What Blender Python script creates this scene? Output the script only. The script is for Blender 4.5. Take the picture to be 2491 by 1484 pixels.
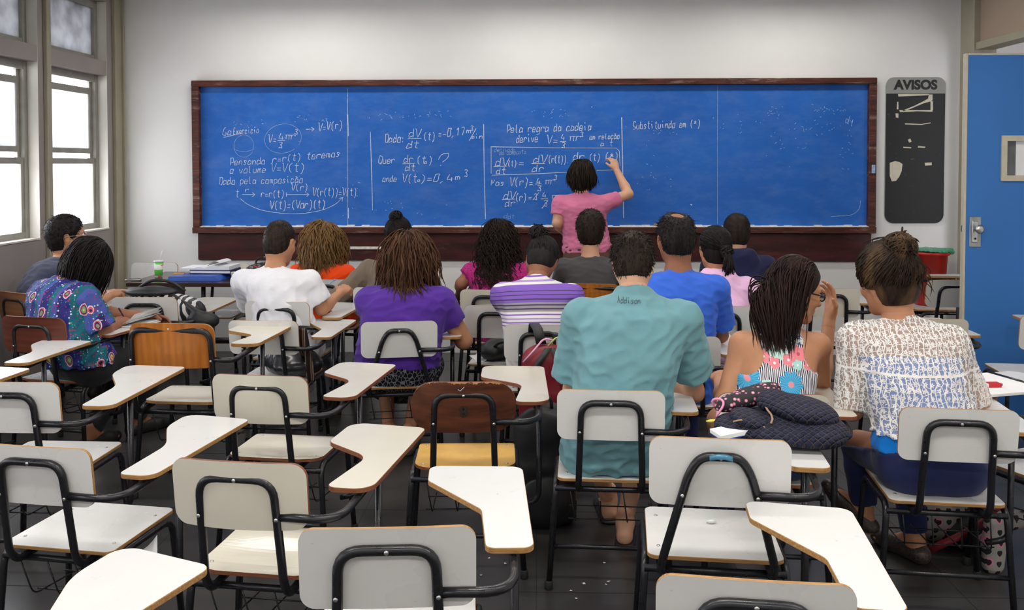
import bpy, math, random
import numpy as np
from mathutils import Vector, Matrix, Euler
from mathutils.bvhtree import BVHTree

for o in list(bpy.data.objects):
    bpy.data.objects.remove(o)
SC = bpy.context.scene
COL = SC.collection
PI = math.pi
random.seed(7)
RNG = np.random.default_rng(11)

# ------------------------------------------------------------------ camera
F_PX = 2220.0
YAW = math.atan(60 / F_PX)
PITCH = math.radians(1.75)
EYE = Vector((0, 0, 1.62))
PPY = 397 + F_PX * math.tan(PITCH)          # image row of the lens axis (lens shift takes the rest)
cam = bpy.data.cameras.new('camera')
cam.sensor_width = 36
cam.lens = 36 * F_PX / 2491
cam.shift_y = -(742 - PPY) / 2491
cam.clip_start = 0.05
camo = bpy.data.objects.new('camera', cam)
COL.objects.link(camo)
camo.location = EYE
camo.rotation_euler = (PI / 2 - PITCH, 0, YAW)
SC.camera = camo


def at(px, py, Y):
    """the point of the room at distance Y (room axis) behind photograph pixel px, py"""
    x = (px - 1245.5) / F_PX
    u = (PPY - py) / F_PX
    cp, sp = math.cos(PITCH), math.sin(PITCH)
    fy = cp + u * sp
    uz = -sp + u * cp
    c, s = math.cos(YAW), math.sin(YAW)
    dx, dy = x * c - fy * s, x * s + fy * c
    k = Y / dy
    return Vector((dx * k, Y, EYE.z + uz * k))


# ------------------------------------------------------------------ light
w = bpy.data.worlds.new('sky')
SC.world = w
w.use_nodes = True
bg = w.node_tree.nodes['Background']
bg.inputs[0].default_value = (0.92, 0.94, 1.0, 1)
bg.inputs[1].default_value = 8.0
SC.view_settings.view_transform = 'Standard'
SC.view_settings.look = 'None'
SC.view_settings.gamma = 1
SC.view_settings.use_curve_mapping = False
SC.view_settings.exposure = 0.0

XL, XR, YF, YB, ZC = -3.56, 3.54, 7.75, -2.6, 3.55
LAMPS = [(x, y) for y in (6.9, 4.3, 1.7, -0.9) for x in (-1.9, 0.1, 2.1)]
for k, (x, y) in enumerate(LAMPS):
    l = bpy.data.lights.new('lamp_light', 'AREA')
    l.shape = 'RECTANGLE'
    l.size = 1.2
    l.size_y = 0.16
    l.energy = (15, 22, 31, 33)[k // 3]
    l.color = (1.0, 0.965, 0.91)
    o = bpy.data.objects.new('lamp_light', l)
    COL.objects.link(o)
    o.location = (x, y, 3.104)


# ------------------------------------------------------------------ materials
class G:
    def __init__(s, name, rough=0.5, spec=0.5, metal=0.0):
        s.m = bpy.data.materials.new(name)
        s.m.use_nodes = True
        s.t = s.m.node_tree
        s.n = s.t.nodes
        s.b = s.n['Principled BSDF']
        s.b.inputs['Roughness'].default_value = rough
        s.b.inputs['Specular IOR Level'].default_value = spec
        s.b.inputs['Metallic'].default_value = metal
        s._c = None

    def node(s, typ, **kw):
        nd = s.n.new(typ)
        for k, v in kw.items():
            setattr(nd, k, v)
        return nd

    def put(s, sock, v):
        if v is None:
            return
        if isinstance(v, bpy.types.NodeSocket):
            s.t.links.new(v, sock)
        elif isinstance(v, (tuple, list)):
            if sock.type == 'RGBA' and len(v) == 3:
                v = (*v, 1)
            sock.default_value = v
        else:
            if sock.type in ('VECTOR',):
                sock.default_value = (v, v, v)
            elif sock.type == 'RGBA':
                sock.default_value = (v, v, v, 1)
            else:
                sock.default_value = v

    def co(s):
        if s._c is None:
            s._c = s.node('ShaderNodeTexCoord').outputs['Object']
        return s._c

    def map(s, v=None, scale=(1, 1, 1), loc=(0, 0, 0), rot=(0, 0, 0)):
        nd = s.node('ShaderNodeMapping')
        s.put(nd.inputs[0], v or s.co())
        nd.inputs[1].default_value = loc
        nd.inputs[2].default_value = rot
        nd.inputs[3].default_value = scale
        return nd.outputs[0]

    def noise(s, scale=5, detail=3, rough=0.5, v=None, color=False):
        nd = s.node('ShaderNodeTexNoise')
        s.put(nd.inputs['Vector'], v or s.co())
        nd.inputs['Scale'].default_value = scale
        nd.inputs['Detail'].default_value = detail
        nd.inputs['Roughness'].default_value = rough
        return nd.outputs['Color' if color else 0]

    def voro(s, scale=5, v=None, feature='F1', out='Distance', rnd=1.0):
        nd = s.node('ShaderNodeTexVoronoi', feature=feature)
        s.put(nd.inputs['Vector'], v or s.co())
        nd.inputs['Scale'].default_value = scale
        nd.inputs['Randomness'].default_value = rnd
        return nd.outputs[out]

    def wave(s, scale=5, dist=0, detail=2, v=None, direction='X', kind='BANDS'):
        nd = s.node('ShaderNodeTexWave', wave_type=kind)
        if kind == 'BANDS':
            nd.bands_direction = direction
        s.put(nd.inputs['Vector'], v or s.co())
        nd.inputs['Scale'].default_value = scale
        nd.inputs['Distortion'].default_value = dist
        nd.inputs['Detail'].default_value = detail
        return nd.outputs['Fac']

    def math(s, op, a, b=None, c=None, clamp=False):
        nd = s.node('ShaderNodeMath', operation=op)
        nd.use_clamp = clamp
        s.put(nd.inputs[0], a)
        s.put(nd.inputs[1], b)
        s.put(nd.inputs[2], c)
        return nd.outputs[0]

    def ramp(s, fac, stops, interp='LINEAR'):
        nd = s.node('ShaderNodeValToRGB')
        cr = nd.color_ramp
        cr.interpolation = interp
        while len(cr.elements) < len(stops):
            cr.elements.new(0.5)
        for e, (p, c) in zip(cr.elements, stops):
            e.position = p
            e.color = (*c, 1) if isinstance(c, (tuple, list)) else (c, c, c, 1)
        s.put(nd.inputs[0], fac)
        return nd.outputs[0]

    def step(s, x, a, b):
        nd = s.node('ShaderNodeMapRange')
        nd.inputs[1].default_value = a
        nd.inputs[2].default_value = b
        nd.clamp = True
        s.put(nd.inputs[0], x)
        return nd.outputs[0]

    def mix(s, f, a, b, mode='MIX'):
        nd = s.node('ShaderNodeMix', data_type='RGBA', blend_type=mode)
        s.put(nd.inputs[0], f)
        s.put(nd.inputs[6], a)
        s.put(nd.inputs[7], b)
        return nd.outputs[2]

    def sep(s, v=None):
        nd = s.node('ShaderNodeSeparateXYZ')
        s.put(nd.inputs[0], v or s.co())
        return nd.outputs

    def comb(s, x, y, z):
        nd = s.node('ShaderNodeCombineXYZ')
        for i, q in enumerate((x, y, z)):
            s.put(nd.inputs[i], q)
        return nd.outputs[0]

    def bump(s, h, strength=0.3, dist=0.01):
        nd = s.node('ShaderNodeBump')
        nd.inputs['Strength'].default_value = strength
        nd.inputs['Distance'].default_value = dist
        s.put(nd.inputs['Height'], h)
        s.t.links.new(nd.outputs[0], s.b.inputs['Normal'])

    def col(s, c):
        s.put(s.b.inputs['Base Color'], c)
        return s

    def set(s, k, v):
        s.put(s.b.inputs[k], v)
        return s


def srgb(r, g, b):
    f = lambda c: (c / 255 / 12.92) if c / 255 <= 0.04045 else ((c / 255 + 0.055) / 1.055) ** 2.4
    return (f(r), f(g), f(b))


M = {}


def plain(name, c, rough=0.5, spec=0.5, metal=0.0, var=0.12, scale=20, bump=0.0):
    g = G(name, rough, spec, metal)
    n = g.noise(scale, 4)
    lo = tuple(x * (1 - var) for x in c)
    hi = tuple(min(1, x * (1 + var)) for x in c)
    g.col(g.ramp(n, [(0.3, lo), (0.7, hi)]))
    if bump:
        g.bump(g.noise(scale * 4, 3), bump, 0.003)
    M[name] = g.m
    return g.m


def laminate(name, c, rough=0.28):
    g = G(name, rough, 0.45)
    n = g.noise(3, 4, v=g.map(scale=(1, 1, 1)))
    base = g.ramp(n, [(0.3, tuple(x * 0.95 for x in c)), (0.7, c)])
    smear = g.noise(9, 6, 0.65)
    spot = g.step(smear, 0.60, 0.86)
    fine = g.step(g.noise(55, 3, 0.7), 0.52, 0.66)
    dirt = g.math('MULTIPLY', g.math('MULTIPLY', spot, fine), 0.35)
    scr = g.noise(30, 2, v=g.map(scale=(1, 14, 4), rot=(0, 0, 0.6)))
    scr = g.math('MULTIPLY', g.step(scr, 0.73, 0.78), 0.3)
    g.col(g.mix(g.math('MAXIMUM', dirt, scr), base, (0.16, 0.15, 0.13)))
    g.set('Roughness', g.ramp(n, [(0.3, rough - 0.05), (0.7, rough + 0.08)]))
    M[name] = g.m


def wood(name, dark, light, scale=6, rough=0.4, axis='X', chips=None):
    g = G(name, rough, 0.4)
    st = {'X': (0.25, 3, 3), 'Z': (3, 3, 0.25), 'Y': (3, 0.25, 3)}[axis]
    v = g.map(scale=st)
    n = g.noise(scale * 2.2, 6, 0.6, v)
    wv = g.wave(scale, 3.5, 3, v, 'Z' if axis == 'X' else 'X')
    f = g.math('ADD', g.math('MULTIPLY', n, 0.88), g.math('MULTIPLY', wv, 0.12))
    c = g.ramp(f, [(0.25, dark), (0.75, light)])
    if chips:
        cn = g.noise(chips[1], 5, 0.65)
        c = g.mix(g.step(cn, chips[2], chips[2] + 0.03), c, chips[0])
    g.col(c)
    g.bump(f, 0.12, 0.003)
    M[name] = g.m


laminate('laminate_white', (0.72, 0.71, 0.69))
laminate('laminate_bright', (0.68, 0.675, 0.66))
laminate('laminate_cream', (0.66, 0.62, 0.52), 0.16)
laminate('laminate_grey', (0.62, 0.62, 0.60))
plain('laminate_yellow', srgb(214, 168, 84), 0.25, var=0.15, scale=6)
wood('ply_edge', srgb(120, 82, 44), srgb(196, 150, 92), 30, 0.55)
wood('ply_edge_red', srgb(92, 52, 34), srgb(150, 92, 60), 30, 0.5)
wood('wood_orange', srgb(150, 84, 28), srgb(196, 122, 48), 3, 0.3, 'Z')
wood('wood_reddish', srgb(70, 32, 22), srgb(112, 56, 38), 3, 0.35, 'X')
wood('wood_tan', srgb(120, 76, 50), srgb(160, 108, 76), 3, 0.4, 'X')
g = G('black_steel', 0.3, 0.5)
n = g.noise(40, 4, 0.6)
wear = g.step(g.noise(24, 5, 0.7), 0.68, 0.74)
g.col(g.mix(wear, (0.008, 0.008, 0.011), (0.06, 0.055, 0.055)))
g.set('Roughness', g.ramp(n, [(0.3, 0.22), (0.7, 0.42)]))
M['black_steel'] = g.m
plain('rubber', (0.012, 0.012, 0.013), 0.75)
plain('steel', (0.55, 0.55, 0.55), 0.3, metal=1.0)
plain('brushed_steel', (0.42, 0.42, 0.40), 0.38, metal=0.9, var=0.2)

# the worn brown chair: stain layer chipped off along the upper edge
g = G('wood_chipped', 0.4, 0.4)
x, y, z = g.sep()
v = g.map(scale=(0.3, 3, 3))
f = g.noise(12, 6, 0.6, v)
base = g.ramp(f, [(0.3, srgb(56, 28, 17)), (0.7, srgb(100, 54, 32))])
raw = g.ramp(g.noise(30, 3, v=v), [(0.3, srgb(176, 126, 76)), (0.7, srgb(214, 164, 108))])
edge = g.math('ADD', g.math('MULTIPLY', g.math('SUBTRACT', z, 0.798), 14.0), g.noise(26, 5, 0.7))
side = g.math('ADD', g.math('MULTIPLY', g.math('SUBTRACT', -0.197, x), 16.0), g.noise(18, 4, 0.6))
ch = g.math('MAXIMUM', g.step(edge, 0.52, 0.55), g.step(side, 0.44, 0.47))
g.col(g.mix(ch, base, raw))
M['wood_chipped'] = g.m

# room
g = G('wall_paint', 0.7, 0.25)
n = g.noise(1.3, 5, 0.55)
c = g.ramp(n, [(0.3, (0.80, 0.795, 0.775)), (0.7, (0.86, 0.855, 0.84))])
mk = g.step(g.noise(7, 6, 0.75), 0.735, 0.76)
g.col(g.mix(g.math('MULTIPLY', mk, 0.18), c, (0.3, 0.29, 0.28)))
g.bump(g.noise(60, 4), 0.05, 0.004)
M['wall_paint'] = g.m
plain('wall_taupe', srgb(152, 143, 138), 0.6, 0.3, var=0.06, scale=3)
plain('column_beige', srgb(160, 154, 134), 0.55, 0.3, var=0.08, scale=4)
plain('panel_beige', srgb(165, 146, 128), 0.6, 0.3, var=0.05, scale=2)
plain('window_steel', srgb(146, 143, 134), 0.5, 0.4, var=0.15, scale=8)
plain('window_reveal', srgb(214, 210, 200), 0.6, 0.3, var=0.06, scale=5)
plain('ceiling_paint', (0.62, 0.61, 0.59), 0.8, 0.2)
plain('lamp_white', (0.75, 0.75, 0.75), 0.4)
g = G('floor_vinyl', 0.3, 0.5)
n = g.noise(2.2, 6, 0.6)
sp = g.noise(70, 3, 0.7)
c = g.ramp(n, [(0.25, (0.026, 0.025, 0.024)), (0.75, (0.052, 0.05, 0.048))])
c = g.mix(g.math('MULTIPLY', g.step(sp, 0.58, 0.75), 0.3), c, (0.11, 0.105, 0.10))
g.col(c)
g.set('Roughness', g.ramp(n, [(0.3, 0.26), (0.7, 0.42)]))
M['floor_vinyl'] = g.m
plain('floor_seam', (0.012, 0.012, 0.012), 0.6)

g = G('board_blue', 0.55, 0.3)
n = g.noise(1.6, 6, 0.6)
c = g.ramp(n, [(0.3, srgb(28, 94, 182)), (0.7, srgb(38, 108, 198))])
sm = g.noise(4, 6, 0.7, g.map(scale=(1, 1, 2.2), rot=(0, 0.4, 0)))
c = g.mix(g.math('MULTIPLY', g.step(sm, 0.45, 0.8), 0.10), c, (0.55, 0.65, 0.85))
sp = g.voro(9, g.map(scale=(1, 1, 1)))
dust = g.math('MULTIPLY', g.step(g.math('SUBTRACT', 0.05, sp), 0.0, 0.02), g.step(g.noise(2.6, 3), 0.5, 0.62))
c = g.mix(g.math('MULTIPLY', dust, 0.55), c, (0.75, 0.8, 0.9))
g.col(c)
M['board_blue'] = g.m
g = G('board_frame', 0.5, 0.35)
v = g.map(scale=(0.5, 4, 4))
f = g.noise(9, 6, 0.65, v)
c = g.ramp(f, [(0.3, srgb(44, 20, 16)), (0.55, srgb(86, 42, 32)), (0.75, srgb(110, 66, 50))])
c = g.mix(g.math('MULTIPLY', g.step(g.noise(6, 6, 0.75, v), 0.55, 0.72), 0.6), c, srgb(176, 160, 144))
g.col(c)
M['board_frame'] = g.m
g = G('board_plank', 0.42, 0.4)
v = g.map(scale=(0.35, 3, 2.2))
f = g.noise(7, 6, 0.65, v)
c = g.ramp(f, [(0.3, srgb(38, 14, 14)), (0.72, srgb(88, 36, 32))])
c = g.mix(g.math('MULTIPLY', g.step(g.noise(10, 5, 0.7, g.map(rot=(0, 0.5, 0), scale=(0.5, 1, 2))), 0.62, 0.8), 0.3), c, srgb(170, 140, 130))
g.col(c)
M['board_plank'] = g.m
plain('chalk', (0.60, 0.69, 0.82), 0.9, 0.1, var=0.2, scale=90)
plain('chalk_faint', (0.32, 0.47, 0.72), 0.9, 0.1, var=0.25, scale=60)
plain('chalk_dust', (0.72, 0.70, 0.63), 0.9, 0.1, var=0.2, scale=40)
plain('door_blue', srgb(54, 116, 188), 0.42, 0.35, var=0.06, scale=2)
plain('door_edge', srgb(196, 188, 168), 0.5, 0.3, var=0.06)
g = G('notice_black', 0.5, 0.35)
g.col(g.mix(g.math('MULTIPLY', g.step(g.noise(22, 6, 0.75), 0.63, 0.72), 0.35), (0.012, 0.013, 0.014), (0.3, 0.3, 0.28)))
M['notice_black'] = g.m
plain('notice_grey', srgb(150, 150, 144), 0.5, 0.35, var=0.05)
plain('notice_bare', srgb(214, 206, 184), 0.7, var=0.08)
plain('ink_black', (0.014, 0.013, 0.013), 0.6)
plain('paper', (0.80, 0.80, 0.80), 0.7, 0.2, var=0.03)

# ------------------------------------------------------------------ mesh helpers


def tag(o, label=None, cat=None, group=None, kind=None):
    if label: o['label'] = label
    if cat: o['category'] = cat
    if group: o['group'] = group
    if kind: o['kind'] = kind
    return o


def empty(name, loc=(0, 0, 0), rz=0.0, sc=1.0):
    o = bpy.data.objects.new(name, None)
    COL.objects.link(o)
    o.location = loc
    o.rotation_euler = (0, 0, rz)
    o.scale = (sc, sc, sc)
    o.empty_display_size = 0.1
    return o


def mkmesh(name, V, Fc, smooth=False, mi=None):
    me = bpy.data.meshes.new(name)
    me.from_pydata([tuple(v) for v in V], [], Fc)
    if smooth:
        me.polygons.foreach_set('use_smooth', [True] * len(me.polygons))
    if mi is not None:
        me.polygons.foreach_set('material_index', mi)
    me.update()
    return me


def link(name, me, mats, parent=None, loc=None, rot=None):
    o = bpy.data.objects.new(name, me)
    COL.objects.link(o)
    if isinstance(mats, (str,)) or not isinstance(mats, (list, tuple)):
        mats = [mats]
    mats = [M[m] if isinstance(m, str) else m for m in mats]
    while len(me.materials) < len(mats):
        me.materials.append(None)
    for i, m in enumerate(mats):
        o.material_slots[i].link = 'OBJECT'
        o.material_slots[i].material = m
    if parent is not None:
        o.parent = parent
    if loc is not None: o.location = loc
    if rot is not None: o.rotation_euler = rot
    return o


class MB:
    def __init__(s):
        s.V = []
        s.F = []
        s.mi = []
        s.cur = 0

    def add(s, V, Fc, mi=None):
        b = len(s.V)
        s.V += [tuple(v) for v in V]
        s.F += [tuple(i + b for i in f) for f in Fc]
        s.mi += [s.cur if mi is None else mi] * len(Fc)
        return s

    def box(s, x0, x1, y0, y1, z0, z1, bev=0.0):
        if bev <= 0:
            V = [(x, y, z) for z in (z0, z1) for y in (y0, y1) for x in (x0, x1)]
            s.add(V, [(0, 2, 3, 1), (4, 5, 7, 6), (0, 1, 5, 4), (2, 6, 7, 3), (0, 4, 6, 2), (1, 3, 7, 5)])
            return s
        pts = fillet([(x0, z0), (x1, z0), (x1, z1), (x0, z1)], bev, 2)
        b = bev * 0.6
        ins = fillet([(x0 + b, z0 + b), (x1 - b, z0 + b), (x1 - b, z1 - b), (x0 + b, z1 - b)], max(bev - b, 1e-4), 2)
        n = len(pts)
        V = [(p[0], y0, p[1]) for p in ins] + [(p[0], y0 + b, p[1]) for p in pts] + [(p[0], y1 - b, p[1]) for p in pts] + [(p[0], y1, p[1]) for p in ins]
        Fc = [tuple(range(n)), tuple(reversed(range(3 * n, 4 * n)))]
        for k in range(3):
            for i in range(n):
                j = (i + 1) % n
                Fc.append((k * n + i, (k + 1) * n + i, (k + 1) * n + j, k * n + j))
        s.add(V, Fc)
        return s

    def tube(s, path, r, n=10, caps=True):
        V, Fc = tube(path, r, n, caps)
        return s.add(V, Fc)

    def lathe(s, prof, c=(0, 0, 0), n=24, axis='Z'):
        V = []
        for (r, h) in prof:
            for k in range(n):
                a = 2 * PI * k / n
                p = (r * math.cos(a), r * math.sin(a), h)
                if axis == 'Y': p = (p[0], p[2], p[1])
                if axis == 'X': p = (p[2], p[0], p[1])
                V.append((p[0] + c[0], p[1] + c[1], p[2] + c[2]))
        Fc = []
        for i in range(len(prof) - 1):
            for k in range(n):
                j = (k + 1) % n
                Fc.append((i * n + k, i * n + j, (i + 1) * n + j, (i + 1) * n + k))
        Fc.append(tuple(reversed(range(n))))
        Fc.append(tuple(range((len(prof) - 1) * n, len(prof) * n)))
        return s.add(V, Fc)

    def plate(s, pts, z0, z1, bev=0.0015, rim=1):
        """flat board with outline pts; faces material 0, rim material `rim`"""
        n = len(pts)
        P = np.array(pts)
        c = P.mean(0)
        # inset along the normals for the bevel
        d = np.roll(P, -1, 0) - np.roll(P, 1, 0)
        d /= np.linalg.norm(d, axis=1)[:, None] + 1e-9
        nrm = np.stack([-d[:, 1], d[:, 0]], 1)
        area = 0.5 * np.sum(P[:, 0] * np.roll(P[:, 1], -1) - P[:, 1] * np.roll(P[:, 0], -1))
        if area < 0: nrm = -nrm
        I = P + nrm * bev
        V = [(p[0], p[1], z0) for p in I] + [(p[0], p[1], z0 + bev) for p in P] + [(p[0], p[1], z1 - bev) for p in P] + [(p[0], p[1], z1) for p in I]
        b, t = tuple(range(n)), tuple(range(3 * n, 4 * n))
        if area > 0: b = tuple(reversed(b))
        else: t = tuple(reversed(t))
        s.add(V, [b, t], 0)
        Fc = []
        for k in range(3):
            for i in range(n):
                j = (i + 1) % n
                q = (k * n + i, k * n + j, (k + 1) * n + j, (k + 1) * n + i)
                Fc.append(q if area > 0 else tuple(reversed(q)))
        base = len(s.V) - 4 * n
        s.F += [tuple(i + base for i in f) for f in Fc]
        s.mi += [rim] * len(Fc)
        return s

    def mesh(s, name, smooth=False):
        return mkmesh(name, s.V, s.F, smooth, s.mi)

    def build(s, name, mats, parent=None, smooth=False, loc=None, rot=None):
        return link(name, s.mesh(name, smooth), mats, parent, loc, rot)


def fillet(pts, r, n=5):
    out = []
    N = len(pts)
    for i in range(N):
        p0, p1, p2 = [np.array(pts[(i + k) % N][:2], float) for k in (-1, 0, 1)]
        rr = r[i] if isinstance(r, (list, tuple)) else r
        a, b = p0 - p1, p2 - p1
        la, lb = np.linalg.norm(a), np.linalg.norm(b)
        a, b = a / la, b / lb
        ang = math.acos(np.clip(a @ b, -1, 1))
        if rr <= 1e-5 or ang > PI - 0.02:
            out.append(tuple(p1))
            continue
        t = min(rr / math.tan(ang / 2), 0.48 * la, 0.48 * lb)
        re = t * math.tan(ang / 2)
        bis = a + b
        bis /= np.linalg.norm(bis)
        c = p1 + bis * (re / math.sin(ang / 2))
        s, e = p1 + a * t - c, p1 + b * t - c
        th = math.atan2(s[0] * e[1] - s[1] * e[0], s @ e)
        for k in range(n + 1):
            q = th * k / n
            out.append((c[0] + s[0] * math.cos(q) - s[1] * math.sin(q), c[1] + s[0] * math.sin(q) + s[1] * math.cos(q)))
    return out


def fillet3(pts, r, n=6):
    """round the corners of an open 3-D polyline"""
    P = [Vector(p) for p in pts]
    out = [P[0]]
    for i in range(1, len(P) - 1):
        a, b = P[i - 1] - P[i], P[i + 1] - P[i]
        la, lb = a.length, b.length
        a, b = a.normalized(), b.normalized()
        t = min(r, 0.49 * la, 0.49 * lb)
        s, e = P[i] + a * t, P[i] + b * t
        for k in range(n + 1):
            u = k / n
            out.append(s * (1 - u) ** 2 + P[i] * 2 * u * (1 - u) + e * u * u)
    out.append(P[-1])
    return out


def tube(path, r, n=10, caps=True):
    P = [Vector(p) for p in path]
    m = len(P)
    rr = r if isinstance(r, (list, tuple, np.ndarray)) else [r] * m
    T = [(P[min(i + 1, m - 1)] - P[max(i - 1, 0)]).normalized() for i in range(m)]
    up = Vector((0, 0, 1)) if abs(T[0].z) < 0.9 else Vector((1, 0, 0))
    nv = (up - T[0] * up.dot(T[0])).normalized()
    V, Fc = [], []
    for i in range(m):
        nv = (nv - T[i] * nv.dot(T[i]))
        nv = nv.normalized() if nv.length > 1e-6 else Vector((1, 0, 0))
        bv = T[i].cross(nv)
        for k in range(n):
            a = 2 * PI * k / n
            V.append(P[i] + (nv * math.cos(a) + bv * math.sin(a)) * rr[i])
    for i in range(m - 1):
        for k in range(n):
            j = (k + 1) % n
            Fc.append((i * n + k, i * n + j, (i + 1) * n + j, (i + 1) * n + k))
    if caps:
        Fc.append(tuple(reversed(range(n))))
        Fc.append(tuple(range((m - 1) * n, m * n)))
    return V, Fc


def rrect(w, h, r, n=6, cx=0, cy=0):
    return fillet([(cx - w / 2, cy - h / 2), (cx + w / 2, cy - h / 2), (cx + w / 2, cy + h / 2), (cx - w / 2, cy + h / 2)], r, n)


def struct(o):
    o['kind'] = 'structure'
    return o


# ------------------------------------------------------------------ room shell
struct(MB().box(XL - 0.3, XR + 1.5, YB - 0.2, YF + 0.2, -0.1, 0).build('floor', 'floor_vinyl'))
flo = bpy.data.objects['floor']
seams = MB()
for k in range(9):
    seams.box(-3.2 + k * 0.8 - 0.0015, -3.2 + k * 0.8 + 0.0015, YB, YF, -0.001, 0.0006)
for k in range(13):
    seams.box(XL, XR, YB + 0.4 + k * 0.8 - 0.0015, YB + 0.4 + k * 0.8 + 0.0015, -0.001, 0.0007)
seams.build('seam', 'floor_seam', flo)
struct(MB().box(XL - 0.3, XR + 1.5, YB - 0.2, YF + 0.2, ZC, ZC + 0.1).build('ceiling', 'ceiling_paint'))
struct(MB().box(XL - 0.3, XR + 1.5, YF, YF + 0.2, 0, ZC).build('wall_front', 'wall_paint'))
struct(MB().box(XL - 0.3, XR + 1.5, YB - 0.2, YB, 0, ZC).build('wall_back', 'wall_paint'))

# left wall: taupe steel-and-masonry wall with window bays
ZS, ZT0, ZT1, ZTOP = 1.073, 2.345, 2.46, 2.95
bays = []
y1 = 7.49
for k in range(9):
    bays.append((y1 - 0.89, y1))
    y1 -= 1.05
wl = MB()
wl.box(XL - 0.16, XL, YB, YF, 0, ZS)
wl.box(XL - 0.16, XL, YB, YF, ZTOP, ZC)
edges = [YF] + [v for b in bays for v in (b[1], b[0])] + [YB]
for i in range(0, len(edges), 2):
    if edges[i] - edges[i + 1] > 0.01:
        wl.box(XL - 0.16, XL, edges[i + 1], edges[i], ZS, ZTOP)
for b in bays:
    wl.box(XL - 0.16, XL, b[0], b[1], ZT0, ZT1)
WLEFT = struct(wl.build('wall_left', 'wall_taupe'))
# slim beige posts against the wall between the bays
for k, yy in enumerate([7.66] + [b[0] - 0.055 for b in bays[:6]]):
    wdt = 0.075 if k == 0 else 0.03
    p = MB()
    p.box(XL, XL + 0.03, yy - wdt, yy + wdt, 0, ZC, 0.006)
    if k == 0: p.box(XL, XL + 0.05, yy + 0.035, yy + 0.06, 0, ZC, 0.005)
    struct(p.build('trim_%d' % (k + 1), 'column_beige'))

# window glass: dusty panes
def glass(name, clear, veil, tint):
    m = bpy.data.materials.new(name)
    m.use_nodes = True
    t = m.node_tree
    t.nodes.remove(t.nodes['Principled BSDF'])
    out = t.nodes['Material Output']
    tr = t.nodes.new('ShaderNodeBsdfTransparent')
    tr.inputs[0].default_value = (*tint, 1)
    tl = t.nodes.new('ShaderNodeBsdfTranslucent')
    nz = t.nodes.new('ShaderNodeTexNoise')
    nz.inputs['Scale'].default_value = 2.3
    nz.inputs['Detail'].default_value = 4
    tc = t.nodes.new('ShaderNodeTexCoord')
    t.links.new(tc.outputs['Object'], nz.inputs['Vector'])
    rp = t.nodes.new('ShaderNodeValToRGB')
    rp.color_ramp.elements[0].position = 0.3
    rp.color_ramp.elements[0].color = (veil[0], veil[0], veil[0] * 1.02, 1)
    rp.color_ramp.elements[1].position = 0.72
    rp.color_ramp.elements[1].color = (veil[1], veil[1], veil[1] * 1.02, 1)
    t.links.new(nz.outputs[0], rp.inputs[0])
    t.links.new(rp.outputs[0], tl.inputs[0])
    mx = t.nodes.new('ShaderNodeMixShader')
    mx.inputs[0].default_value = 1 - clear
    t.links.new(tr.outputs[0], mx.inputs[1])
    t.links.new(tl.outputs[0], mx.inputs[2])
    gl = t.nodes.new('ShaderNodeBsdfGlossy')
    gl.inputs['Roughness'].default_value = 0.1
    m2 = t.nodes.new('ShaderNodeMixShader')
    m2.inputs[0].default_value = 0.04
    t.links.new(mx.outputs[0], m2.inputs[1])
    t.links.new(gl.outputs[0], m2.inputs[2])
    t.links.new(m2.outputs[0], out.inputs[0])
    M[name] = m


glass('glass_frosted', 0.03, (0.05, 0.30), (0.85, 0.88, 0.9))
glass('glass_dusty', 0.22, (0.22, 0.6), (0.92, 0.94, 0.95))
glass('glass_clear', 0.85, (0.6, 0.9), (0.97, 0.97, 0.97))

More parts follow.
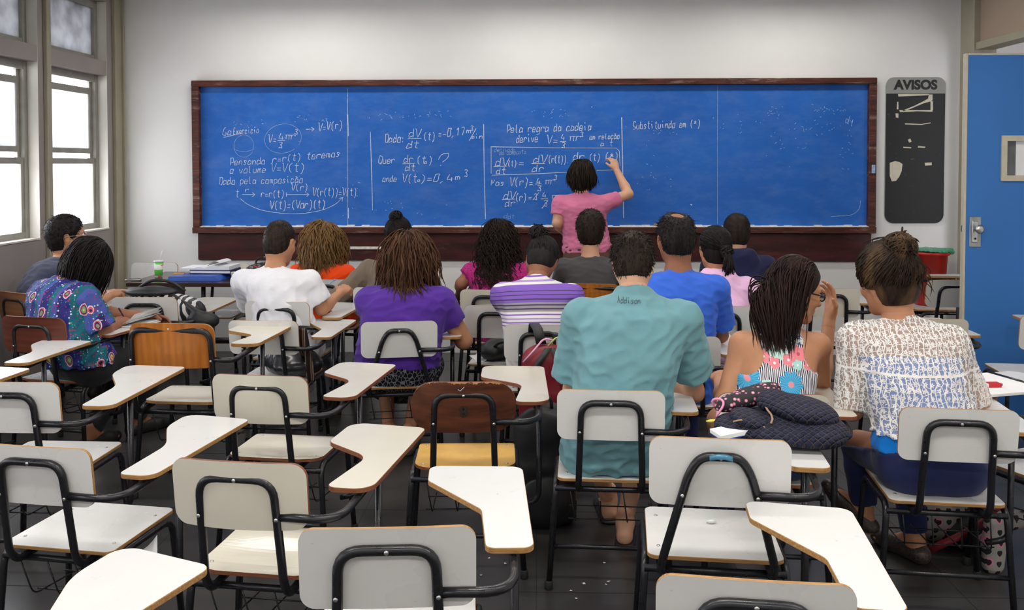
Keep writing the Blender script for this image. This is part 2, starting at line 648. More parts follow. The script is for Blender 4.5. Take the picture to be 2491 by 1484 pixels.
for k, (b0, b1) in enumerate(bays):
    xo = XL - 0.155          # outer face of the wall
    xi = XL - 0.075          # inner face of the steel frame
    wn = empty('window_%d' % (k + 1), (XL - 0.1, (b0 + b1) / 2, ZS))
    struct(wn)
    def wpart(name, mat, fn, parent=wn, off=(XL - 0.1, (b0 + b1) / 2, ZS)):
        m = MB(); fn(m)
        m.V = [(x - off[0], y - off[1], z - off[2]) for x, y, z in m.V]
        return m.build(name, mat, parent)
    e = 0.0005
    wpart('reveal', 'window_reveal', lambda m: (m.box(xi, XL + 0.002, b0 + e, b0 + 0.004, ZS, ZTOP), m.box(xi, XL + 0.002, b1 - 0.004, b1 - e, ZS, ZTOP), m.box(xi - 0.06, XL + 0.006, b0 + e, b1 - e, ZS + e, ZS + 0.012)))
    def frame(m, z0, z1, t=0.045):
        m.box(xo + 0.02, xi, b0 + 0.004, b0 + 0.004 + t, z0, z1, 0.004)
        m.box(xo + 0.02, xi, b1 - 0.004 - t, b1 - 0.004, z0, z1, 0.004)
        m.box(xo + 0.025, xi - 0.004, b0 + 0.004 + t, b1 - 0.004 - t, z0, z0 + t)
        m.box(xo + 0.025, xi - 0.004, b0 + 0.004 + t, b1 - 0.004 - t, z1 - t * 1.3, z1)
    wpart('frame', 'window_steel', lambda m: frame(m, ZS + 0.012, ZT0))
    wpart('transom_frame', 'window_steel', lambda m: frame(m, ZT1, ZTOP))
    zm = 1.66
    s1 = wpart('sash', 'window_steel', lambda m: (m.box(xi - 0.03, xi - 0.008, b0 + 0.085, b1 - 0.085, zm - 0.045, zm), m.box(xi - 0.03, xi - 0.008, b1 - 0.085, b1 - 0.05, ZS + 0.05, zm), m.box(xi - 0.03, xi - 0.008, b0 + 0.05, b0 + 0.085, ZS + 0.05, zm)))
    s2 = wpart('sash', 'window_steel', lambda m: (m.box(xi - 0.055, xi - 0.032, b0 + 0.085, b1 - 0.085, zm + 0.04, zm + 0.08), m.box(xi - 0.055, xi - 0.032, b0 + 0.085, b1 - 0.085, ZT0 - 0.16, ZT0 - 0.11), m.box(xi - 0.055, xi - 0.032, b1 - 0.085, b1 - 0.05, zm, ZT0), m.box(xi - 0.055, xi - 0.032, b0 + 0.05, b0 + 0.085, zm, ZT0)))
    wpart('pane', 'glass_clear', lambda m: m.box(xi - 0.021, xi - 0.017, b0 + 0.084, b1 - 0.084, ZS + 0.055, zm - 0.04))
    wpart('pane', 'glass_dusty', lambda m: m.box(xi - 0.046, xi - 0.042, b0 + 0.084, b1 - 0.084, zm + 0.078, ZT0 - 0.155))
    wpart('pane', 'glass_frosted', lambda m: m.box(xi - 0.032, xi - 0.028, b0 + 0.048, b1 - 0.048, ZT1 + 0.04, ZTOP - 0.05))
    l = bpy.data.lights.new('window_portal', 'AREA')
    l.shape = 'RECTANGLE'
    l.size = 1.95
    l.size_y = 0.95
    l.cycles.is_portal = True
    o = bpy.data.objects.new('window_portal', l)
    COL.objects.link(o)
    o.location = (XL - 0.2, (b0 + b1) / 2, (ZS + ZTOP) / 2)
    o.rotation_euler = (0, -PI / 2, 0)

# right wall: a pale steel column, a doorway with a beige panel above it, plain wall towards the back
DY0, DY1, DZ = 5.72, 7.46, 2.53
struct(MB().box(XR, XR + 0.15, DY1 + 0.05, YF, 0, ZC).box(XR, XR + 0.15, YB, DY0, 0, ZC).build('wall_right', 'wall_paint'))
struct(MB().box(XR - 0.03, XR + 0.15, DY1, DY1 + 0.05, 0, ZC, 0.004).box(XR - 0.02, XR, DY1 + 0.05, YF - 0.03, 0, ZC, 0.004).build('trim_11', 'column_beige'))
struct(MB().box(XR + 0.02, XR + 0.1, DY0, DY1, DZ + 0.06, ZC).build('trim_12', 'panel_beige'))
struct(MB().box(XR - 0.015, XR + 0.13, DY0, DY1, DZ, DZ + 0.06, 0.004).build('trim_13', 'column_beige'))
struct(MB().box(XR + 1.3, XR + 1.45, DY0 - 2, YF, 0, ZC).build('wall_corridor', 'panel_beige'))

# ceiling lamps (outside the frame, they light the room)
for k, (x, y) in enumerate(LAMPS):
    t = empty('ceiling_lamp', (x, y, 3.11))
    row = ['nearest the chalkboard', 'over the front rows', 'over the rear rows', 'at the back of the room'][k // 3]
    side = ['on the window side', 'in the middle', 'on the door side'][k % 3]
    tag(t, 'white fluorescent ceiling lamp %s %s' % (row, side), 'lamp', 'fluorescent ceiling lamps')
    MB().box(-0.64, 0.64, -0.14, 0.14, 0, 0.07, 0.01).build('housing', 'lamp_white', t)
    for sy in (-1, 1):
        MB().box(-0.64, 0.64, sy * 0.137 - 0.004, sy * 0.137 + 0.004, -0.04, 0.0).build('reflector', 'lamp_white', t)
    MB().box(-0.62, 0.62, -0.08, 0.08, -0.004, -0.0005).build('tube_tray', 'lamp_white', t)
    MB().tube([(-0.5, 0, 0.07), (-0.5, 0, ZC - 3.11)], 0.008, 8).build('rod', 'steel', t)
    MB().tube([(0.5, 0, 0.07), (0.5, 0, ZC - 3.11)], 0.008, 8).build('rod', 'steel', t)

# ------------------------------------------------------------------ chalkboard
def ptw(px, py):
    return at(px, py, YF)


def front_box(m, x0, x1, z0, z1, d0, d1, bev=0.0):
    m.box(x0, x1, -d1, -d0, z0, z1, bev)


bl, br_ = ptw(477, 553), ptw(2124, 553)
cxb = (bl.x + br_.x) / 2
zb0, zb1 = ptw(1300, 566).z, ptw(1300, 194).z
cb = empty('chalkboard', (cxb, YF, 0))
tag(cb, 'long blue chalkboard in a worn dark wood frame covered in formulas', 'chalkboard')
cb.rotation_euler = (0, math.radians(-0.12), 0)
hw = (br_.x - bl.x) / 2
fw = 0.062
ins = 0.052
m = MB(); front_box(m, -hw + 0.02, hw - 0.02, zb0 + 0.02, zb1 - 0.02, 0.002, 0.018)
m.build('writing_surface', 'board_blue', cb)
for nm, x0, x1, z0, z1, d in (('frame_rail', -hw, hw, zb1 - ins, zb1, 0.07), ('frame_rail', -hw, hw, zb0, zb0 + ins, 0.085), ('frame_stile', -hw, -hw + fw, zb0 + ins, zb1 - ins, 0.068), ('frame_stile', hw - fw, hw, zb0 + ins, zb1 - ins, 0.068)):
    m = MB(); front_box(m, x0, x1, z0, z1, 0.0, d, 0.006)
    m.build(nm, 'board_frame', cb)
m = MB()
for k in range(90):
    xa = -hw + fw + (2 * hw - 2 * fw) * k / 90
    h = 0.006 + 0.012 * random.random()
    m.add([(xa, -0.084, zb0 + ins), (xa + 0.066, -0.084, zb0 + ins), (xa + 0.066, -0.019, zb0 + ins), (xa, -0.019, zb0 + ins), (xa, -0.06, zb0 + ins + h * 0.4), (xa + 0.066, -0.06, zb0 + ins + h * 0.4), (xa + 0.066, -0.019, zb0 + ins + h), (xa, -0.019, zb0 + ins + h)], [(0, 1, 5, 4), (4, 5, 6, 7), (0, 4, 7, 3), (1, 2, 6, 5)])
o = m.build('chalk_dust', 'chalk_dust', cb); o['kind'] = 'stuff'
# plank below the board, with a pale patch of ledge
pl, pr = ptw(484, 600), ptw(2117, 600)
zp0, zp1 = ptw(1300, 634).z, zb0
pk = empty('wall_plank', ((pl.x + pr.x) / 2, YF, 0))
tag(pk, 'long dark reddish wooden plank on the wall below the chalkboard', 'plank')
hwp = (pr.x - pl.x) / 2
m = MB(); front_box(m, -hwp, hwp, zp0, zp1 - 0.001, 0.001, 0.025, 0.008)
m.build('board', 'board_plank', pk)
la, lb = ptw(832, 604), ptw(950, 604)
m = MB(); front_box(m, la.x - pk.location.x, lb.x - pk.location.x, la.z - 0.004, la.z + 0.018, 0.025, 0.05, 0.003)
m.build('ledge', 'chalk_dust', pk)
# eraser on the tray, blue chalk sponge on the frame
p = ptw(1606, 548)
e = empty('eraser', (p.x, YF - 0.05, zb0 + ins - 0.001)); tag(e, 'small pale chalk eraser lying on the chalkboard tray', 'eraser')
MB().box(-0.06, 0.06, -0.02, 0.02, 0, 0.012, 0.003).build('felt', 'chalk_dust', e)
MB().box(-0.06, 0.06, -0.02, 0.02, 0.012, 0.03, 0.004).build('handle', 'ply_edge', e)
p = ptw(2118, 413)
o = MB().box(-0.014, 0.014, -0.006, 0.006, -0.035, 0.035, 0.004).build('frame_clip', 'chalk_faint', cb)
o.location = (p.x - cxb, -0.074, p.z)

# ---- chalk handwriting: single-stroke glyphs, x 0-6, y: baseline 2, x-height 6, ascender 9
GL = {
 'a': '55362614122253 5652', 'b': '1912 1526465553422212', 'c': '5546261412224253', 'ç': '5546261412224253 322130', 'd': '55362614122253 5952',
 'e': '14545546261412224253', 'g': '55362614122253 56514010', 'i': '263332 2829', 'l': '29233242', 'm': '1612 15263532 35465552', 'n': '1612 1425365552',
 'o': '36261412223252545636', 'p': '1610 1526465553422212', 'q': '55362614122253 5650', 'r': '1612 14265655', 's': '554626253444433212',
 't': '39334252 1757', 'u': '16132242535652', 'v': '163256', 'x': '1652 5612', 'D': '2922 193959665232 12', 'E': '5929222252 2545', 'M': '12193559 62', 'P': '2922 193959655534 24',
 'Q': '492916133252656849 4352', 'S': '5849291725446452321 2'.replace(' ', ''), 'V': '193269 0919', '0': '392914123253576949'[:16] + '39', '1': '173932', '3': '18395857354553512 211'.replace(' ', ''), '4': '39144464 5652', '6': '4928141222525444', '7': '195932',
 '=': '1555 1353', '(': '4927242332 41'.replace(' ', ''), ')': '2947444331 20'.replace(' ', ''), '-': '1454', '.': '2232', ',': '322110', '?': '1739596735 34 3132', '/': '6911', '*': '3835 1755 5715', 'π': '16266676 2622 5652', '>': '1474 566473'[:14],
 'ã': '55362614122253 5652 18283748', 'A': '12393952 2545', ':': '2526 2322', '8': '394958463515223252556', '~': '1425455564', '|': '3931', 'é': '14445546262514223253 3859',
}


def cat(pts, n=4):
    P = np.array(pts, float)
    if len(P) < 3:
        return P
    Q = np.vstack([2 * P[0] - P[1], P, 2 * P[-1] - P[-2]])
    out = []
    for i in range(1, len(Q) - 2):
        for k in range(n):
            t = k / n
            out.append(0.5 * ((2 * Q[i]) + (-Q[i - 1] + Q[i + 1]) * t + (2 * Q[i - 1] - 5 * Q[i] + 4 * Q[i + 1] - Q[i + 2]) * t * t + (-Q[i - 1] + 3 * Q[i] - 3 * Q[i + 1] + Q[i + 2]) * t ** 3))
    out.append(Q[-2])
    return np.array(out)


def text_strokes(txt, x, y, w, h, slope=0.0, slant=0.12, jit=0.25):
    """strokes in picture pixels: x,y left end of the baseline, w total width, h x-height*1.75"""
    n = len(txt)
    adv = w / max(n, 1)
    u = h / 7.0
    out = []
    for i, ch in enumerate(txt):
        if ch == ' ' or ch not in GL: continue
        gx = x + i * adv
        gy = y + slope * i * adv
        for st in GL[ch].split():
            st = st[:len(st) // 2 * 2]
            pts = [(int(st[k]), int(st[k + 1])) for k in range(0, len(st), 2)]
            if len(pts) < 2: continue
            pts = cat([(a + random.uniform(-jit, jit), b + random.uniform(-jit, jit)) for a, b in pts], 3)
            su = min(adv / 6.2, u * 1.25)
            out.append([(gx + (a + slant * (b - 2)) * su, gy - (b - 2) * u) for a, b in pts])
    return out


def chalk(strokes, px_w=2.0, mat='chalk', name='chalk_writing'):
    m = MB()
    yy = -0.0195
    for st in strokes:
        P = [ptw(a, b) for a, b in st]
        P = [Vector((p.x - cxb, 0, p.z)) for p in P]
        n = len(P)
        hwid = px_w * 0.74 / 287 / 2
        V = []
        for i in range(n):
            d = P[min(i + 1, n - 1)] - P[max(i - 1, 0)]
            d = d.normalized() if d.length > 1e-7 else Vector((1, 0, 0))
            nv = Vector((-d.z, 0, d.x)) * hwid * random.uniform(0.7, 1.15)
            V += [(P[i].x + nv.x, yy, P[i].z + nv.z), (P[i].x - nv.x, yy, P[i].z - nv.z), (P[i].x, yy - 0.0008, P[i].z)]
        Fc = []
        for i in range(n - 1):
            a, b = 3 * i, 3 * i + 3
            Fc += [(a, a + 2, b + 2, b), (a + 2, a + 1, b + 1, b + 2)]
        m.add(V, Fc)
    o = m.build(name, mat, cb)
    o['kind'] = 'stuff'
    return o


def arc(cx, cy, rx, ry, a0, a1, n=30, rot=0):
    out = []
    for k in range(n + 1):
        a = math.radians(a0 + (a1 - a0) * k / n)
        p, q = rx * math.cos(a), -ry * math.sin(a)
        out.append((cx + p * math.cos(rot) - q * math.sin(rot), cy + p * math.sin(rot) + q * math.cos(rot)))
    return out


def L(*p): return [tuple(p[i:i + 2]) for i in range(0, len(p), 2)]
T = text_strokes
chalk(T('6a', 543, 327, 24, 18) + T('Exercício'.replace('í', 'i'), 569, 325, 64, 15, -0.05) + [L(546, 333, 595, 322)], 1.8)
chalk([arc(596, 354, 24, 27, 0, 360), arc(596, 358, 24, 9, 180, 360)], 1.2, 'chalk_faint')
chalk(T('V=', 654, 346, 22, 20) + T('4', 679, 339, 12, 15) + [L(678, 341, 696, 340)] + T('3', 679, 357, 11, 13) + T('πr', 694, 338, 28, 18) + T('3', 718, 324, 9, 11), 2.0)
chalk([arc(691, 336, 45, 35, -40, 300, 44, -0.2)], 1.4, 'chalk_faint')
chalk([L(747, 314, 766, 313), L(760, 309, 767, 313, 761, 318)] + T('V=V(r)', 776, 318, 60, 20, -0.12), 2.0)
chalk(T('Pensando', 560, 400, 88, 17, -0.03), 1.9)
chalk(T('r=r(t) teremos', 664, 394, 166, 17, -0.09), 1.9)
chalk(T('o volume', 560, 420, 90, 17, -0.02) + T('V=V(t)', 660, 416, 84, 20), 1.9)
chalk(T('Dado pela composiçãao'.replace('ãa', 'ã'), 534, 447, 205, 17, -0.02), 1.8)
chalk(T('t', 573, 478, 12, 18) + [L(592, 471, 622, 472), L(616, 467, 623, 472, 616, 477)] + T('r', 598, 466, 10, 13) + T('r=r(t)', 636, 478, 58, 17) + [L(699, 467, 699, 477), L(699, 472, 753, 472), L(748, 468, 754, 472, 748, 477)] + T('V(r)', 710, 462, 42, 17), 1.9)
chalk(T('V(r(t))=V(t)', 762, 475, 108, 19), 2.0)
chalk(T('V(t)=(Vor)(t)', 658, 507, 136, 20, -0.02), 2.1)
chalk([cat([(587, 482), (610, 498), (650, 512), (720, 519), (780, 511), (815, 497), (835, 480)], 8), L(826, 482, 836, 479, 834, 489)], 1.7)
# column rules
chalk([L(848, 215, 848, 548)], 2.2, 'chalk_faint')
chalk([L(848, 278, 849, 330), L(849, 505, 849, 530)], 3.2)
chalk([L(903, 320, 906, 420, 908, 510)], 2.2)
chalk([L(1178, 302, 1179, 420, 1182, 532)], 2.6)
chalk([L(1513, 286, 1515, 400, 1517, 530)], 2.8)
chalk([L(1746, 210, 1745, 380, 1745, 545)], 1.5, 'chalk_faint')
chalk(T('Dado:', 936, 346, 52, 20, -0.02) + T('dV', 994, 333, 32, 20) + [L(994, 337, 1027, 336)] + T('dt', 988, 360, 34, 18) + T('(t)', 1031, 340, 30, 19), 2.2)
chalk(T('=-0,17', 1066, 333, 66, 19, -0.08) + T('m', 1134, 324, 14, 13) + T('3', 1145, 316, 8, 10) + [L(1160, 312, 1143, 342)] + T('min', 1146, 338, 30, 12, -0.05), 2.2)
chalk(T('Quer', 921, 397, 42, 18) + T('dr', 982, 395, 26, 18) + [L(981, 398, 1011, 397)] + T('dt', 985, 415, 28, 16) + T('(t', 1014, 397, 24, 18) + T('o', 1033, 397, 8, 7) + T(')', 1042, 397, 12, 18) + [cat([(1068, 388), (1076, 376), (1092, 373), (1090, 384), (1078, 394)], 6), L(1073, 401, 1074, 403)], 2.0)
chalk(T('onde', 931, 441, 36, 15) + T('V(t', 979, 443, 38, 20) + T('o', 1016, 441, 8, 7) + T(')=0,4', 1022, 441, 80, 17, -0.01) + T('m', 1106, 437, 26, 14) + T('3', 1129, 427, 10, 15), 2.1)
chalk(T('Pela regra da cadeia', 1232, 323, 208, 19, -0.03), 2.1)
chalk(T('derive', 1256, 347, 54, 19, -0.04) + T('V=', 1329, 350, 30, 21) + T('4', 1364, 340, 10, 13) + [L(1363, 345, 1378, 344)] + T('3', 1365, 359, 11, 12) + T('πr', 1382, 343, 34, 18) + T('3', 1411, 332, 9, 11), 2.1)
chalk(T('em relação'.replace('ç', 'ç'), 1434, 340, 74, 14, -0.03) + T('a t', 1460, 356, 32, 13), 1.9)
chalk([L(1195, 357, 1350, 360, 1500, 361, 1507, 368, 1509, 404), L(1196, 358, 1196, 422), L(1198, 426, 1300, 423, 1386, 419), L(1452, 415, 1505, 413)], 1.8)
chalk(T('derivada', 1203, 369, 52, 10) + T('da composta', 1215, 377, 66, 10, -0.05), 1.2, 'chalk_faint')
chalk(T('dV', 1203, 404, 36, 20) + [L(1202, 405, 1234, 404)] + T('dt', 1206, 423, 26, 15) + T('(t)', 1236, 404, 22, 14) + T('=', 1260, 403, 18, 16), 2.2)
chalk(T('dV', 1296, 396, 36, 19) + [L(1294, 398, 1326, 398)] + T('dr', 1293, 418, 32, 17) + T('(r(t)).', 1334, 396, 52, 18), 2.2)
chalk(T('dr', 1393, 389, 30, 18) + [L(1392, 392, 1424, 391)] + T('dt', 1394, 409, 26, 14) + T('(t)', 1433, 391, 28, 17) + T('(*)', 1471, 389, 34, 18), 2.2)
chalk(T('Mas', 1194, 451, 34, 14) + T('V(r)=', 1240, 452, 58, 20) + T('4', 1304, 447, 11, 13) + [L(1303, 448, 1318, 447)] + T('3', 1306, 463, 12, 13) + T('πr', 1324, 448, 28, 17) + T('3', 1348, 436, 8, 10), 2.1)
chalk(T('dV', 1223, 484, 32, 19) + [L(1222, 485, 1254, 484)] + T('dr', 1227, 502, 28, 18) + T('(r)', 1254, 488, 28, 18) + T('=', 1284, 486, 12, 14) + T('3', 1298, 484, 10, 13) + T('4', 1318, 480, 11, 12) + [L(1316, 484, 1334, 483), L(1297, 486, 1312, 468)] + T('3', 1321, 500, 12, 13) + [L(1319, 507, 1334, 486)] + T('π', 1340, 484, 14, 15), 2.1)
chalk(T('Substituindo em (*)', 1539, 315, 165, 18, -0.035), 2.1)
chalk(T('d', 1224, 530, 12, 12) + T('y', 1236, 530, 12, 12) + T('dt', 1235, 532, 18, 12), 1.2, 'chalk_faint')
chalk(T('d', 2054, 300, 12, 15) + [L(2067, 294, 2070, 300, 2074, 294), L(2074, 293, 2070, 309)] + [cat([(2092, 490), (2088, 510), (2070, 524), (2040, 527), (2020, 528)], 6)], 1.7, 'chalk_faint')
# left-over crumbs of rubbed-out writing
cr = []
for (cx, cy, sx, sy, n) in ((2015, 270, 40, 12, 22), (1880, 275, 20, 14, 14), (2000, 310, 60, 14, 16), (1800, 300, 60, 30, 16), (1930, 345, 120, 60, 22), (1340, 275, 70, 16, 18), (1000, 280, 150, 8, 30), (1620, 320, 60, 14, 12), (760, 290, 90, 14, 14), (1590, 420, 70, 80, 18), (2060, 350, 18, 60, 18), (870, 470, 40, 40, 8), (1000, 500, 150, 30, 14), (620, 300, 70, 10, 10)):
    for k in range(n):
        a, b = cx + random.gauss(0, sx / 2), cy + random.gauss(0, sy / 2)
        cr.append([(a, b), (a + random.uniform(-5, 5), b + random.uniform(-4, 4))])
o = chalk(cr, 1.5, 'chalk_faint', 'chalk_crumbs'); o['kind'] = 'stuff'
chalk([L(1679, 497, 1683, 500)], 3.5, 'chalk')

# ------------------------------------------------------------------ notice board
n0, n1 = ptw(2150, 543), ptw(2299, 188)
nb = empty('notice_board', ((n0.x + n1.x) / 2, YF, 0))
tag(nb, 'tall black notice board with grey AVISOS header beside the chalkboard', 'notice board')
hwn = (n1.x - n0.x) / 2
zh = ptw(2220, 228).z
def vplate(pts, d0, d1, name, mats, parent, bev=0.002):
    m = MB().plate(pts, d0, d1, bev)
    m.V = [(x, -z, y) for x, y, z in m.V]
    m.F = [tuple(reversed(f)) for f in m.F]
    m.F = [tuple(reversed(f)) for f in m.F]
    return m.build(name, mats, parent)
vplate(rrect(2 * hwn, n1.z - n0.z, 0.075, 8, 0, (n0.z + n1.z) / 2), 0.001, 0.012, 'panel', ['notice_black', 'notice_grey'], nb)
hd = fillet([(-hwn, zh), (hwn, zh), (hwn, n1.z), (-hwn, n1.z)], [0, 0, 0.075, 0.075], 8)
vplate(hd, 0.012, 0.0135, 'header', ['notice_grey', 'notice_grey'], nb, 0.0004)


def text_mesh(txt, size, bold=0.02, extrude=0.0004):
    cu = bpy.data.curves.new('lettering', 'FONT')
    cu.body = txt
    cu.size = size
    cu.offset = bold * size
    cu.extrude = extrude
    cu.align_x = 'CENTER'
    cu.space_character = 1.02
    o = bpy.data.objects.new('lettering', cu)
    COL.objects.link(o)
    dg = bpy.context.evaluated_depsgraph_get()
    me = bpy.data.meshes.new_from_object(o.evaluated_get(dg))
    bpy.data.objects.remove(o)
    bpy.data.curves.remove(cu)
    return me


o = link('lettering', text_mesh('AVISOS', 0.106, 0.05), 'ink_black', nb)
p = ptw(2226, 217)
o.location = (p.x - nb.location.x, -0.0142, p.z)
o.rotation_euler = (PI / 2, 0, 0)
# torn paper and glue left on the black panel
def scrap(pts, name='paper_scrap'):
    P = [ptw(a, b) for a, b in pts]
    vplate([(p.x - nb.location.x, p.z) for p in P], 0.0122, 0.0128, name, ['notice_bare', 'notice_bare'], nb, 0.0002)
scrap([(2163, 396), (2176, 392), (2186, 394), (2194, 399), (2192, 416), (2186, 430), (2178, 440), (2168, 441), (2163, 428)])
scrap([(2248, 396), (2265, 395), (2265, 402), (2249, 403)])
scrap([(2207, 340), (2213, 337), (2216, 345), (2210, 347)])
scrap([(2183, 229), (2258, 229), (2258, 232), (2184, 235)])
scrap([(2258, 230), (2267, 230), (2267, 244), (2262, 247), (2244, 252), (2216, 264), (2196, 271), (2194, 269), (2222, 258), (2246, 246), (2256, 240)])
scrap([(2186, 268), (2266, 268), (2267, 272), (2230, 271), (2188, 273)])
scrap([(2262, 246), (2268, 247), (2268, 269), (2262, 269)])
scrap([(2181, 248), (2184, 248), (2184, 266), (2180, 266)])
scrap([(2177, 276), (2184, 276), (2184, 287), (2178, 286)])
scrap([(2232, 355), (2250, 357), (2248, 360), (2231, 359)])
scrap([(2200, 300), (2240, 302), (2262, 298), (2262, 300), (2240, 304), (2200, 303)])
scrap([(2196, 357), (2215, 358), (2215, 361), (2196, 360)])

# ------------------------------------------------------------------ blue door standing open
DOY = 5.9
d0 = at(2352, 135, DOY)
dr = empty('door_1', (XR - 0.02, DOY, 0)); struct(dr)
dw = XR - 0.02 - d0.x
hz = d0.z
vp = MB()
def dbox(m, x0, x1, z0, z1, t0, t1, bev=0.003): m.box(x0, x1, t0, t1, z0, z1, bev)
wx0, wz1 = at(2432, 330, DOY).x - dr.location.x, at(2440, 330, DOY).z
wz0 = at(2440, 440, DOY).z
wx1 = -0.1
m = MB()
for (x0, x1, z0, z1) in ((-dw, wx0, 0.01, hz), (wx1, 0, 0.01, hz), (wx0, wx1, 0.01, wz0), (wx0, wx1, wz1, hz)):
    m.box(x0, x1, -0.018, 0.018, z0, z1)
m.build('leaf', 'door_blue', dr)
MB().box(-dw - 0.014, -dw, -0.022, 0.022, 0.01, hz + 0.012, 0.003).box(-dw, 0, -0.022, 0.022, hz, hz + 0.012, 0.003).build('edge_band', 'door_edge', dr)
m = MB()
b = 0.035
m.box(wx0, wx0 + b, -0.03, 0.03, wz0, wz1).box(wx1 - b, wx1, -0.03, 0.03, wz0, wz1).box(wx0 + b, wx1 - b, -0.03, 0.03, wz1 - b, wz1).box(wx0 + b, wx1 - b, -0.03, 0.03, wz0, wz0 + b)
m.build('window_frame', 'door_edge', dr)
MB().box(wx0 + b, wx1 - b, -0.003, 0.003, wz0 + b, wz1 - b).build('pane', 'glass_dusty', dr)
MB().box(wx0 + 0.1, wx1 - b, -0.006, -0.0035, wz0 + b, wz1 - b).build('taped_paper', 'paper', dr)
lp0, lp1 = at(2354, 600, DOY), at(2383, 527, DOY)
lk = MB().box(lp0.x - dr.location.x, lp1.x - dr.location.x, -0.023, -0.018, lp0.z, lp1.z, 0.003).build('lock_plate', 'brushed_steel', dr)
k0 = at(2367, 556, DOY)
kx = k0.x - dr.location.x
MB().box(kx - 0.018, kx + 0.018, -0.032, -0.023, k0.z - 0.09, k0.z + 0.05, 0.006).build('escutcheon', 'steel', lk)
MB().lathe([(0.012, 0.0), (0.012, -0.03), (0.024, -0.038), (0.028, -0.052), (0.02, -0.064), (0.004, -0.066)], (kx + 0.004, -0.03, k0.z), 20, 'Y').build('knob', 'steel', lk, True)
MB().lathe([(0.007, 0), (0.007, -0.002)], (kx, -0.0325, k0.z - 0.062), 12, 'Y').build('keyhole', 'ink_black', lk)
MB().box(-dw - 0.017, -dw - 0.012, -0.008, 0.008, k0.z - 0.02, k0.z + 0.02, 0.002).build('latch', 'steel', dr)

# ------------------------------------------------------------------ armchairs with writing tablets
def panel_mesh(kind):
    hw_, z0, z1 = 0.198, 0.606, 0.798
    rad = {'flat': 0.035, 'curved': 0.04, 'round': 0.085}[kind]
    bow = {'flat': 0.008, 'curved': 0.03, 'round': 0.03}[kind]
    t = 0.011
    xs = np.concatenate([-hw_ + rad * (1 - np.cos(np.linspace(0, PI / 2, 8))), np.linspace(-hw_ + rad, hw_ - rad, 13)[1:-1], hw_ - rad * (1 - np.cos(np.linspace(PI / 2, 0, 8)))])
    V, Fc, mi = [], [], []
    n = len(xs)
    def cur(x, z):
        return -0.273 - 0.025 * (z - z0) / (z1 - z0) - bow * (1 - (x / hw_) ** 2)
    zt, zb = [], []
    for x in xs:
        dx = max(abs(x) - (hw_ - rad), 0)
        dz = rad - math.sqrt(max(rad * rad - dx * dx, 0))
        zt.append(z1 - dz - (0.006 * (1 - (x / hw_) ** 2) * -1 if kind != 'flat' else 0) * 1)
        zb.append(z0 + dz)
    for dy in (0, t):
        for i, x in enumerate(xs):
            V.append((x, cur(x, zt[i]) + dy, zt[i]))
            zmid = (zt[i] + zb[i]) / 2
            V.append((x, cur(x, zmid) + dy, zmid))
            V.append((x, cur(x, zb[i]) + dy, zb[i]))
    o2 = 3 * n
    for i in range(n - 1):
        a, b = 3 * i, 3 * i + 3
        for q in (0, 1):
            Fc.append((a + q, a + q + 1, b + q + 1, b + q)); mi.append(0)
            Fc.append((o2 + a + q, o2 + b + q, o2 + b + q + 1, o2 + a + q + 1)); mi.append(0)
        Fc.append((a, b, o2 + b, o2 + a)); mi.append(1)
        Fc.append((a + 2, o2 + a + 2, o2 + b + 2, b + 2)); mi.append(1)
    for a, fl in ((0, 1), (3 * (n - 1), 0)):
        for q in (0, 1):
            f = (a + q, o2 + a + q, o2 + a + q + 1, a + q + 1)
            Fc.append(f if fl else tuple(reversed(f))); mi.append(1)
    me = mkmesh('backrest', V, Fc, False, mi)
    return me


def seat_mesh(kind):
    r = {'flat': [0.03, 0.03, 0.03, 0.03], 'curved': [0.08, 0.08, 0.07, 0.07], 'round': [0.1, 0.1, 0.07, 0.07]}[kind]
    pts = fillet([(-0.2, -0.2), (0.2, -0.2), (0.2, 0.19), (-0.2, 0.19)], r, 6)
    m = MB()
    if kind == 'flat':
        m.plate(pts, 0.42, 0.432, 0.0015)
        return m.mesh('seat')
    # gently dished ply: rows across, columns front to back
    ys = np.linspace(-0.2, 0.19, 21)
    V, Fc, mi = [], [], []
    P = np.array(pts)
    def ext(y):
        e = []
        for i in range(len(P)):
            a, b = P[i], P[(i + 1) % len(P)]
            if (a[1] - y) * (b[1] - y) <= 0 and abs(a[1] - b[1]) > 1e-9:
                e.append(a[0] + (b[0] - a[0]) * (y - a[1]) / (b[1] - a[1]))
        return (min(e), max(e)) if e else (-0.1, 0.1)
    nx = 11
    for lay in (0, 1):
        for y in ys:
            yy = min(max(y, -0.1999), 0.1899)
            a, b = ext(yy)
            for k in range(nx):
                x = a + (b - a) * k / (nx - 1)
                zz = 0.432 - 0.012 * math.exp(-((y + 0.04) / 0.1) ** 2) * (1 - (x / 0.22) ** 2) - (max(0, y - 0.1) / 0.09) ** 2 * 0.018 + max(0, -0.12 - y) * 0.08
                V.append((x, y, zz - 0.012 * lay))
    N = 21 * nx
    for i in range(20):
        for k in range(nx - 1):
            a = i * nx + k
            Fc.append((a, a + 1, a + nx + 1, a + nx)); mi.append(0)
            Fc.append((N + a, N + a + nx, N + a + nx + 1, N + a + 1)); mi.append(0)
    ring = [k for k in range(nx)] + [i * nx + nx - 1 for i in range(1, 21)] + [20 * nx + k for k in range(nx - 2, -1, -1)] + [i * nx for i in range(19, 0, -1)]
    for i in range(len(ring)):
        a, b = ring[i], ring[(i + 1) % len(ring)]
        Fc.append((a, N + a, N + b, b)); mi.append(1)
    return mkmesh('seat', V, Fc, False, mi)


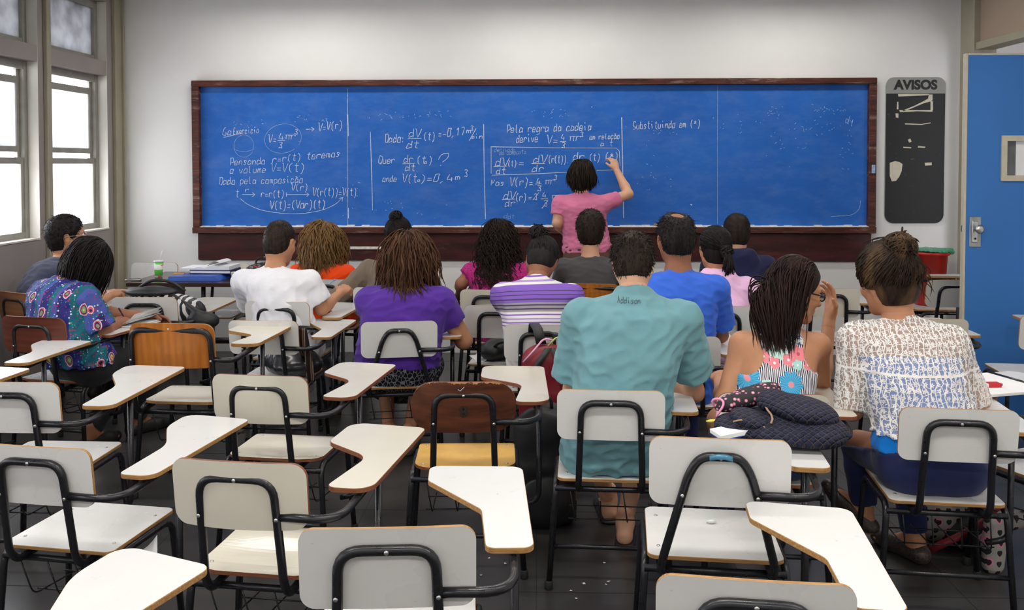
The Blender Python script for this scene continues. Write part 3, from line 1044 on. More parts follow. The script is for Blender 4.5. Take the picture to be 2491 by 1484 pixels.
def tablet_mesh(kind):
    if kind == 'flat':
        p = [(0.062, 0.462), (0.062, 0.33), (0.215, 0.10), (0.222, -0.147), (0.34, -0.15), (0.346, 0.44)]
        r = [0.035, 0.05, 0.06, 0.025, 0.03, 0.04]
    elif kind == 'ess':
        p = [(0.062, 0.515), (0.075, 0.34), (0.20, 0.13), (0.212, -0.178), (0.335, -0.18), (0.346, 0.49)]
        r = [0.05, 0.22, 0.22, 0.03, 0.05, 0.035]
    else:
        p = [(0.062, 0.503), (0.055, 0.27), (0.235, 0.135), (0.195, -0.147), (0.335, -0.15), (0.346, 0.478)]
        r = [0.06, 0.06, 0.09, 0.03, 0.06, 0.035]
    m = MB().plate(fillet(p, r, 10), 0.667, 0.682, 0.0015)
    return m.mesh('writing_tablet')


def u_tube(kind):
    zt, hw_ = {'narrow': (0.752, 0.108), 'flared': (0.752, 0.075), 'wide': (0.772, 0.186)}[kind]
    hb = {'narrow': 0.118, 'flared': 0.16, 'wide': 0.19}[kind]
    yb, yt = -0.262, -0.312
    pts = [(-hb, 0.02, 0.405), (-hb, -0.225, 0.395), (-hb, -0.262, 0.44), (-hw_, yt, zt), (hw_, yt, zt), (hb, -0.262, 0.44), (hb, -0.225, 0.395), (hb, 0.02, 0.405)]
    if kind == 'flared':
        pts = [(-hb, 0.02, 0.405), (-hb, -0.225, 0.395), (-hb, -0.262, 0.44), (-0.088, yt + 0.008, 0.70), (-0.055, yt, zt), (0.055, yt, zt), (0.088, yt + 0.008, 0.70), (hb, -0.262, 0.44), (hb, -0.225, 0.395), (hb, 0.02, 0.405)]
    return fillet3(pts, 0.055, 6)


TB = 0.0125
CH = {}
for k in ('flat', 'curved', 'round'):
    CH['back', k] = panel_mesh(k)
    CH['seat', k] = seat_mesh(k)
for k in ('flat', 'ess', 'notch'):
    CH['tab', k] = tablet_mesh(k)
for k in ('narrow', 'flared', 'wide'):
    CH['u', k] = MB().tube(u_tube(k), TB, 10).mesh('back_tube', True)
    hx = {'narrow': 0.112, 'flared': 0.105, 'wide': 0.187}[k]
    pth = fillet3([(hx, -0.292, 0.645), (0.285, -0.285, 0.64), (0.292, -0.09, 0.652), (0.292, 0.02, 0.657)], 0.09, 7)
    CH['arm', k] = MB().tube(pth, TB * 0.98, 10).mesh('arm_tube', True)
for s in (-1, 1):
    pth = fillet3([(s * 0.232, -0.195, 0.0), (s * 0.205, -0.175, 0.408), (s * 0.205, 0.15, 0.408), (s * 0.232, 0.175, 0.0)], 0.06, 6)
    CH['leg', s] = MB().tube(pth, TB * 0.95, 10).mesh('leg_frame', True)
CH['foot'] = MB().lathe([(0.013, 0), (0.016, 0.003), (0.0155, 0.03), (0.013, 0.034)], n=10).mesh('rubber_foot', True)
CH['str'] = MB().tube([(-0.222, -0.186, 0.165), (0.222, -0.186, 0.165)], 0.0095, 8).mesh('stretcher', True)
CH['bar'] = MB().tube([(-0.208, -0.176, 0.385), (0.208, -0.176, 0.385)], 0.011, 8).mesh('seat_bar', True)
CH['post'] = MB().tube(fillet3([(0.215, 0.04, 0.20), (0.3, 0.04, 0.22), (0.302, 0.04, 0.667)], 0.04, 5), TB * 0.95, 10).mesh('support_post', True)
rk = MB()
for x in (-0.15, -0.05, 0.05, 0.15):
    rk.tube(fillet3([(x, -0.176, 0.38), (x + 0.02, -0.14, 0.24), (x + 0.02, 0.14, 0.22)], 0.03, 3), 0.0028, 5)
for y in (-0.08, 0.06):
    rk.tube([(-0.16, y, 0.232), (0.2, y, 0.232)], 0.0028, 5)
CH['rack'] = rk.mesh('book_rack', True)
CH['screw'] = MB().lathe([(0.006, 0), (0.0055, 0.0015), (0.003, 0.0028), (0.0005, 0.003)], n=8).mesh('screw', True)


def armchair(label, x, y, rot, sc=1.0, back='flat', tab='flat', u='narrow', bm='laminate_white', sm='laminate_white', tm='laminate_bright', edge='ply_edge', detail=True, no_tab=False, group='tablet armchairs', tlen=1.0, zs=1.0, arm=None):
    t = empty('tablet_armchair', (x, y, 0), math.radians(rot), sc)
    tag(t, label, 'chair', group)
    t.scale = (sc, sc, sc * zs)
    link('backrest', CH['back', back], [bm, edge], t)
    link('seat', CH['seat', back], [sm, edge], t)
    if not no_tab:
        tb = link('writing_tablet', CH['tab', tab], [tm, edge], t)
        tb.scale = (1, tlen, 1)
        link('support_post', CH['post'], 'black_steel', t)
    if not no_tab or arm:
        link('arm_tube', CH['arm', u], 'black_steel', t)
    link('back_tube', CH['u', u], 'black_steel', t)
    for s in (-1, 1):
        lg = link('leg_frame', CH['leg', s], 'black_steel', t)
        for yy in (-0.195, 0.175):
            link('rubber_foot', CH['foot'], 'rubber', lg, (s * 0.232, yy, 0))
    link('stretcher', CH['str'], 'black_steel', t)
    link('seat_bar', CH['bar'], 'black_steel', t)
    if detail:
        link('book_rack', CH['rack'], 'black_steel', t)
        zt = 0.745 if u != 'wide' else 0.772
        sx = {'narrow': 0.114, 'flared': 0.105, 'wide': 0.187}[u]
        for p in ((0, -0.3245, zt + 0.006), (-sx, -0.306, 0.64), (sx, -0.306, 0.64)):
            link('screw', CH['screw'], 'steel', t, p, (PI / 2, 0, 0))
        for p in ((-0.165, -0.13), (0.165, -0.13), (-0.165, 0.11), (0.165, 0.11)):
            link('screw', CH['screw'], 'steel', t, (p[0], p[1], 0.4325 if back == 'flat' else 0.431))
    return t


A = armchair
CR = dict(bm='laminate_cream', sm='laminate_cream', tm='laminate_cream', edge='ply_edge_red', back='curved', tab='notch')
C = {}
C[1] = A('white armchair cut off at the bottom edge, nearest the camera on the right', 0.470, 2.10, -6.5, 0.99)
C[2] = A('white armchair with a grey smudge on its backrest, front centre', -0.357, 2.314, 4.3, 1.007)
C[3] = A('cream armchair with a dark stain on the left of its backrest', -0.791, 2.778, -7.1, 0.997, **CR)
C[4] = A('white armchair with arched back tube whose tablet carries the quilted backpack', 0.548, 2.87, -5.5, 1.0, zs=1.055, u='flared')
C[5] = A('white armchair at the left edge with a broad curved tablet, second row', -1.477, 2.972, -8.7, 0.96, tab='ess')
C[6] = A('armchair left of the frame, only its white tablet shows at the bottom left', -1.234, 1.72, -18.0, 1.0, tab='ess')
C[7] = A('cream armchair with a chipped top corner and shiny seat behind the stained one', -1.049, 3.807, -6.7, 0.992, **CR)
C[8] = A('worn dark brown armchair with the number 8 and a yellow seat', -0.288, 3.699, 2.7, 1.0, back='round', tab='notch', bm='wood_chipped', sm='laminate_yellow', tm='laminate_cream', edge='ply_edge_red')
C[9] = A('white armchair of the person in the teal shirt', 0.287, 3.609, -3.0, 0.993)
C[10] = A('cream armchair of the person in the floral top, backpack in front of it', 0.863, 3.55, -3.7, 1.0, **{**CR, 'tab': 'flat'})
C[11] = A('orange varnished wooden armchair with a wide back tube', -1.69, 4.50, -3.0, 1.03, zs=1.06, tlen=0.80, back='curved', tab='notch', u='wide', bm='wood_orange', sm='laminate_cream', tm='laminate_cream')
C[12] = A('reddish brown armchair of the person in the paisley blouse', -2.63, 5.07, -12, 1.0, tlen=0.8, back='curved', bm='wood_reddish', edge='ply_edge_red', tm='laminate_white')
C[13] = A('armchair at the left edge whose white tablet lies before the reddish brown chair', -2.72, 4.37, -4, 0.996, tab='ess', tlen=0.82)
C[14] = A('white armchair at the left edge in the third row', -1.957, 3.603, -1.5, 1.016, tab='ess')
C[15] = A('white armchair of the person in the white shirt', -1.52, 5.66, -4.9, 1.0, detail=False)
C[16] = A('white armchair holding a dark leather bag, left of the purple shirt', -1.455, 5.13, -3.0, 0.97, tm='laminate_bright')
C[17] = A('white armchair with arched back tube of the person in purple', -0.763, 4.994, 9.7, 1.0, u='flared')
C[18] = A('pale armchair of the person in the taupe hoodie', -1.0, 6.28, -3.9, 1.0, detail=False, edge='ply_edge')
C[19] = A('pale armchair of the person in magenta', -0.278, 6.194, -4.6, 1.0, detail=False, bm='laminate_cream')
C[20] = A('empty white armchair with a black bag on its seat', -0.189, 5.53, -6.4, 1.0, detail=False)
C[21] = A('white armchair with a red backpack hung on it', 0.05, 4.918, -3.9, 1.0, edge='ply_edge_red')
C[22] = A('orange wooden armchair of the person in the dark grey shirt', 0.384, 6.491, -3.8, 1.0, back='curved', u='wide', bm='wood_orange', detail=False)
C[23] = A('white armchair of the person in the blue shirt', 0.702, 4.664, -3.3, 0.991, detail=False)
C[24] = A('cream armchair of the person in the navy hoodie', 1.43, 6.6, -4.6, 1.0, detail=False, bm='laminate_cream')
C[34] = A('white armchair of the person in the pink hoodie', 1.07, 5.55, -3, 1.0, detail=False)
C[25] = A('empty beige armchair seen between the floral top and the lace blouse', 1.943, 6.316, -4.6, 1.0, detail=False, bm='laminate_cream')
C[26] = A('beige armchair with arched back tube next to the open door', 2.90, 6.78, 7.0, 1.0, back='curved', bm='laminate_cream', detail=False, no_tab=True, arm=True)
C[27] = A('armchair half hidden behind the lace blouse with a cream tablet', 2.135, 5.238, -1.3, 0.98, bm='laminate_cream', tm='laminate_cream', detail=False)
C[28] = A('white armchair cut by the right edge in front of the blue door', 2.84, 5.267, -4.6, 1.0, detail=False)
C[29] = A('white armchair of the person in the lace blouse', 1.472, 3.413, -6.2, 0.982)
C[31] = A('bright white armchair by the window column behind the teacher table', -3.17, 7.14, 176, 1.0, detail=False, bm='laminate_bright', no_tab=True)
C[32] = A('white armchair with a zebra striped bag hung over its back', -2.39, 5.76, 1, 1.01, tm='laminate_cream', detail=False, tab='notch')
C[33] = A('cream armchair behind the teacher table at the wall', -2.55, 7.12, 180, 1.0, detail=False, bm='laminate_cream', no_tab=True)
C[35] = A('brown wooden armchair of the person in navy by the window', -3.17, 5.95, -28, 1.0, back='curved', bm='wood_tan', detail=False)
C[36] = A('armchair by the front wall with the red bin on its seat', 3.17, 7.36, -90, 1.12, detail=False, bm='laminate_cream')
C[39] = A('armchair left of the frame whose tablet corner shows below the reddish brown chair', -2.69, 3.68, -5, 1.0, tab='ess', tlen=0.9)
C[38] = A('pale armchair of the person in orange', -1.5, 6.70, -4, 1.0, detail=False)
C[37] = A('armchair beyond the right edge whose tablet holds the open notebook', 2.02, 3.62, 24, 1.0)

# ------------------------------------------------------------------ soft-body modeller (distance fields -> mesh)
class Field:
    def __init__(s, lo, hi, h):
        s.lo = np.array(lo, float) - 3 * h
        s.h = h
        s.n = np.ceil((np.array(hi, float) + 3 * h - s.lo) / h).astype(int) + 1
        s.D = np.full(tuple(s.n), 0.5, np.float32)
        s.ax = [(s.lo[i] + h * np.arange(s.n[i])).astype(np.float32) for i in range(3)]

    def sl(s, lo, hi, m):
        a = np.clip(np.floor((np.array(lo) - m - s.lo) / s.h).astype(int), 0, s.n)
        b = np.clip(np.ceil((np.array(hi) + m - s.lo) / s.h).astype(int) + 1, 0, s.n)
        if np.any(b <= a): return None
        return tuple(slice(a[i], b[i]) for i in range(3))

    def pts(s, sl):
        X, Y, Z = np.meshgrid(s.ax[0][sl[0]], s.ax[1][sl[1]], s.ax[2][sl[2]], indexing='ij')
        return np.stack([X, Y, Z], -1)

    def add(s, prim, k=0.02, infl=0.0):
        fn, lo, hi = prim
        sl = s.sl(np.array(lo) - infl, np.array(hi) + infl, k + 3 * s.h)
        if sl is None: return s
        d = fn(s.pts(sl)) - infl
        a = s.D[sl]
        if k > 0:
            hh = np.maximum(k - np.abs(a - d), 0) / k
            s.D[sl] = np.minimum(a, d) - hh * hh * k * 0.25
        else:
            s.D[sl] = np.minimum(a, d)
        return s

    def sub(s, prim, k=0.006, infl=0.0):
        fn, lo, hi = prim
        sl = s.sl(np.array(lo) - infl, np.array(hi) + infl, k + 4 * s.h)
        if sl is None: return s
        d = -(fn(s.pts(sl)) - infl)
        a = s.D[sl]
        hh = np.maximum(k - np.abs(a - d), 0) / k
        s.D[sl] = np.maximum(a, d) + hh * hh * k * 0.25
        return s

    def cut(s, p, n):
        """remove everything on the n side of the plane through p"""
        n = np.array(n, float); n /= np.linalg.norm(n)
        d = (s.ax[0][:, None, None] - p[0]) * n[0] + (s.ax[1][None, :, None] - p[1]) * n[1] + (s.ax[2][None, None, :] - p[2]) * n[2]
        s.D = np.maximum(s.D, d.astype(np.float32))
        return s

    def disp(s, fn, band=0.03):
        idx = np.nonzero(np.abs(s.D) < band)
        P = np.stack([s.ax[i][idx[i]] for i in range(3)], -1)
        s.D[idx] += fn(P)
        return s

    def mesh(s):
        D = s.D
        nx, ny, nz = D.shape
        ins = (D < 0)
        c = np.zeros((nx - 1, ny - 1, nz - 1), np.uint8)
        for i in (0, 1):
            for j in (0, 1):
                for k in (0, 1):
                    c += ins[i:nx - 1 + i, j:ny - 1 + j, k:nz - 1 + k]
        act = (c > 0) & (c < 8)
        I = np.argwhere(act)
        idm = np.full(c.shape, -1, np.int32)
        idm[act] = np.arange(len(I))
        acc = np.zeros((len(I), 3)); cnt = np.zeros(len(I))
        corners = [(i, j, k) for i in (0, 1) for j in (0, 1) for k in (0, 1)]
        val = {q: D[I[:, 0] + q[0], I[:, 1] + q[1], I[:, 2] + q[2]] for q in corners}
        for a in corners:
            for ax in range(3):
                if a[ax] == 0:
                    b = list(a); b[ax] = 1; b = tuple(b)
                    va, vb = val[a], val[b]
                    m = (va < 0) != (vb < 0)
                    t = va[m] / (va[m] - vb[m])
                    p = np.tile(np.array(a, float), (m.sum(), 1))
                    p[:, ax] += t
                    acc[m] += p; cnt[m] += 1
        V = (I + acc / np.maximum(cnt, 1)[:, None]) * s.h + s.lo
        Fs = []
        for ax in range(3):
            sa = [slice(None)] * 3; sb = [slice(None)] * 3
            sa[ax] = slice(0, -1); sb[ax] = slice(1, None)
            A, B = ins[tuple(sa)], ins[tuple(sb)]
            E = np.argwhere(A != B)
            u, v = (ax + 1) % 3, (ax + 2) % 3
            ok = (E[:, u] > 0) & (E[:, v] > 0) & (E[:, u] < D.shape[u] - 1) & (E[:, v] < D.shape[v] - 1)
            E = E[ok]
            fl = A[E[:, 0], E[:, 1], E[:, 2]]
            q = []
            for du, dv in ((-1, -1), (0, -1), (0, 0), (-1, 0)):
                W = E.copy(); W[:, u] += du; W[:, v] += dv
                q.append(idm[W[:, 0], W[:, 1], W[:, 2]])
            Q = np.stack(q, 1)
            Q[~fl] = Q[~fl][:, ::-1]
            Fs.append(Q)
        return V, np.concatenate(Fs)


def vmesh(name, parts, smooth_it=1):
    """join (V,F) pairs into one smooth-shaded mesh"""
    Vs, Fs, b = [], [], 0
    for V, Fc in parts:
        if len(V) == 0: continue
        if smooth_it:
            # light Laplacian relax against voxel stepping
            for _ in range(smooth_it):
                a = np.concatenate([Fc.ravel(), np.roll(Fc, -1, 1).ravel()])
                b2 = np.concatenate([np.roll(Fc, -1, 1).ravel(), Fc.ravel()])
                cnt = np.bincount(a, minlength=len(V))
                acc = np.stack([np.bincount(a, V[b2, i], minlength=len(V)) for i in range(3)], 1)
                V = V * 0.5 + 0.5 * acc / np.maximum(cnt, 1)[:, None]
        Vs.append(V); Fs.append(Fc + b); b += len(V)
    V = np.concatenate(Vs).astype(np.float32); Fc = np.concatenate(Fs).astype(np.int32)
    me = bpy.data.meshes.new(name)
    me.vertices.add(len(V)); me.vertices.foreach_set('co', V.ravel())
    k = Fc.shape[1]
    me.loops.add(Fc.size); me.loops.foreach_set('vertex_index', Fc.ravel())
    me.polygons.add(len(Fc)); me.polygons.foreach_set('loop_start', np.arange(0, Fc.size, k, dtype=np.int32))
    me.polygons.foreach_set('use_smooth', np.ones(len(Fc), bool))
    me.update(calc_edges=True)
    return me


F4 = np.float32


def v3(*a): return np.array(a[0] if len(a) == 1 else a, float)
def nrm(v): v = np.array(v, float); return v / (np.linalg.norm(v) + 1e-12)


def capsule(a, b, r1, r2=None):
    a, b = v3(a), v3(b); r2 = r1 if r2 is None else r2
    ab = b - a; L2 = float(ab @ ab + 1e-12)
    a4, ab4 = a.astype(F4), ab.astype(F4)
    def fn(P, ab=ab4):
        q = P - a4
        t = np.clip((q @ ab) / L2, 0, 1)
        return np.linalg.norm(q - t[..., None] * ab, axis=-1) - (r1 + (r2 - r1) * t)
    R = max(r1, r2)
    return fn, np.minimum(a, b) - R, np.maximum(a, b) + R


def ellip(c, r, R=None):
    c, r = v3(c), v3(r)
    c4, r4, rr4 = c.astype(F4), r.astype(F4), (r * r).astype(F4)
    R4 = None if R is None else R.astype(F4)
    def fn(P):
        q = P - c4
        if R4 is not None: q = q @ R4
        k0 = np.linalg.norm(q / r4, axis=-1)
        k1 = np.linalg.norm(q / rr4, axis=-1)
        return k0 * (k0 - 1) / np.maximum(k1, 1e-9)
    m = np.max(r)
    e = np.sqrt(((R * r) ** 2).sum(1)) if R is not None else r
    return fn, c - e, c + e


def loft(pts, rx, ry, X=(1, 0, 0), p=2.4):
    pts = np.array(pts, float); X = nrm(X)
    rx, ry = np.array(rx, float), np.array(ry, float)
    p4, X4 = pts.astype(F4), X.astype(F4)
    def fn(P):
        best = None
        for i in range(len(pts) - 1):
            a, b = p4[i], p4[i + 1]
            ab = b - a
            q = P - a
            t = np.clip((q @ ab) / (ab @ ab), 0, 1)
            q = q - t[..., None] * ab
            u = q @ X4
            u2 = u * u
            v2 = np.maximum(np.einsum('...i,...i', q, q) - u2, 0)
            rX = F4(rx[i]) + F4(rx[i + 1] - rx[i]) * t
            rY = F4(ry[i]) + F4(ry[i + 1] - ry[i]) * t
            a2, b2 = u2 / (rX * rX), v2 / (rY * rY)
            # a little squarer than an ellipse
            d = (np.sqrt(np.sqrt(a2 * a2 + b2 * b2 + 1.55 * a2 * b2)) - 1) * np.minimum(rX, rY)
            best = d if best is None else np.minimum(best, d)
        return best
    m = max(rx.max(), ry.max())
    return fn, pts.min(0) - m, pts.max(0) + m


def clipped(prim, p, n):
    fn, lo, hi = prim
    p = v3(p); n = nrm(n)
    return (lambda P: np.maximum(fn(P), (P - p) @ n)), lo, hi


def rotm(yaw=0, pitch=0, roll=0):
    """head frame: yaw + turns left, pitch + looks down, roll + tips to the right (degrees)"""
    y, p, r = map(math.radians, (yaw, pitch, roll))
    Rz = np.array([[math.cos(y), -math.sin(y), 0], [math.sin(y), math.cos(y), 0], [0, 0, 1]])
    Rx = np.array([[1, 0, 0], [0, math.cos(-p), -math.sin(-p)], [0, math.sin(-p), math.cos(-p)]])
    Ry = np.array([[math.cos(r), 0, math.sin(r)], [0, 1, 0], [-math.sin(r), 0, math.cos(r)]])
    return Rz @ Ry @ Rx


def snoise(seed, freq, stretch=(1, 1, 1), n=7):
    r = np.random.default_rng(seed)
    W = r.normal(size=(n, 3)) * freq / np.array(stretch)
    ph = r.uniform(0, 6.28, n)
    def fn(P):
        return np.sin(P @ W.T + ph).sum(-1) / n
    return fn


def ik(s, w, l1, l2, pole):
    s, w = v3(s), v3(w)
    d = w - s
    L = np.linalg.norm(d)
    if L > 0.985 * (l1 + l2):
        k = L / (0.985 * (l1 + l2)); l1 *= k; l2 *= k
    a = (l1 * l1 - l2 * l2 + L * L) / (2 * L)
    h = math.sqrt(max(l1 * l1 - a * a, 0))
    u = d / L
    pl = v3(pole) - u * (v3(pole) @ u)
    return s + u * a + nrm(pl) * h


def hand_prims(wr, d, n, side, curl, hs=1.0, pen=False):
    """palm, four unequal bent fingers, a thumb leaving the side of the palm"""
    d = nrm(d); n = nrm(n - d * (v3(n) @ d)); ac = np.cross(d, n) * side
    pr = []
    R = np.stack([ac, d, n], 1)
    pr.append((ellip(wr + d * 0.045 * hs, (0.040 * hs, 0.054 * hs, 0.017 * hs), R), 0.012))
    pr.append((ellip(wr + (d * 0.03 + ac * 0.024) * hs, (0.018 * hs, 0.034 * hs, 0.018 * hs), R), 0.012))
    lens = [(0.040, 0.024, 0.020), (0.044, 0.028, 0.022), (0.041, 0.026, 0.021), (0.033, 0.020, 0.018)]
    for i, ls in enumerate(lens):
        off = (0.030 - 0.0195 * i) * hs
        p = wr + d * (0.086 - 0.006 * abs(i - 1)) * hs + ac * off
        ang = curl * (0.75 + 0.12 * i)
        for j, l in enumerate(ls):
            a = ang * (0.55 + 0.6 * j)
            dd = d * math.cos(a) + n * math.sin(a) + ac * 0.05 * (1.5 - i)
            q = p + nrm(dd) * l * hs
            pr.append((capsule(p, q, (0.0090 - 0.0009 * j) * hs, (0.0083 - 0.0009 * j) * hs), 0.004))
            p = q
    p = wr + (d * 0.026 + ac * 0.036) * hs
    for j, (l, dd) in enumerate(((0.038, d * 0.75 + ac * 0.6 + n * 0.25), (0.03, d * 0.85 + ac * 0.05 + n * (0.3 + 0.3 * curl)))):
        q = p + nrm(dd) * l * hs
        pr.append((capsule(p, q, (0.0115 - 0.001 * j) * hs, (0.0100 - 0.001 * j) * hs), 0.005))
        p = q
    return pr


def skin_mat(name, c):
    g = G(name, 0.5, 0.35)
    n = g.noise(14, 4)
    g.col(g.ramp(n, [(0.3, tuple(x * 0.9 for x in c)), (0.7, tuple(min(1, x * 1.06) for x in c))]))
    g.set('Subsurface Weight', 0.12)
    g.b.inputs['Subsurface Radius'].default_value = (0.012, 0.005, 0.003)
    g.bump(g.noise(160, 3), 0.06, 0.002)
    M[name] = g.m


def fabric(name, c, rough=0.85, var=0.10):
    g = G(name, rough, 0.2)
    n = g.noise(6, 4)
    g.col(g.ramp(n, [(0.3, tuple(x * (1 - var) for x in c)), (0.7, tuple(min(1, x * (1 + var)) for x in c))]))
    g.bump(g.noise(260, 2), 0.12, 0.002)
    g.set('Sheen Weight', 0.12)
    M[name] = g.m


def hair_mat(name, root, tip, light=None, rough=0.5):
    g = G(name, rough, 0.13)
    x, y, z = g.sep()
    st = g.noise(60, 4, 0.6, g.map(scale=(1, 1, 0.10)))
    big = g.noise(11, 3, 0.6, g.map(scale=(1, 1, 0.35)))
    c = g.ramp(st, [(0.32, root), (0.68, tip)])
    if light: c = g.mix(g.math('MULTIPLY', g.step(big, 0.50, 0.68), 0.55), c, light)
    g.col(c)
    g.bump(st, 0.5, 0.004)
    M[name] = g.m


skin_mat('skin_light', srgb(214, 164, 134))
skin_mat('skin_tan', srgb(190, 136, 102))
skin_mat('skin_brown', srgb(146, 96, 70))
skin_mat('skin_dark', srgb(104, 66, 50))
plain('lip', srgb(158, 92, 84), 0.4)
plain('eye_white', (0.75, 0.74, 0.72), 0.2)
plain('eye_dark', (0.015, 0.01, 0.008), 0.15)
hair_mat('hair_black', (0.007, 0.006, 0.006), (0.022, 0.018, 0.017))
hair_mat('hair_darkbrown', (0.012, 0.008, 0.006), (0.034, 0.022, 0.016))
hair_mat('hair_brown', (0.035, 0.016, 0.009), (0.10, 0.045, 0.024), (0.17, 0.08, 0.04))
hair_mat('hair_blonde', (0.11, 0.055, 0.02), (0.28, 0.16, 0.065), (0.42, 0.27, 0.13))
hair_mat('hair_reddark', (0.010, 0.007, 0.006), (0.03, 0.016, 0.013), (0.06, 0.025, 0.02))
hair_mat('hair_highlight', (0.012, 0.008, 0.006), (0.035, 0.02, 0.013), (0.15, 0.085, 0.04))
plain('glasses_black', (0.012, 0.011, 0.011), 0.25)
plain('shoe_black', (0.014, 0.013, 0.013), 0.5)
plain('shoe_grey', (0.12, 0.11, 0.11), 0.6)


def strand_mesh(paths, rad, n=4, flat=0.6):
    """paths (N,M,3) -> tubes tapering towards the tip"""
    P = np.array(paths); N, Mm, _ = P.shape
    T = np.gradient(P, axis=1)
    T /= np.linalg.norm(T, axis=2, keepdims=True) + 1e-9
    up = np.tile(np.array([0.31, 0.83, 0.2]), (N, Mm, 1))
    A = np.cross(T, up); A /= np.linalg.norm(A, axis=2, keepdims=True) + 1e-9
    B = np.cross(T, A)
    t = np.linspace(0, 1, Mm)
    prof = np.minimum(1, 0.35 + t * 4) * np.minimum(1, (1.02 - t) * 3.0) ** 0.8
    rad = np.broadcast_to(np.asarray(rad), (N,))
    rr = rad[:, None] * prof[None, :]
    V = []
    for k in range(n):
        a = 2 * PI * k / n
        V.append(P + (A * math.cos(a) + B * math.sin(a) * flat) * rr[..., None])
    V = np.stack(V, 2).reshape(-1, 3)
    i, j, k = np.meshgrid(np.arange(N), np.arange(Mm - 1), np.arange(n), indexing='ij')
    b0 = (i * Mm + j) * n
    b1 = (i * Mm + j + 1) * n
    k2 = (k + 1) % n
    Fc = np.stack([b0 + k, b0 + k2, b1 + k2, b1 + k], -1).reshape(-1, 4)
    return V, Fc


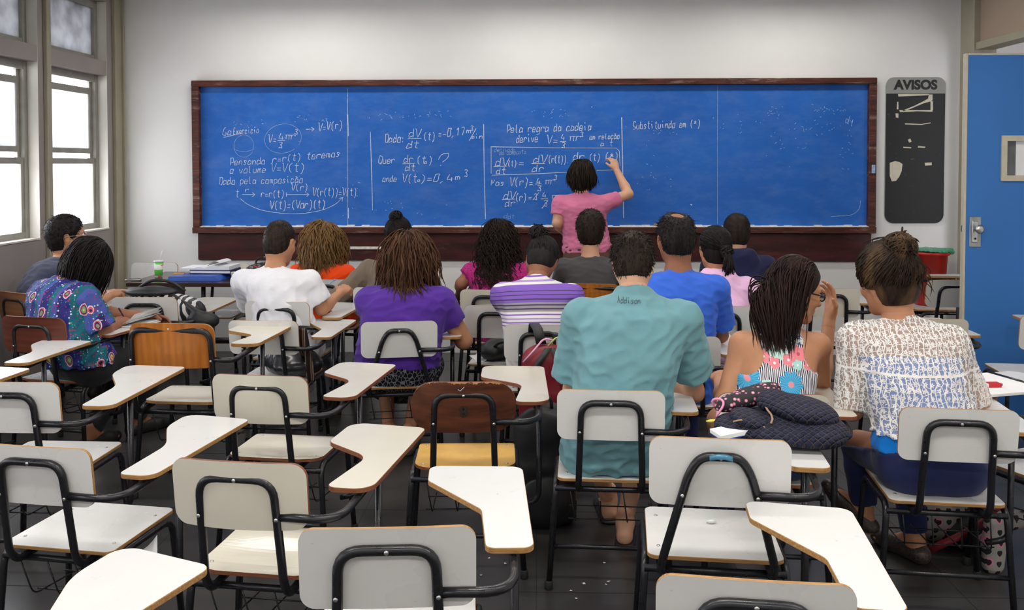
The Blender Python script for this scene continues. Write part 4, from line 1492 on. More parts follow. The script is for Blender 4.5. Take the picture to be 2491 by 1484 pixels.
class Person:
    """a figure in its own frame: x right, y the way it faces, z up; feet on z = 0"""

    def __init__(s, label, org, rot, head, hw, seat=0.432, sw=0.37, build=1.0, depth=1.0, slouch=0.03, yaw=0, pitch=8, roll=0, skin='skin_tan', neck=0.052, tilt=0.0, stand=False, long_neck=0.0, hs=None):
        s.o = empty('person', (org[0], org[1], 0), math.radians(rot))
        tag(s.o, label, 'person')
        s.rot = math.radians(rot)
        s.org = v3(org[0], org[1], 0)
        Hw = at(*head)
        s.H = s.loc(Hw)
        s.hs = hs or (hw * head[2] / F_PX / 0.174)
        s.seat = seat
        s.R = rotm(yaw, pitch, roll)
        s.skin = skin
        s.build, s.depth = build, depth
        s.P0 = v3(0, 0, seat + 0.085)
        nb = s.H + s.R @ v3(0, -0.018, -0.155) * s.hs + v3(0, -0.018 - long_neck * 0.3, -0.02 - long_neck)
        s.N = nb
        ts = np.array([0, 0.12, 0.35, 0.58, 0.78, 0.90, 1.0])
        s.ts = ts
        back = v3(0, -1, 0)
        s.spine = np.array([s.P0 + (nb - s.P0) * t + back * slouch * math.sin(PI * t) for t in ts])
        c = s.spine_at(0.885)
        s.X = nrm(v3(math.cos(tilt), 0, math.sin(tilt)))
        s.sw = sw
        s.shL = c - s.X * sw / 2 + v3(0, 0.012, 0)
        s.shR = c + s.X * sw / 2 + v3(0, 0.012, 0)
        s.rx = np.array([.158, .168, .140, .160, .166, .115, .062]) * build
        s.ry = np.array([.112, .116, .098, .108, .104, .075, .052]) * depth
        s.neck_r = neck * s.hs
        s.arms = {}
        s.legs = {}
        s.stand = stand
        s.armr = 1.0
        k = (seat + 0.08) / 0.512
        for sd in (-1, 1):
            s.legs[sd] = [v3(sd * 0.085, 0.03, s.P0[2] - 0.005), v3(sd * 0.115, 0.42, s.P0[2] - 0.005), v3(sd * 0.11, 0.36, 0.085)]
            s.arm(sd, (sd * 0.10, 0.36, 0.725))

    def loc(s, w):
        d = v3(w[0], w[1], w[2]) - s.org
        c, sn = math.cos(-s.rot), math.sin(-s.rot)
        return v3(d[0] * c - d[1] * sn, d[0] * sn + d[1] * c, d[2])

    def at(s, px, py, Y): return s.loc(at(px, py, Y))

    def spine_at(s, t):
        return np.array([np.interp(t, s.ts, s.spine[:, i]) for i in range(3)])

    def arm(s, sd, wrist, pole=None, l1=0.285, l2=0.245, elbow=None, curl=0.9, hd=None, palm=None):
        sh = s.shL if sd < 0 else s.shR
        wrist = v3(wrist)
        pole = v3(sd * 0.7, -0.5, -0.6) if pole is None else v3(pole)
        el = ik(sh, wrist, l1, l2, pole) if elbow is None else v3(elbow)
        s.arms[sd] = dict(sh=sh, el=el, wr=wrist, curl=curl, hd=hd, palm=palm)

    def head_pt(s, *p): return s.H + s.R @ (v3(*p) * s.hs)

    def cr(s, infl=0.0):
        """skull volumes"""
        h = s.hs
        return [ellip(s.head_pt(0, -.012, .032), v3(.0735, .096, .088) * h + infl, s.R)]

    def body(s, face=True, hands=True, feet=True):
        h, R, HP = s.hs, s.R, s.head_pt
        f = Field(s.H - 0.21 * h - v3(0, 0, 0.03), s.H + 0.18 * h, 0.0055)
        for p in s.cr(): f.add(p, 0.02)
        f.add(ellip(HP(0, .030, -.032), v3(.060, .066, .084) * h, R), 0.035 * h)
        f.add(ellip(HP(0, -.03, -.03), v3(.064, .07, .07) * h, R), 0.03 * h)
        for sd in (-1, 1):
            f.add(capsule(HP(sd * .052, -.002, -.052), HP(sd * .012, .066, -.102), .020 * h, .016 * h), 0.03 * h)
            f.add(ellip(HP(sd * .033, .072, -.028), v3(.022, .018, .02) * h, R), 0.025 * h)
            f.add(capsule(HP(sd * .05, .066, .014), HP(sd * .012, .088, .016), .009 * h, .010 * h), 0.016 * h)
        f.add(capsule(HP(0, .088, .004), HP(0, .114, -.038), .008 * h, .0125 * h), 0.012 * h)
        for sd in (-1, 1): f.add(ellip(HP(sd * .012, .104, -.040), v3(.009, .011, .008) * h, R), 0.006 * h)
        for sd in (-1, 1): f.sub(ellip(HP(sd * .031, .098, -.004), v3(.015, .013, .010) * h, R), 0.01 * h)
        f.add(capsule(HP(-.020, .090, -.066), HP(.020, .090, -.066), .0065 * h, .0065 * h), 0.006 * h)
        f.add(capsule(HP(-.016, .088, -.077), HP(.016, .088, -.077), .0075 * h, .0075 * h), 0.006 * h)
        f.add(ellip(HP(0, .078, -.104), v3(.02, .018, .016) * h, R), 0.02 * h)
        nt = HP(0, -.03, -.05)
        f.add(capsule(s.N - v3(0, 0, 0.02), nt, s.neck_r * 1.06, s.neck_r * 0.97), 0.03)
        f.add(capsule(HP(0, -.01, -.06), HP(0, .03, -.085), .04 * h, .03 * h), 0.03)
        for sd in (-1, 1):
            Re = R @ rotm(sd * -22, 0, sd * 10)
            ec = HP(sd * .079, -.012, -.010)
            f.add(ellip(ec, v3(.009, .021, .033) * h, Re), 0.005 * h)
            f.sub(ellip(ec + R @ v3(sd * .011, .004, .002) * h, v3(.008, .011, .019) * h, Re), 0.004 * h)
            f.add(ellip(HP(sd * .076, -.002, -.036), v3(.007, .009, .011) * h, R), 0.006 * h)
        parts = [f.mesh()]
        # trunk, arms, legs
        pts = [s.P0, s.N] + list(s.spine) + [q for a in s.arms.values() for q in (a['sh'], a['el'], a['wr'])] + [q for l in s.legs.values() for q in l]
        lo, hi = np.min(pts, 0) - 0.21, np.max(pts, 0) + 0.13
        lo[2] = max(lo[2], -0.0)
        hi[2] = min(hi[2], max(s.N[2] + 0.06, max(a['wr'][2] for a in s.arms.values()) + 0.06))
        f = Field(lo, hi, 0.0095)
        f.add(loft(s.spine, s.rx, s.ry, s.X), 0.03)
        f.add(capsule(s.N - v3(0, 0, 0.03), s.N + (nt - s.N) * 0.5, s.neck_r * 1.04, s.neck_r), 0.04)
        for sd in (-1, 1):
            a = s.arms[sd]
            ar = s.armr
            f.add(capsule(s.spine_at(0.86), a['sh'], 0.06, 0.052 * ar), 0.05)
            f.add(capsule(a['sh'], a['el'], 0.050 * ar, 0.039 * ar), 0.03)
            mid = a['el'] * 0.72 + a['wr'] * 0.28
            f.add(capsule(a['el'], mid, 0.037 * ar, 0.039 * ar), 0.02)
            f.add(capsule(mid, a['wr'], 0.039 * ar, 0.0255), 0.02)
            hp, kn, an = s.legs[sd][:3]
            f.add(capsule(hp, kn, 0.085 * s.build, 0.056), 0.03)
            f.add(ellip(hp + v3(0, -0.03, -0.02), v3(.085, .09, .072) * s.build), 0.04)
            cf = kn * 0.68 + an * 0.32 + v3(0, -0.012, 0)
            f.add(capsule(kn, cf, 0.05, 0.052), 0.02)
            f.add(capsule(cf, an, 0.05, 0.033), 0.02)
        parts.append(f.mesh())
        s.hands = {}
        if hands:
            for sd in (-1, 1):
                a = s.arms[sd]
                d = nrm(a['wr'] - a['el']) if a['hd'] is None else nrm(a['hd'])
                pn = v3(-sd * 0.35, 0, -1) if a['palm'] is None else v3(a['palm'])
                f = Field(a['wr'] - 0.2, a['wr'] + 0.2, 0.0045)
                f.add(capsule(a['wr'] + nrm(a['el'] - a['wr']) * 0.045, a['wr'], 0.0285, 0.0255), 0.01)
                f.add(capsule(a['wr'], a['wr'] + d * 0.03, 0.0245, 0.022), 0.01)
                for p, k in hand_prims(a['wr'], d, pn, sd, a['curl'], min(1.0, s.hs * 0.95)): f.add(p, k)
                parts.append(f.mesh())
        if feet:
            for sd in (-1, 1):
                an = s.legs[sd][2]
                fw = nrm(v3(sd * 0.12, 1, 0)) if len(s.legs[sd]) < 4 else nrm(s.legs[sd][3])
                f = Field(an - 0.25, an + 0.28, 0.007)
                heel = an + v3(0, 0, -0.048) - fw * 0.025
                f.add(capsule(an + v3(0, 0, 0.05), an, 0.036, 0.035), 0.02)
                f.add(capsule(an, heel, 0.034, 0.031), 0.02)
                ball = heel + fw * 0.155 + v3(0, 0, -0.006)
                f.add(capsule(heel, ball, 0.030, 0.026), 0.02)
                f.add(capsule(an + fw * 0.02, ball, 0.032, 0.022), 0.03)
                ac = np.cross(fw, v3(0, 0, 1))
                for i in range(5):
                    b = ball + ac * (0.024 - 0.0125 * i) * -sd
                    f.add(capsule(b, b + fw * (0.052 - 0.006 * i), 0.013 - 0.001 * i, 0.010 - 0.0008 * i), 0.005)
                parts.append(f.mesh())
        me = vmesh('body', parts)
        o = link('body', me, [s.skin], s.o)
        if face:
            for sd in (-1, 1):
                c = HP(sd * .031, .081, -.004)
                m = MB().lathe([(0.0008, -1), (0.5, -0.866), (0.866, -0.5), (1, 0), (0.866, 0.5), (0.5, 0.866), (0.0008, 1)], n=14)
                mm = Matrix(np.vstack([np.hstack([s.R * 0.0125 * h, c[:, None]]), [0, 0, 0, 1]]).tolist())
                me = m.mesh('eye', True); me.transform(mm)
                e = link('eye', me, 'eye_white', s.o)
                c2 = HP(sd * .031, .0885, -.004)
                m = MB().lathe([(1, 0), (0.8, 0.45), (0.0008, 0.6)], n=14, axis='Y')
                mm = Matrix(np.vstack([np.hstack([s.R * 0.006 * h, c2[:, None]]), [0, 0, 0, 1]]).tolist())
                me = m.mesh('iris', True); me.transform(mm)
                link('iris', me, 'eye_dark', e)
        return o

    # ---- clothes
    def top(s, mat, sleeve=0.55, hem=0.10, loose=0.014, sl_loose=0.017, neck=0.078, neck_drop=0.0, fold=0.004, name='shirt', h=0.0075, waist=0.5, hood=None, seed=1, bare=None, drape=0.0, shape=None, puff=0.0):
        pts = list(s.spine)
        rx, ry = s.rx.copy(), s.ry.copy()
        if shape is not None: rx = rx * np.array(shape)
        w = max(rx[1], rx[3])
        rx[2] = rx[2] * (1 - waist) + w * waist
        ry[2] = ry[2] * (1 - waist) + max(ry[1], ry[3]) * waist
        allp = pts + [q for a in s.arms.values() for q in (a['sh'], a['el'], a['wr'])]
        f = Field(np.min(allp, 0) - 0.20, np.max(allp, 0) + 0.12, h)
        f.add(loft(pts, rx + loose, ry + loose, s.X), 0.03)
        for sd in (-1, 1):
            a = s.arms[sd]; ar = s.armr
            f.add(capsule(s.spine_at(0.86), a['sh'] - v3(0, 0, 0.0), 0.062 + loose * .6, 0.052 * ar + loose), 0.05)
            if sleeve > 0:
                r0, r1 = 0.050 * ar + sl_loose, 0.041 * ar + sl_loose
                fr = min(sleeve, 1)
                e = a['sh'] + (a['el'] - a['sh']) * fr
                dn = nrm(a['el'] - a['sh'])
                pr = capsule(a['sh'], e + dn * (0.03 if sleeve < 1 else 0), r0, r0 + (r1 - r0) * fr + (puff if sleeve < 1 else 0))
                if sleeve < 1: pr = clipped(pr, e, dn)
                f.add(pr, 0.022)
                if sleeve > 1:
                    e2 = a['el'] + (a['wr'] - a['el']) * min(sleeve - 1, 1)
                    dn = nrm(a['wr'] - a['el'])
                    f.add(clipped(capsule(a['el'], e2 + dn * 0.03, 0.039 * ar + sl_loose, 0.028 * ar + sl_loose), e2, dn), 0.02)
        if hem is None:
            for sd in (-1, 1):
                f.add(ellip(s.legs[sd][0] + v3(0, -0.035, -0.01), v3(.088, .10, .085) * s.build + loose * 0.5 + 0.008), 0.04)
        if hood:
            c = s.N
            f.add(ellip(c + v3(0, -0.085, 0.0), (0.125, 0.055, 0.085)), 0.02)
            for sd in (-1, 1):
                f.add(capsule(c + v3(sd * 0.07, -0.07, 0.05), c + v3(sd * 0.085, 0.03, 0.01), 0.032, 0.028), 0.025)
        if bare: bare(f)
        # neck opening
        up = nrm(s.H - s.N)
        f.sub(capsule(s.N + up * (0.03 - neck_drop) + v3(0, 0.025, 0), s.H + up * 0.1, neck, neck * 1.1), 0.008)
        hz = s.spine_at(hem)[2] if hem is not None else None
        f.cut((0, 0, hz if hz is not None else s.seat + 0.004), (0, 0, -1))
        if fold:
            n1 = snoise(seed, 26, (1, 1, 1.6)); n2 = snoise(seed + 50, 60, (1, 1, 1.8))
            n3 = snoise(seed + 9, 45, (1.4, 1, 0.9), 4)
            zc = s.spine_at(0.25)[2]
            def dfn(P):
                wgt = 0.7 + 0.5 * np.clip((zc + 0.15 - P[..., 2]) / 0.2, 0, 1)
                rid = 1 - np.abs(n3(P)) * 2.2
                return (n1(P) * 1.0 + n2(P) * 0.45 - np.maximum(rid, 0) * 1.1) * fold * 1.5 * wgt
            f.disp(dfn)
        o = link(name, vmesh(name, [f.mesh()]), [mat], s.o)
        return o

    def pants(s, mat, name='trousers', top=0.2, to=0.92, loose=0.012, fold=0.003, h=0.009, seed=3, skirt=False):
        pts = [s.spine_at(t) for t in (0, 0.12, 0.3)]
        allp = pts + [q for l in s.legs.values() for q in l[:3]]
        f = Field(np.min(allp, 0) - 0.2, np.max(allp, 0) + 0.12, h)
        f.add(loft(pts, s.rx[:3] + loose, s.ry[:3] + loose, s.X), 0.03)
        for sd in (-1, 1):
            hp, kn, an = s.legs[sd][:3]
            f.add(capsule(hp, kn, 0.085 * s.build + loose, 0.058 + loose), 0.03)
            f.add(ellip(hp + v3(0, -0.03, -0.02), v3(.088, .095, .075) * s.build + loose * 0.6), 0.04)
            if to > 0:
                e = kn + (an - kn) * to
                dn = nrm(an - kn)
                cf = kn * 0.68 + an * 0.32 + v3(0, -0.012, 0)
                if to > 0.35:
                    f.add(capsule(kn, cf, 0.053 + loose, 0.052 + loose), 0.02)
                    f.add(clipped(capsule(cf, e + dn * 0.03, 0.052 + loose, 0.042 + loose * 0.7), e, dn), 0.02)
                else:
                    f.add(clipped(capsule(kn, e + dn * 0.03, 0.055 + loose, 0.058 + loose), e, dn), 0.02)
        if skirt:
            a, b = s.legs[-1], s.legs[1]
            f.add(loft([(a[0] + b[0]) / 2, (a[1] + b[1]) / 2], [0.19 * s.build, 0.2], [0.1, 0.085]), 0.04)
            f.add(loft([(a[1] + b[1]) / 2, (a[1] + b[1]) / 2 + v3(0, -0.01, -0.2)], [0.2, 0.21], [0.085, 0.085]), 0.04)
        f.cut(s.spine_at(top), s.spine_at(top + 0.05) - s.spine_at(top))
        n1 = snoise(seed, 24); n2 = snoise(seed + 5, 60)
        f.disp(lambda P: (n1(P) + 0.6 * n2(P)) * fold)
        return link(name, vmesh(name, [f.mesh()]), [mat], s.o)

    def shoes(s, mat='shoe_black', kind='shoe'):
        for sd in (-1, 1):
            an = s.legs[sd][2]
            fw = nrm(v3(sd * 0.12, 1, 0)) if len(s.legs[sd]) < 4 else nrm(s.legs[sd][3])
            heel = an + v3(0, 0, -0.05) - fw * 0.03
            ball = heel + fw * 0.16
            f = Field(an - 0.27, an + 0.3, 0.007)
            if kind == 'flipflop':
                z0 = an[2] - 0.085
                f.add(capsule(heel - v3(0, 0, 0.03), ball + fw * 0.06 - v3(0, 0, 0.03), 0.043, 0.047), 0.01)
                f.cut((0, 0, z0 + 0.016), (0, 0, 1)); f.cut((0, 0, z0), (0, 0, -1))
                ac = np.cross(fw, v3(0, 0, 1))
                tp = ball + fw * 0.03 + v3(0, 0, 0.004)
                for q in (-1, 1):
                    f.add(capsule(tp, ball - fw * 0.055 + ac * q * 0.04 + v3(0, 0, 0.012), 0.007, 0.007), 0.004)
            else:
                f.add(capsule(heel, ball, 0.041, 0.038), 0.02)
                f.add(capsule(ball, ball + fw * 0.06 + v3(0, 0, -0.006), 0.038, 0.030), 0.02)
                f.add(capsule(an + v3(0, 0, -0.005), ball, 0.040 if kind == 'shoe' else 0.03, 0.028), 0.03)
                if kind == 'shoe': f.add(capsule(an + v3(0, 0, 0.03), an, 0.046, 0.044), 0.02)
                if kind == 'flat': f.sub(capsule(an + fw * 0.0 + v3(0, 0, 0.06), an + fw * 0.07 + v3(0, 0, 0.05), 0.062, 0.06), 0.006)
                f.cut((0, 0, an[2] - 0.085), (0, 0, -1))
            link('sandal' if kind == 'flipflop' else 'shoe', vmesh('shoe', [f.mesh()]), [mat], s.o)

    # ---- hair
    def short_hair(s, mat, thick=0.012, nape=-0.088, side=-0.012, front=0.03, bald=False, fuzz=900, flen=0.016, seed=5, ear=True):
        h, R, HP = s.hs, s.R, s.head_pt
        f = Field(s.H - 0.19 * h, s.H + 0.19 * h, 0.005)
        for p in s.cr(thick * h): f.add(p, 0.01)
        f.add(ellip(HP(0, -.036, -.022), v3(.066, .070, .078) * h + thick * 0.55 * h, R), 0.03 * h)
        Hc = s.H
        D = f.D
        sl = tuple(slice(0, n) for n in D.shape)
        Q = ((f.pts(sl) - Hc) @ R) / h
        A = np.maximum(side - Q[..., 2], (Q[..., 1] - front - (Q[..., 2] + .01) * .62) * 0.85)
        n1 = snoise(seed, 120); 
        B = np.maximum(Q[..., 1] + .030 + 0.12 * np.minimum(Q[..., 2] + .03, 0), nape - Q[..., 2] + 0.004 * n1(Q))
        mk = np.minimum(A, B) * h
        f.D = np.maximum(D, mk.astype(np.float32))
        if ear:
            for sd in (-1, 1):
                f.sub(ellip(HP(sd * .082, -.010, -.014), v3(.016, .024, .036) * h, R), 0.004)
        if bald:
            f.sub(ellip(HP(0, -.062, .128), v3(.036, .052, .036) * h, R), 0.02)
        n2 = snoise(seed + 1, 190, (1, 1, 1)); n3 = snoise(seed + 2, 80)
        f.disp(lambda P: (n2(P) * 0.0016 + n3(P) * 0.0022))
        V, Fc = f.mesh()
        parts = [(V, Fc)]
        if fuzz:
            r = np.random.default_rng(seed)
            idx = r.choice(len(V), min(fuzz, len(V)), replace=False)
            B0 = V[idx]
            nn = (B0 - HP(0, -.015, .02)); nn /= np.linalg.norm(nn, axis=1)[:, None]
            crown = HP(0.012, -.055, .125)
            tg = B0 - crown
            tg -= nn * (tg * nn).sum(1)[:, None]
            tg /= np.linalg.norm(tg, axis=1)[:, None] + 1e-6
            tg = tg + r.normal(0, 0.35, tg.shape)
            ok = ((B0 - s.H) @ R)[:, 2] / h > nape + 0.006
            B0, nn, tg = B0[ok], nn[ok], tg[ok]
            ln = (flen * h * r.uniform(0.6, 1.2, len(B0)))[:, None, None]
            t = np.linspace(0, 1, 4)[None, :, None]
            path = B0[:, None, :] - nn[:, None, :] * 0.003 + (tg[:, None, :] * t * 0.9 + nn[:, None, :] * (t * 0.42 - t * t * 0.12)) * ln
            parts.append(strand_mesh(path, 0.0015, 3, 1.0))
        me = vmesh('hair', parts, 0)
        return link('hair', me, [mat], s.o)

    def strands(s, mat, n=320, length=0.22, rad=0.006, crown=(0.0, -.02, .125), grav=0.35, curl=0.0, cfreq=40, spread=0.0, seed=3, region=None, off=0.012, steps=16, jitter=0.10, cap=True, swing=(0, 0, 0), name='hair', lenfn=None, push=0.012, capthick=0.010, extra=None, gather=False, pull=None):
        """locks combed from the crown over the skull, then falling"""
        h, R, HP = s.hs, s.R, s.head_pt
        r = np.random.default_rng(seed)
        c0, rad3 = v3(0, -.012, .032), v3(.0735, .096, .088)
        U = r.normal(size=(n * 5, 3)); U /= np.linalg.norm(U, axis=1)[:, None]
        Q = c0 + U * rad3
        if region is None:
            keep = (Q[:, 2] > -0.015) & (Q[:, 1] < 0.045 + (Q[:, 2]) * 0.35)
            keep |= (Q[:, 1] < -0.03) & (Q[:, 2] > -0.05)
        else:
            keep = region(Q)
        Q = Q[keep][:n]
        n = len(Q)
        crown = v3(crown)
        nn = (Q - c0) / (rad3 ** 2); nn /= np.linalg.norm(nn, axis=1)[:, None]
        tg = Q - crown
        tg -= nn * (tg * nn).sum(1)[:, None]
        tg /= np.linalg.norm(tg, axis=1)[:, None] + 1e-6
        P = s.H + (Q * h) @ R.T
        v = (-tg if gather else tg) @ R.T + r.normal(0, jitter, (n, 3))
        L = length * h * r.uniform(0.82, 1.08, n)
        if gather: L = np.linalg.norm(Q - crown, axis=1) * h * 1.12
        if lenfn is not None: L = L * lenfn(Q)
        dl = (L / steps)[:, None]
        g = nrm(v3(0, 0, -1) + v3(swing))
        torso = loft(s.spine, s.rx + push, s.ry + push, s.X)[0]
        ctr = s.H + R @ (c0 * h)
        Rh = (rad3 + off) * h
        low = s.H + R @ (v3(0, -.02, -.03) * h); Rl = (v3(.064, .072, .078) + off * 0.7) * h
        wob = r.normal(0, 1, (n, 3))
        path = [P.copy()]
        layer = r.uniform(0.4, 1.25, n)[:, None]
        for k in range(steps):
            gg = grav * (0.35 + 1.5 * k / steps)
            if gather:
                tgt = s.head_pt(*crown) - P
                v = v * 0.6 + 0.4 * tgt / (np.linalg.norm(tgt, axis=1)[:, None] + 1e-6)
            v = v / (np.linalg.norm(v, axis=1)[:, None] + 1e-9)
            v = v * (1 - min(gg, 0.95)) + g * min(gg, 0.95) + r.normal(0, jitter * 0.5, (n, 3)) + wob * 0.03
            v /= np.linalg.norm(v, axis=1)[:, None]
            if pull is not None:
                dv = pull[0] - P; dv[:, 2] = 0
                v = v + dv * pull[1] * (k / steps)
                v /= np.linalg.norm(v, axis=1)[:, None]
            P = P + v * dl
            for (c, rr) in ((ctr, Rh), (low, Rl)):
                q = (P - c) @ R
                k0 = np.linalg.norm(q / (rr * (1 + 0.05 * (layer - 0.8))), axis=1)
                ins = k0 < 1
                P[ins] = c + (q[ins] / k0[ins][:, None]) @ R.T
            e = 1e-3
            d = torso(P)
            ins = d < 0.004
            if ins.any():
                gr = np.stack([torso(P + np.eye(3)[i] * e) - d for i in range(3)], -1) / e
                gr /= np.linalg.norm(gr, axis=1)[:, None] + 1e-9
                P[ins] += gr[ins] * (0.004 - d[ins])[:, None]
            path.append(P.copy())
        path = np.stack(path, 1)
        if curl:
            t = np.linspace(0, 1, steps + 1)[None, :]
            ph = r.uniform(0, 6.28, n)[:, None]
            fr = cfreq * r.uniform(0.8, 1.25, n)[:, None]
            amp = curl * np.minimum(1, t * 3.5) * r.uniform(0.6, 1.3, n)[:, None]
            arc_ = t * L[:, None]
            path[..., 0] += amp * np.cos(fr * arc_ + ph)
            path[..., 1] += amp * np.sin(fr * arc_ + ph)
        parts = [strand_mesh(path, rad * h * r.uniform(0.7, 1.25, n), 3, 0.8)]
        if cap:
            f = Field(s.H - 0.2 * h, s.H + 0.2 * h, 0.006)
            for p in s.cr(capthick * h): f.add(p, 0.01)
            f.add(ellip(HP(0, -.034, -.022), v3(.066, .070, .078) * h + capthick * 0.6 * h, R), 0.03 * h)
            sl = tuple(slice(0, q) for q in f.D.shape)
            Qq = ((f.pts(sl) - s.H) @ R) / h
            A = np.maximum(-0.02 - Qq[..., 2], (Qq[..., 1] - .035 - (Qq[..., 2] + .01) * .5) * 0.9)
            B = np.maximum(Qq[..., 1] + .02, -0.085 - Qq[..., 2])
            f.D = np.maximum(f.D, (np.minimum(A, B) * h).astype(np.float32))
            parts.append(f.mesh())
        if extra: parts += extra
        return link(name, vmesh(name, parts, 0), [mat], s.o)

    def bun(s, mat, c, r, n=70, seed=4, rad=0.005, flat=1.0, name='hair_bun', wisps=0, wl=0.05):
        h, R = s.hs, s.R
        c = s.head_pt(*c); r = r * h
        rg = np.random.default_rng(seed)
        f = Field(c - r * 1.2, c + r * 1.2, 0.005)
        f.add(ellip(c, (r * 0.88, r * 0.88 * flat, r * 0.85)), 0.01)
        parts = [f.mesh()]
        t = np.linspace(0, 1, 12)
        paths = []
        for k in range(n):
            a = nrm(rg.normal(size=3)); b = nrm(np.cross(a, rg.normal(size=3)))
            th = t * rg.uniform(1.2, 3.2) + rg.uniform(0, 6)
            w = rg.uniform(-0.35, 0.35)
            nn = np.cross(a, b)
            p = (a[None] * np.cos(th)[:, None] + b[None] * np.sin(th)[:, None]) * math.cos(w) + nn[None] * math.sin(w)
            paths.append(c + p * np.array([1, flat, 0.97]) * r * rg.uniform(0.88, 1.03))
        for k in range(wisps):
            a = nrm(rg.normal(size=3) + np.array([0, -0.2, 0.5]))
            dd = nrm(a + rg.normal(0, 0.6, 3))
            p = c + a * r * 0.9 + dd[None] * (t * wl * rg.uniform(0.5, 1.3))[:, None] + np.array([0, 0, -1]) * (t ** 2 * wl * 0.5)[:, None]
            paths.append(p)
        parts.append(strand_mesh(np.array(paths), rad * h, 4, 0.6))
        return link(name, vmesh(name, parts, 0), [mat], s.o)

    def glasses(s, mat='glasses_black', r=0.0014):
        h, HP = s.hs, s.head_pt
        m = MB()
        for sd in (-1, 1):
            ring = [HP(sd * .032 + .023 * math.cos(a), .104 - 0.004 * abs(math.cos(a)), -.006 + .016 * math.sin(a)) for a in np.linspace(0, 2 * PI, 21)]
            m.tube(ring, r * 1.4 * h, 6, False)
            m.tube([HP(sd * .055, .100, -.002), HP(sd * .078, .085, .0), HP(sd * .086, .02, .0), HP(sd * .087, -.012, .002), HP(sd * .085, -.03, -.015)], r * 1.5 * h, 6)
        m.tube([HP(-.010, .104, -.002), HP(0, .109, .001), HP(.010, .104, -.002)], r * 1.4 * h, 6)
        gl = m.build('glasses', mat, s.o, True)
        return gl

    def project(s, target, strokes, mat, name, width=0.004, front=False):
        """lay flat printed strokes (x,z in the person's frame) on a garment's back"""
        me = target.data
        V = [v.co.copy() for v in me.vertices]
        Fc = [tuple(p.vertices) for p in me.polygons]
        bvh = BVHTree.FromPolygons(V, Fc)
        m = MB()
        for st in strokes:
            P = []
            for x, z in st:
                hit = bvh.ray_cast(Vector((x, -1.5, z)), Vector((0, 1, 0)))
                if hit[0] is not None: P.append(hit[0] + hit[1] * 0.0012)
            if len(P) > 1: m.tube(P, width / 2, 5)
        return m.build(name, mat, s.o)

# ------------------------------------------------------------------ clothes materials
fabric('cloth_teal', srgb(108, 152, 160))
fabric('cloth_white', (0.78, 0.78, 0.82))
fabric('cloth_orange', srgb(238, 74, 16))
fabric('cloth_taupe', srgb(118, 104, 90))
fabric('cloth_purple', srgb(78, 42, 140))
fabric('cloth_grey', srgb(76, 74, 76))
fabric('cloth_blue', srgb(52, 98, 202))
fabric('cloth_pink', srgb(232, 186, 222))
fabric('cloth_navy', srgb(32, 34, 70))
fabric('cloth_slate', srgb(54, 57, 76))
fabric('cloth_rose', srgb(208, 118, 152))
fabric('cloth_magenta', srgb(170, 38, 110))
fabric('cloth_cyan', srgb(14, 122, 214))
fabric('denim', srgb(34, 42, 84), 0.8)
fabric('denim_light', srgb(78, 96, 150), 0.8)
fabric('denim_grey', srgb(96, 100, 110), 0.8)
fabric('trouser_black', (0.012, 0.012, 0.014))
fabric('trouser_brown', srgb(86, 62, 52))

# lace blouse: white threads over see-through net
def lace_mat():
    g = G('lace', 0.8, 0.2)
    v = g.map(scale=(38, 38, 38))
    fl = g.voro(1.0, v, rnd=0.35)
    cell = g.node('ShaderNodeTexVoronoi'); g.put(cell.inputs['Vector'], v); cell.inputs['Scale'].default_value = 1.0; cell.inputs['Randomness'].default_value = 0.35
    q = g.node('ShaderNodeVectorMath', operation='SUBTRACT'); g.put(q.inputs[0], v); g.put(q.inputs[1], cell.outputs['Position'])
    x, y, z = g.sep(q.outputs[0])
    an = g.math('ARCTAN2', z, x)
    pet = g.math('ADD', 0.24, g.math('MULTIPLY', g.math('COSINE', g.math('MULTIPLY', an, 5.0)), 0.09))
    rr = g.math('SQRT', g.math('ADD', g.math('MULTIPLY', x, x), g.math('MULTIPLY', z, z)))
    flower = g.math('LESS_THAN', rr, pet)
    hole = g.math('GREATER_THAN', rr, 0.06)
    flower = g.math('MULTIPLY', flower, hole)
    vine = g.math('LESS_THAN', g.voro(1.0, v, 'DISTANCE_TO_EDGE', 'Distance', 0.6), 0.035)
    w1 = g.wave(9, 6, 2, g.map(scale=(1, 1, 1)), 'Z')
    w2 = g.math('GREATER_THAN', g.wave(16, 9, 3, direction='X'), 0.90)
    m = g.math('MAXIMUM', g.math('MAXIMUM', flower, vine), w2)
    net = g.math('GREATER_THAN', g.wave(70, 0, 0, direction='DIAGONAL'), 0.5)
    xx, yy, zz = g.sep()
    al = g.math('MAXIMUM', m, 0.28)
    # solid seams: yoke line and hem band
    yoke = g.math('LESS_THAN', g.math('ABSOLUTE', g.math('SUBTRACT', zz, 0.845)), 0.004)
    al = g.math('MAXIMUM', al, yoke)
    hem = g.math('LESS_THAN', zz, 0.585)
    al = g.math('MAXIMUM', al, g.math('MULTIPLY', hem, 0.8))
    g.col((0.82, 0.80, 0.78))
    g.set('Alpha', al)
    g.bump(m, 0.4, 0.003)
    M['lace'] = g.m


lace_mat()


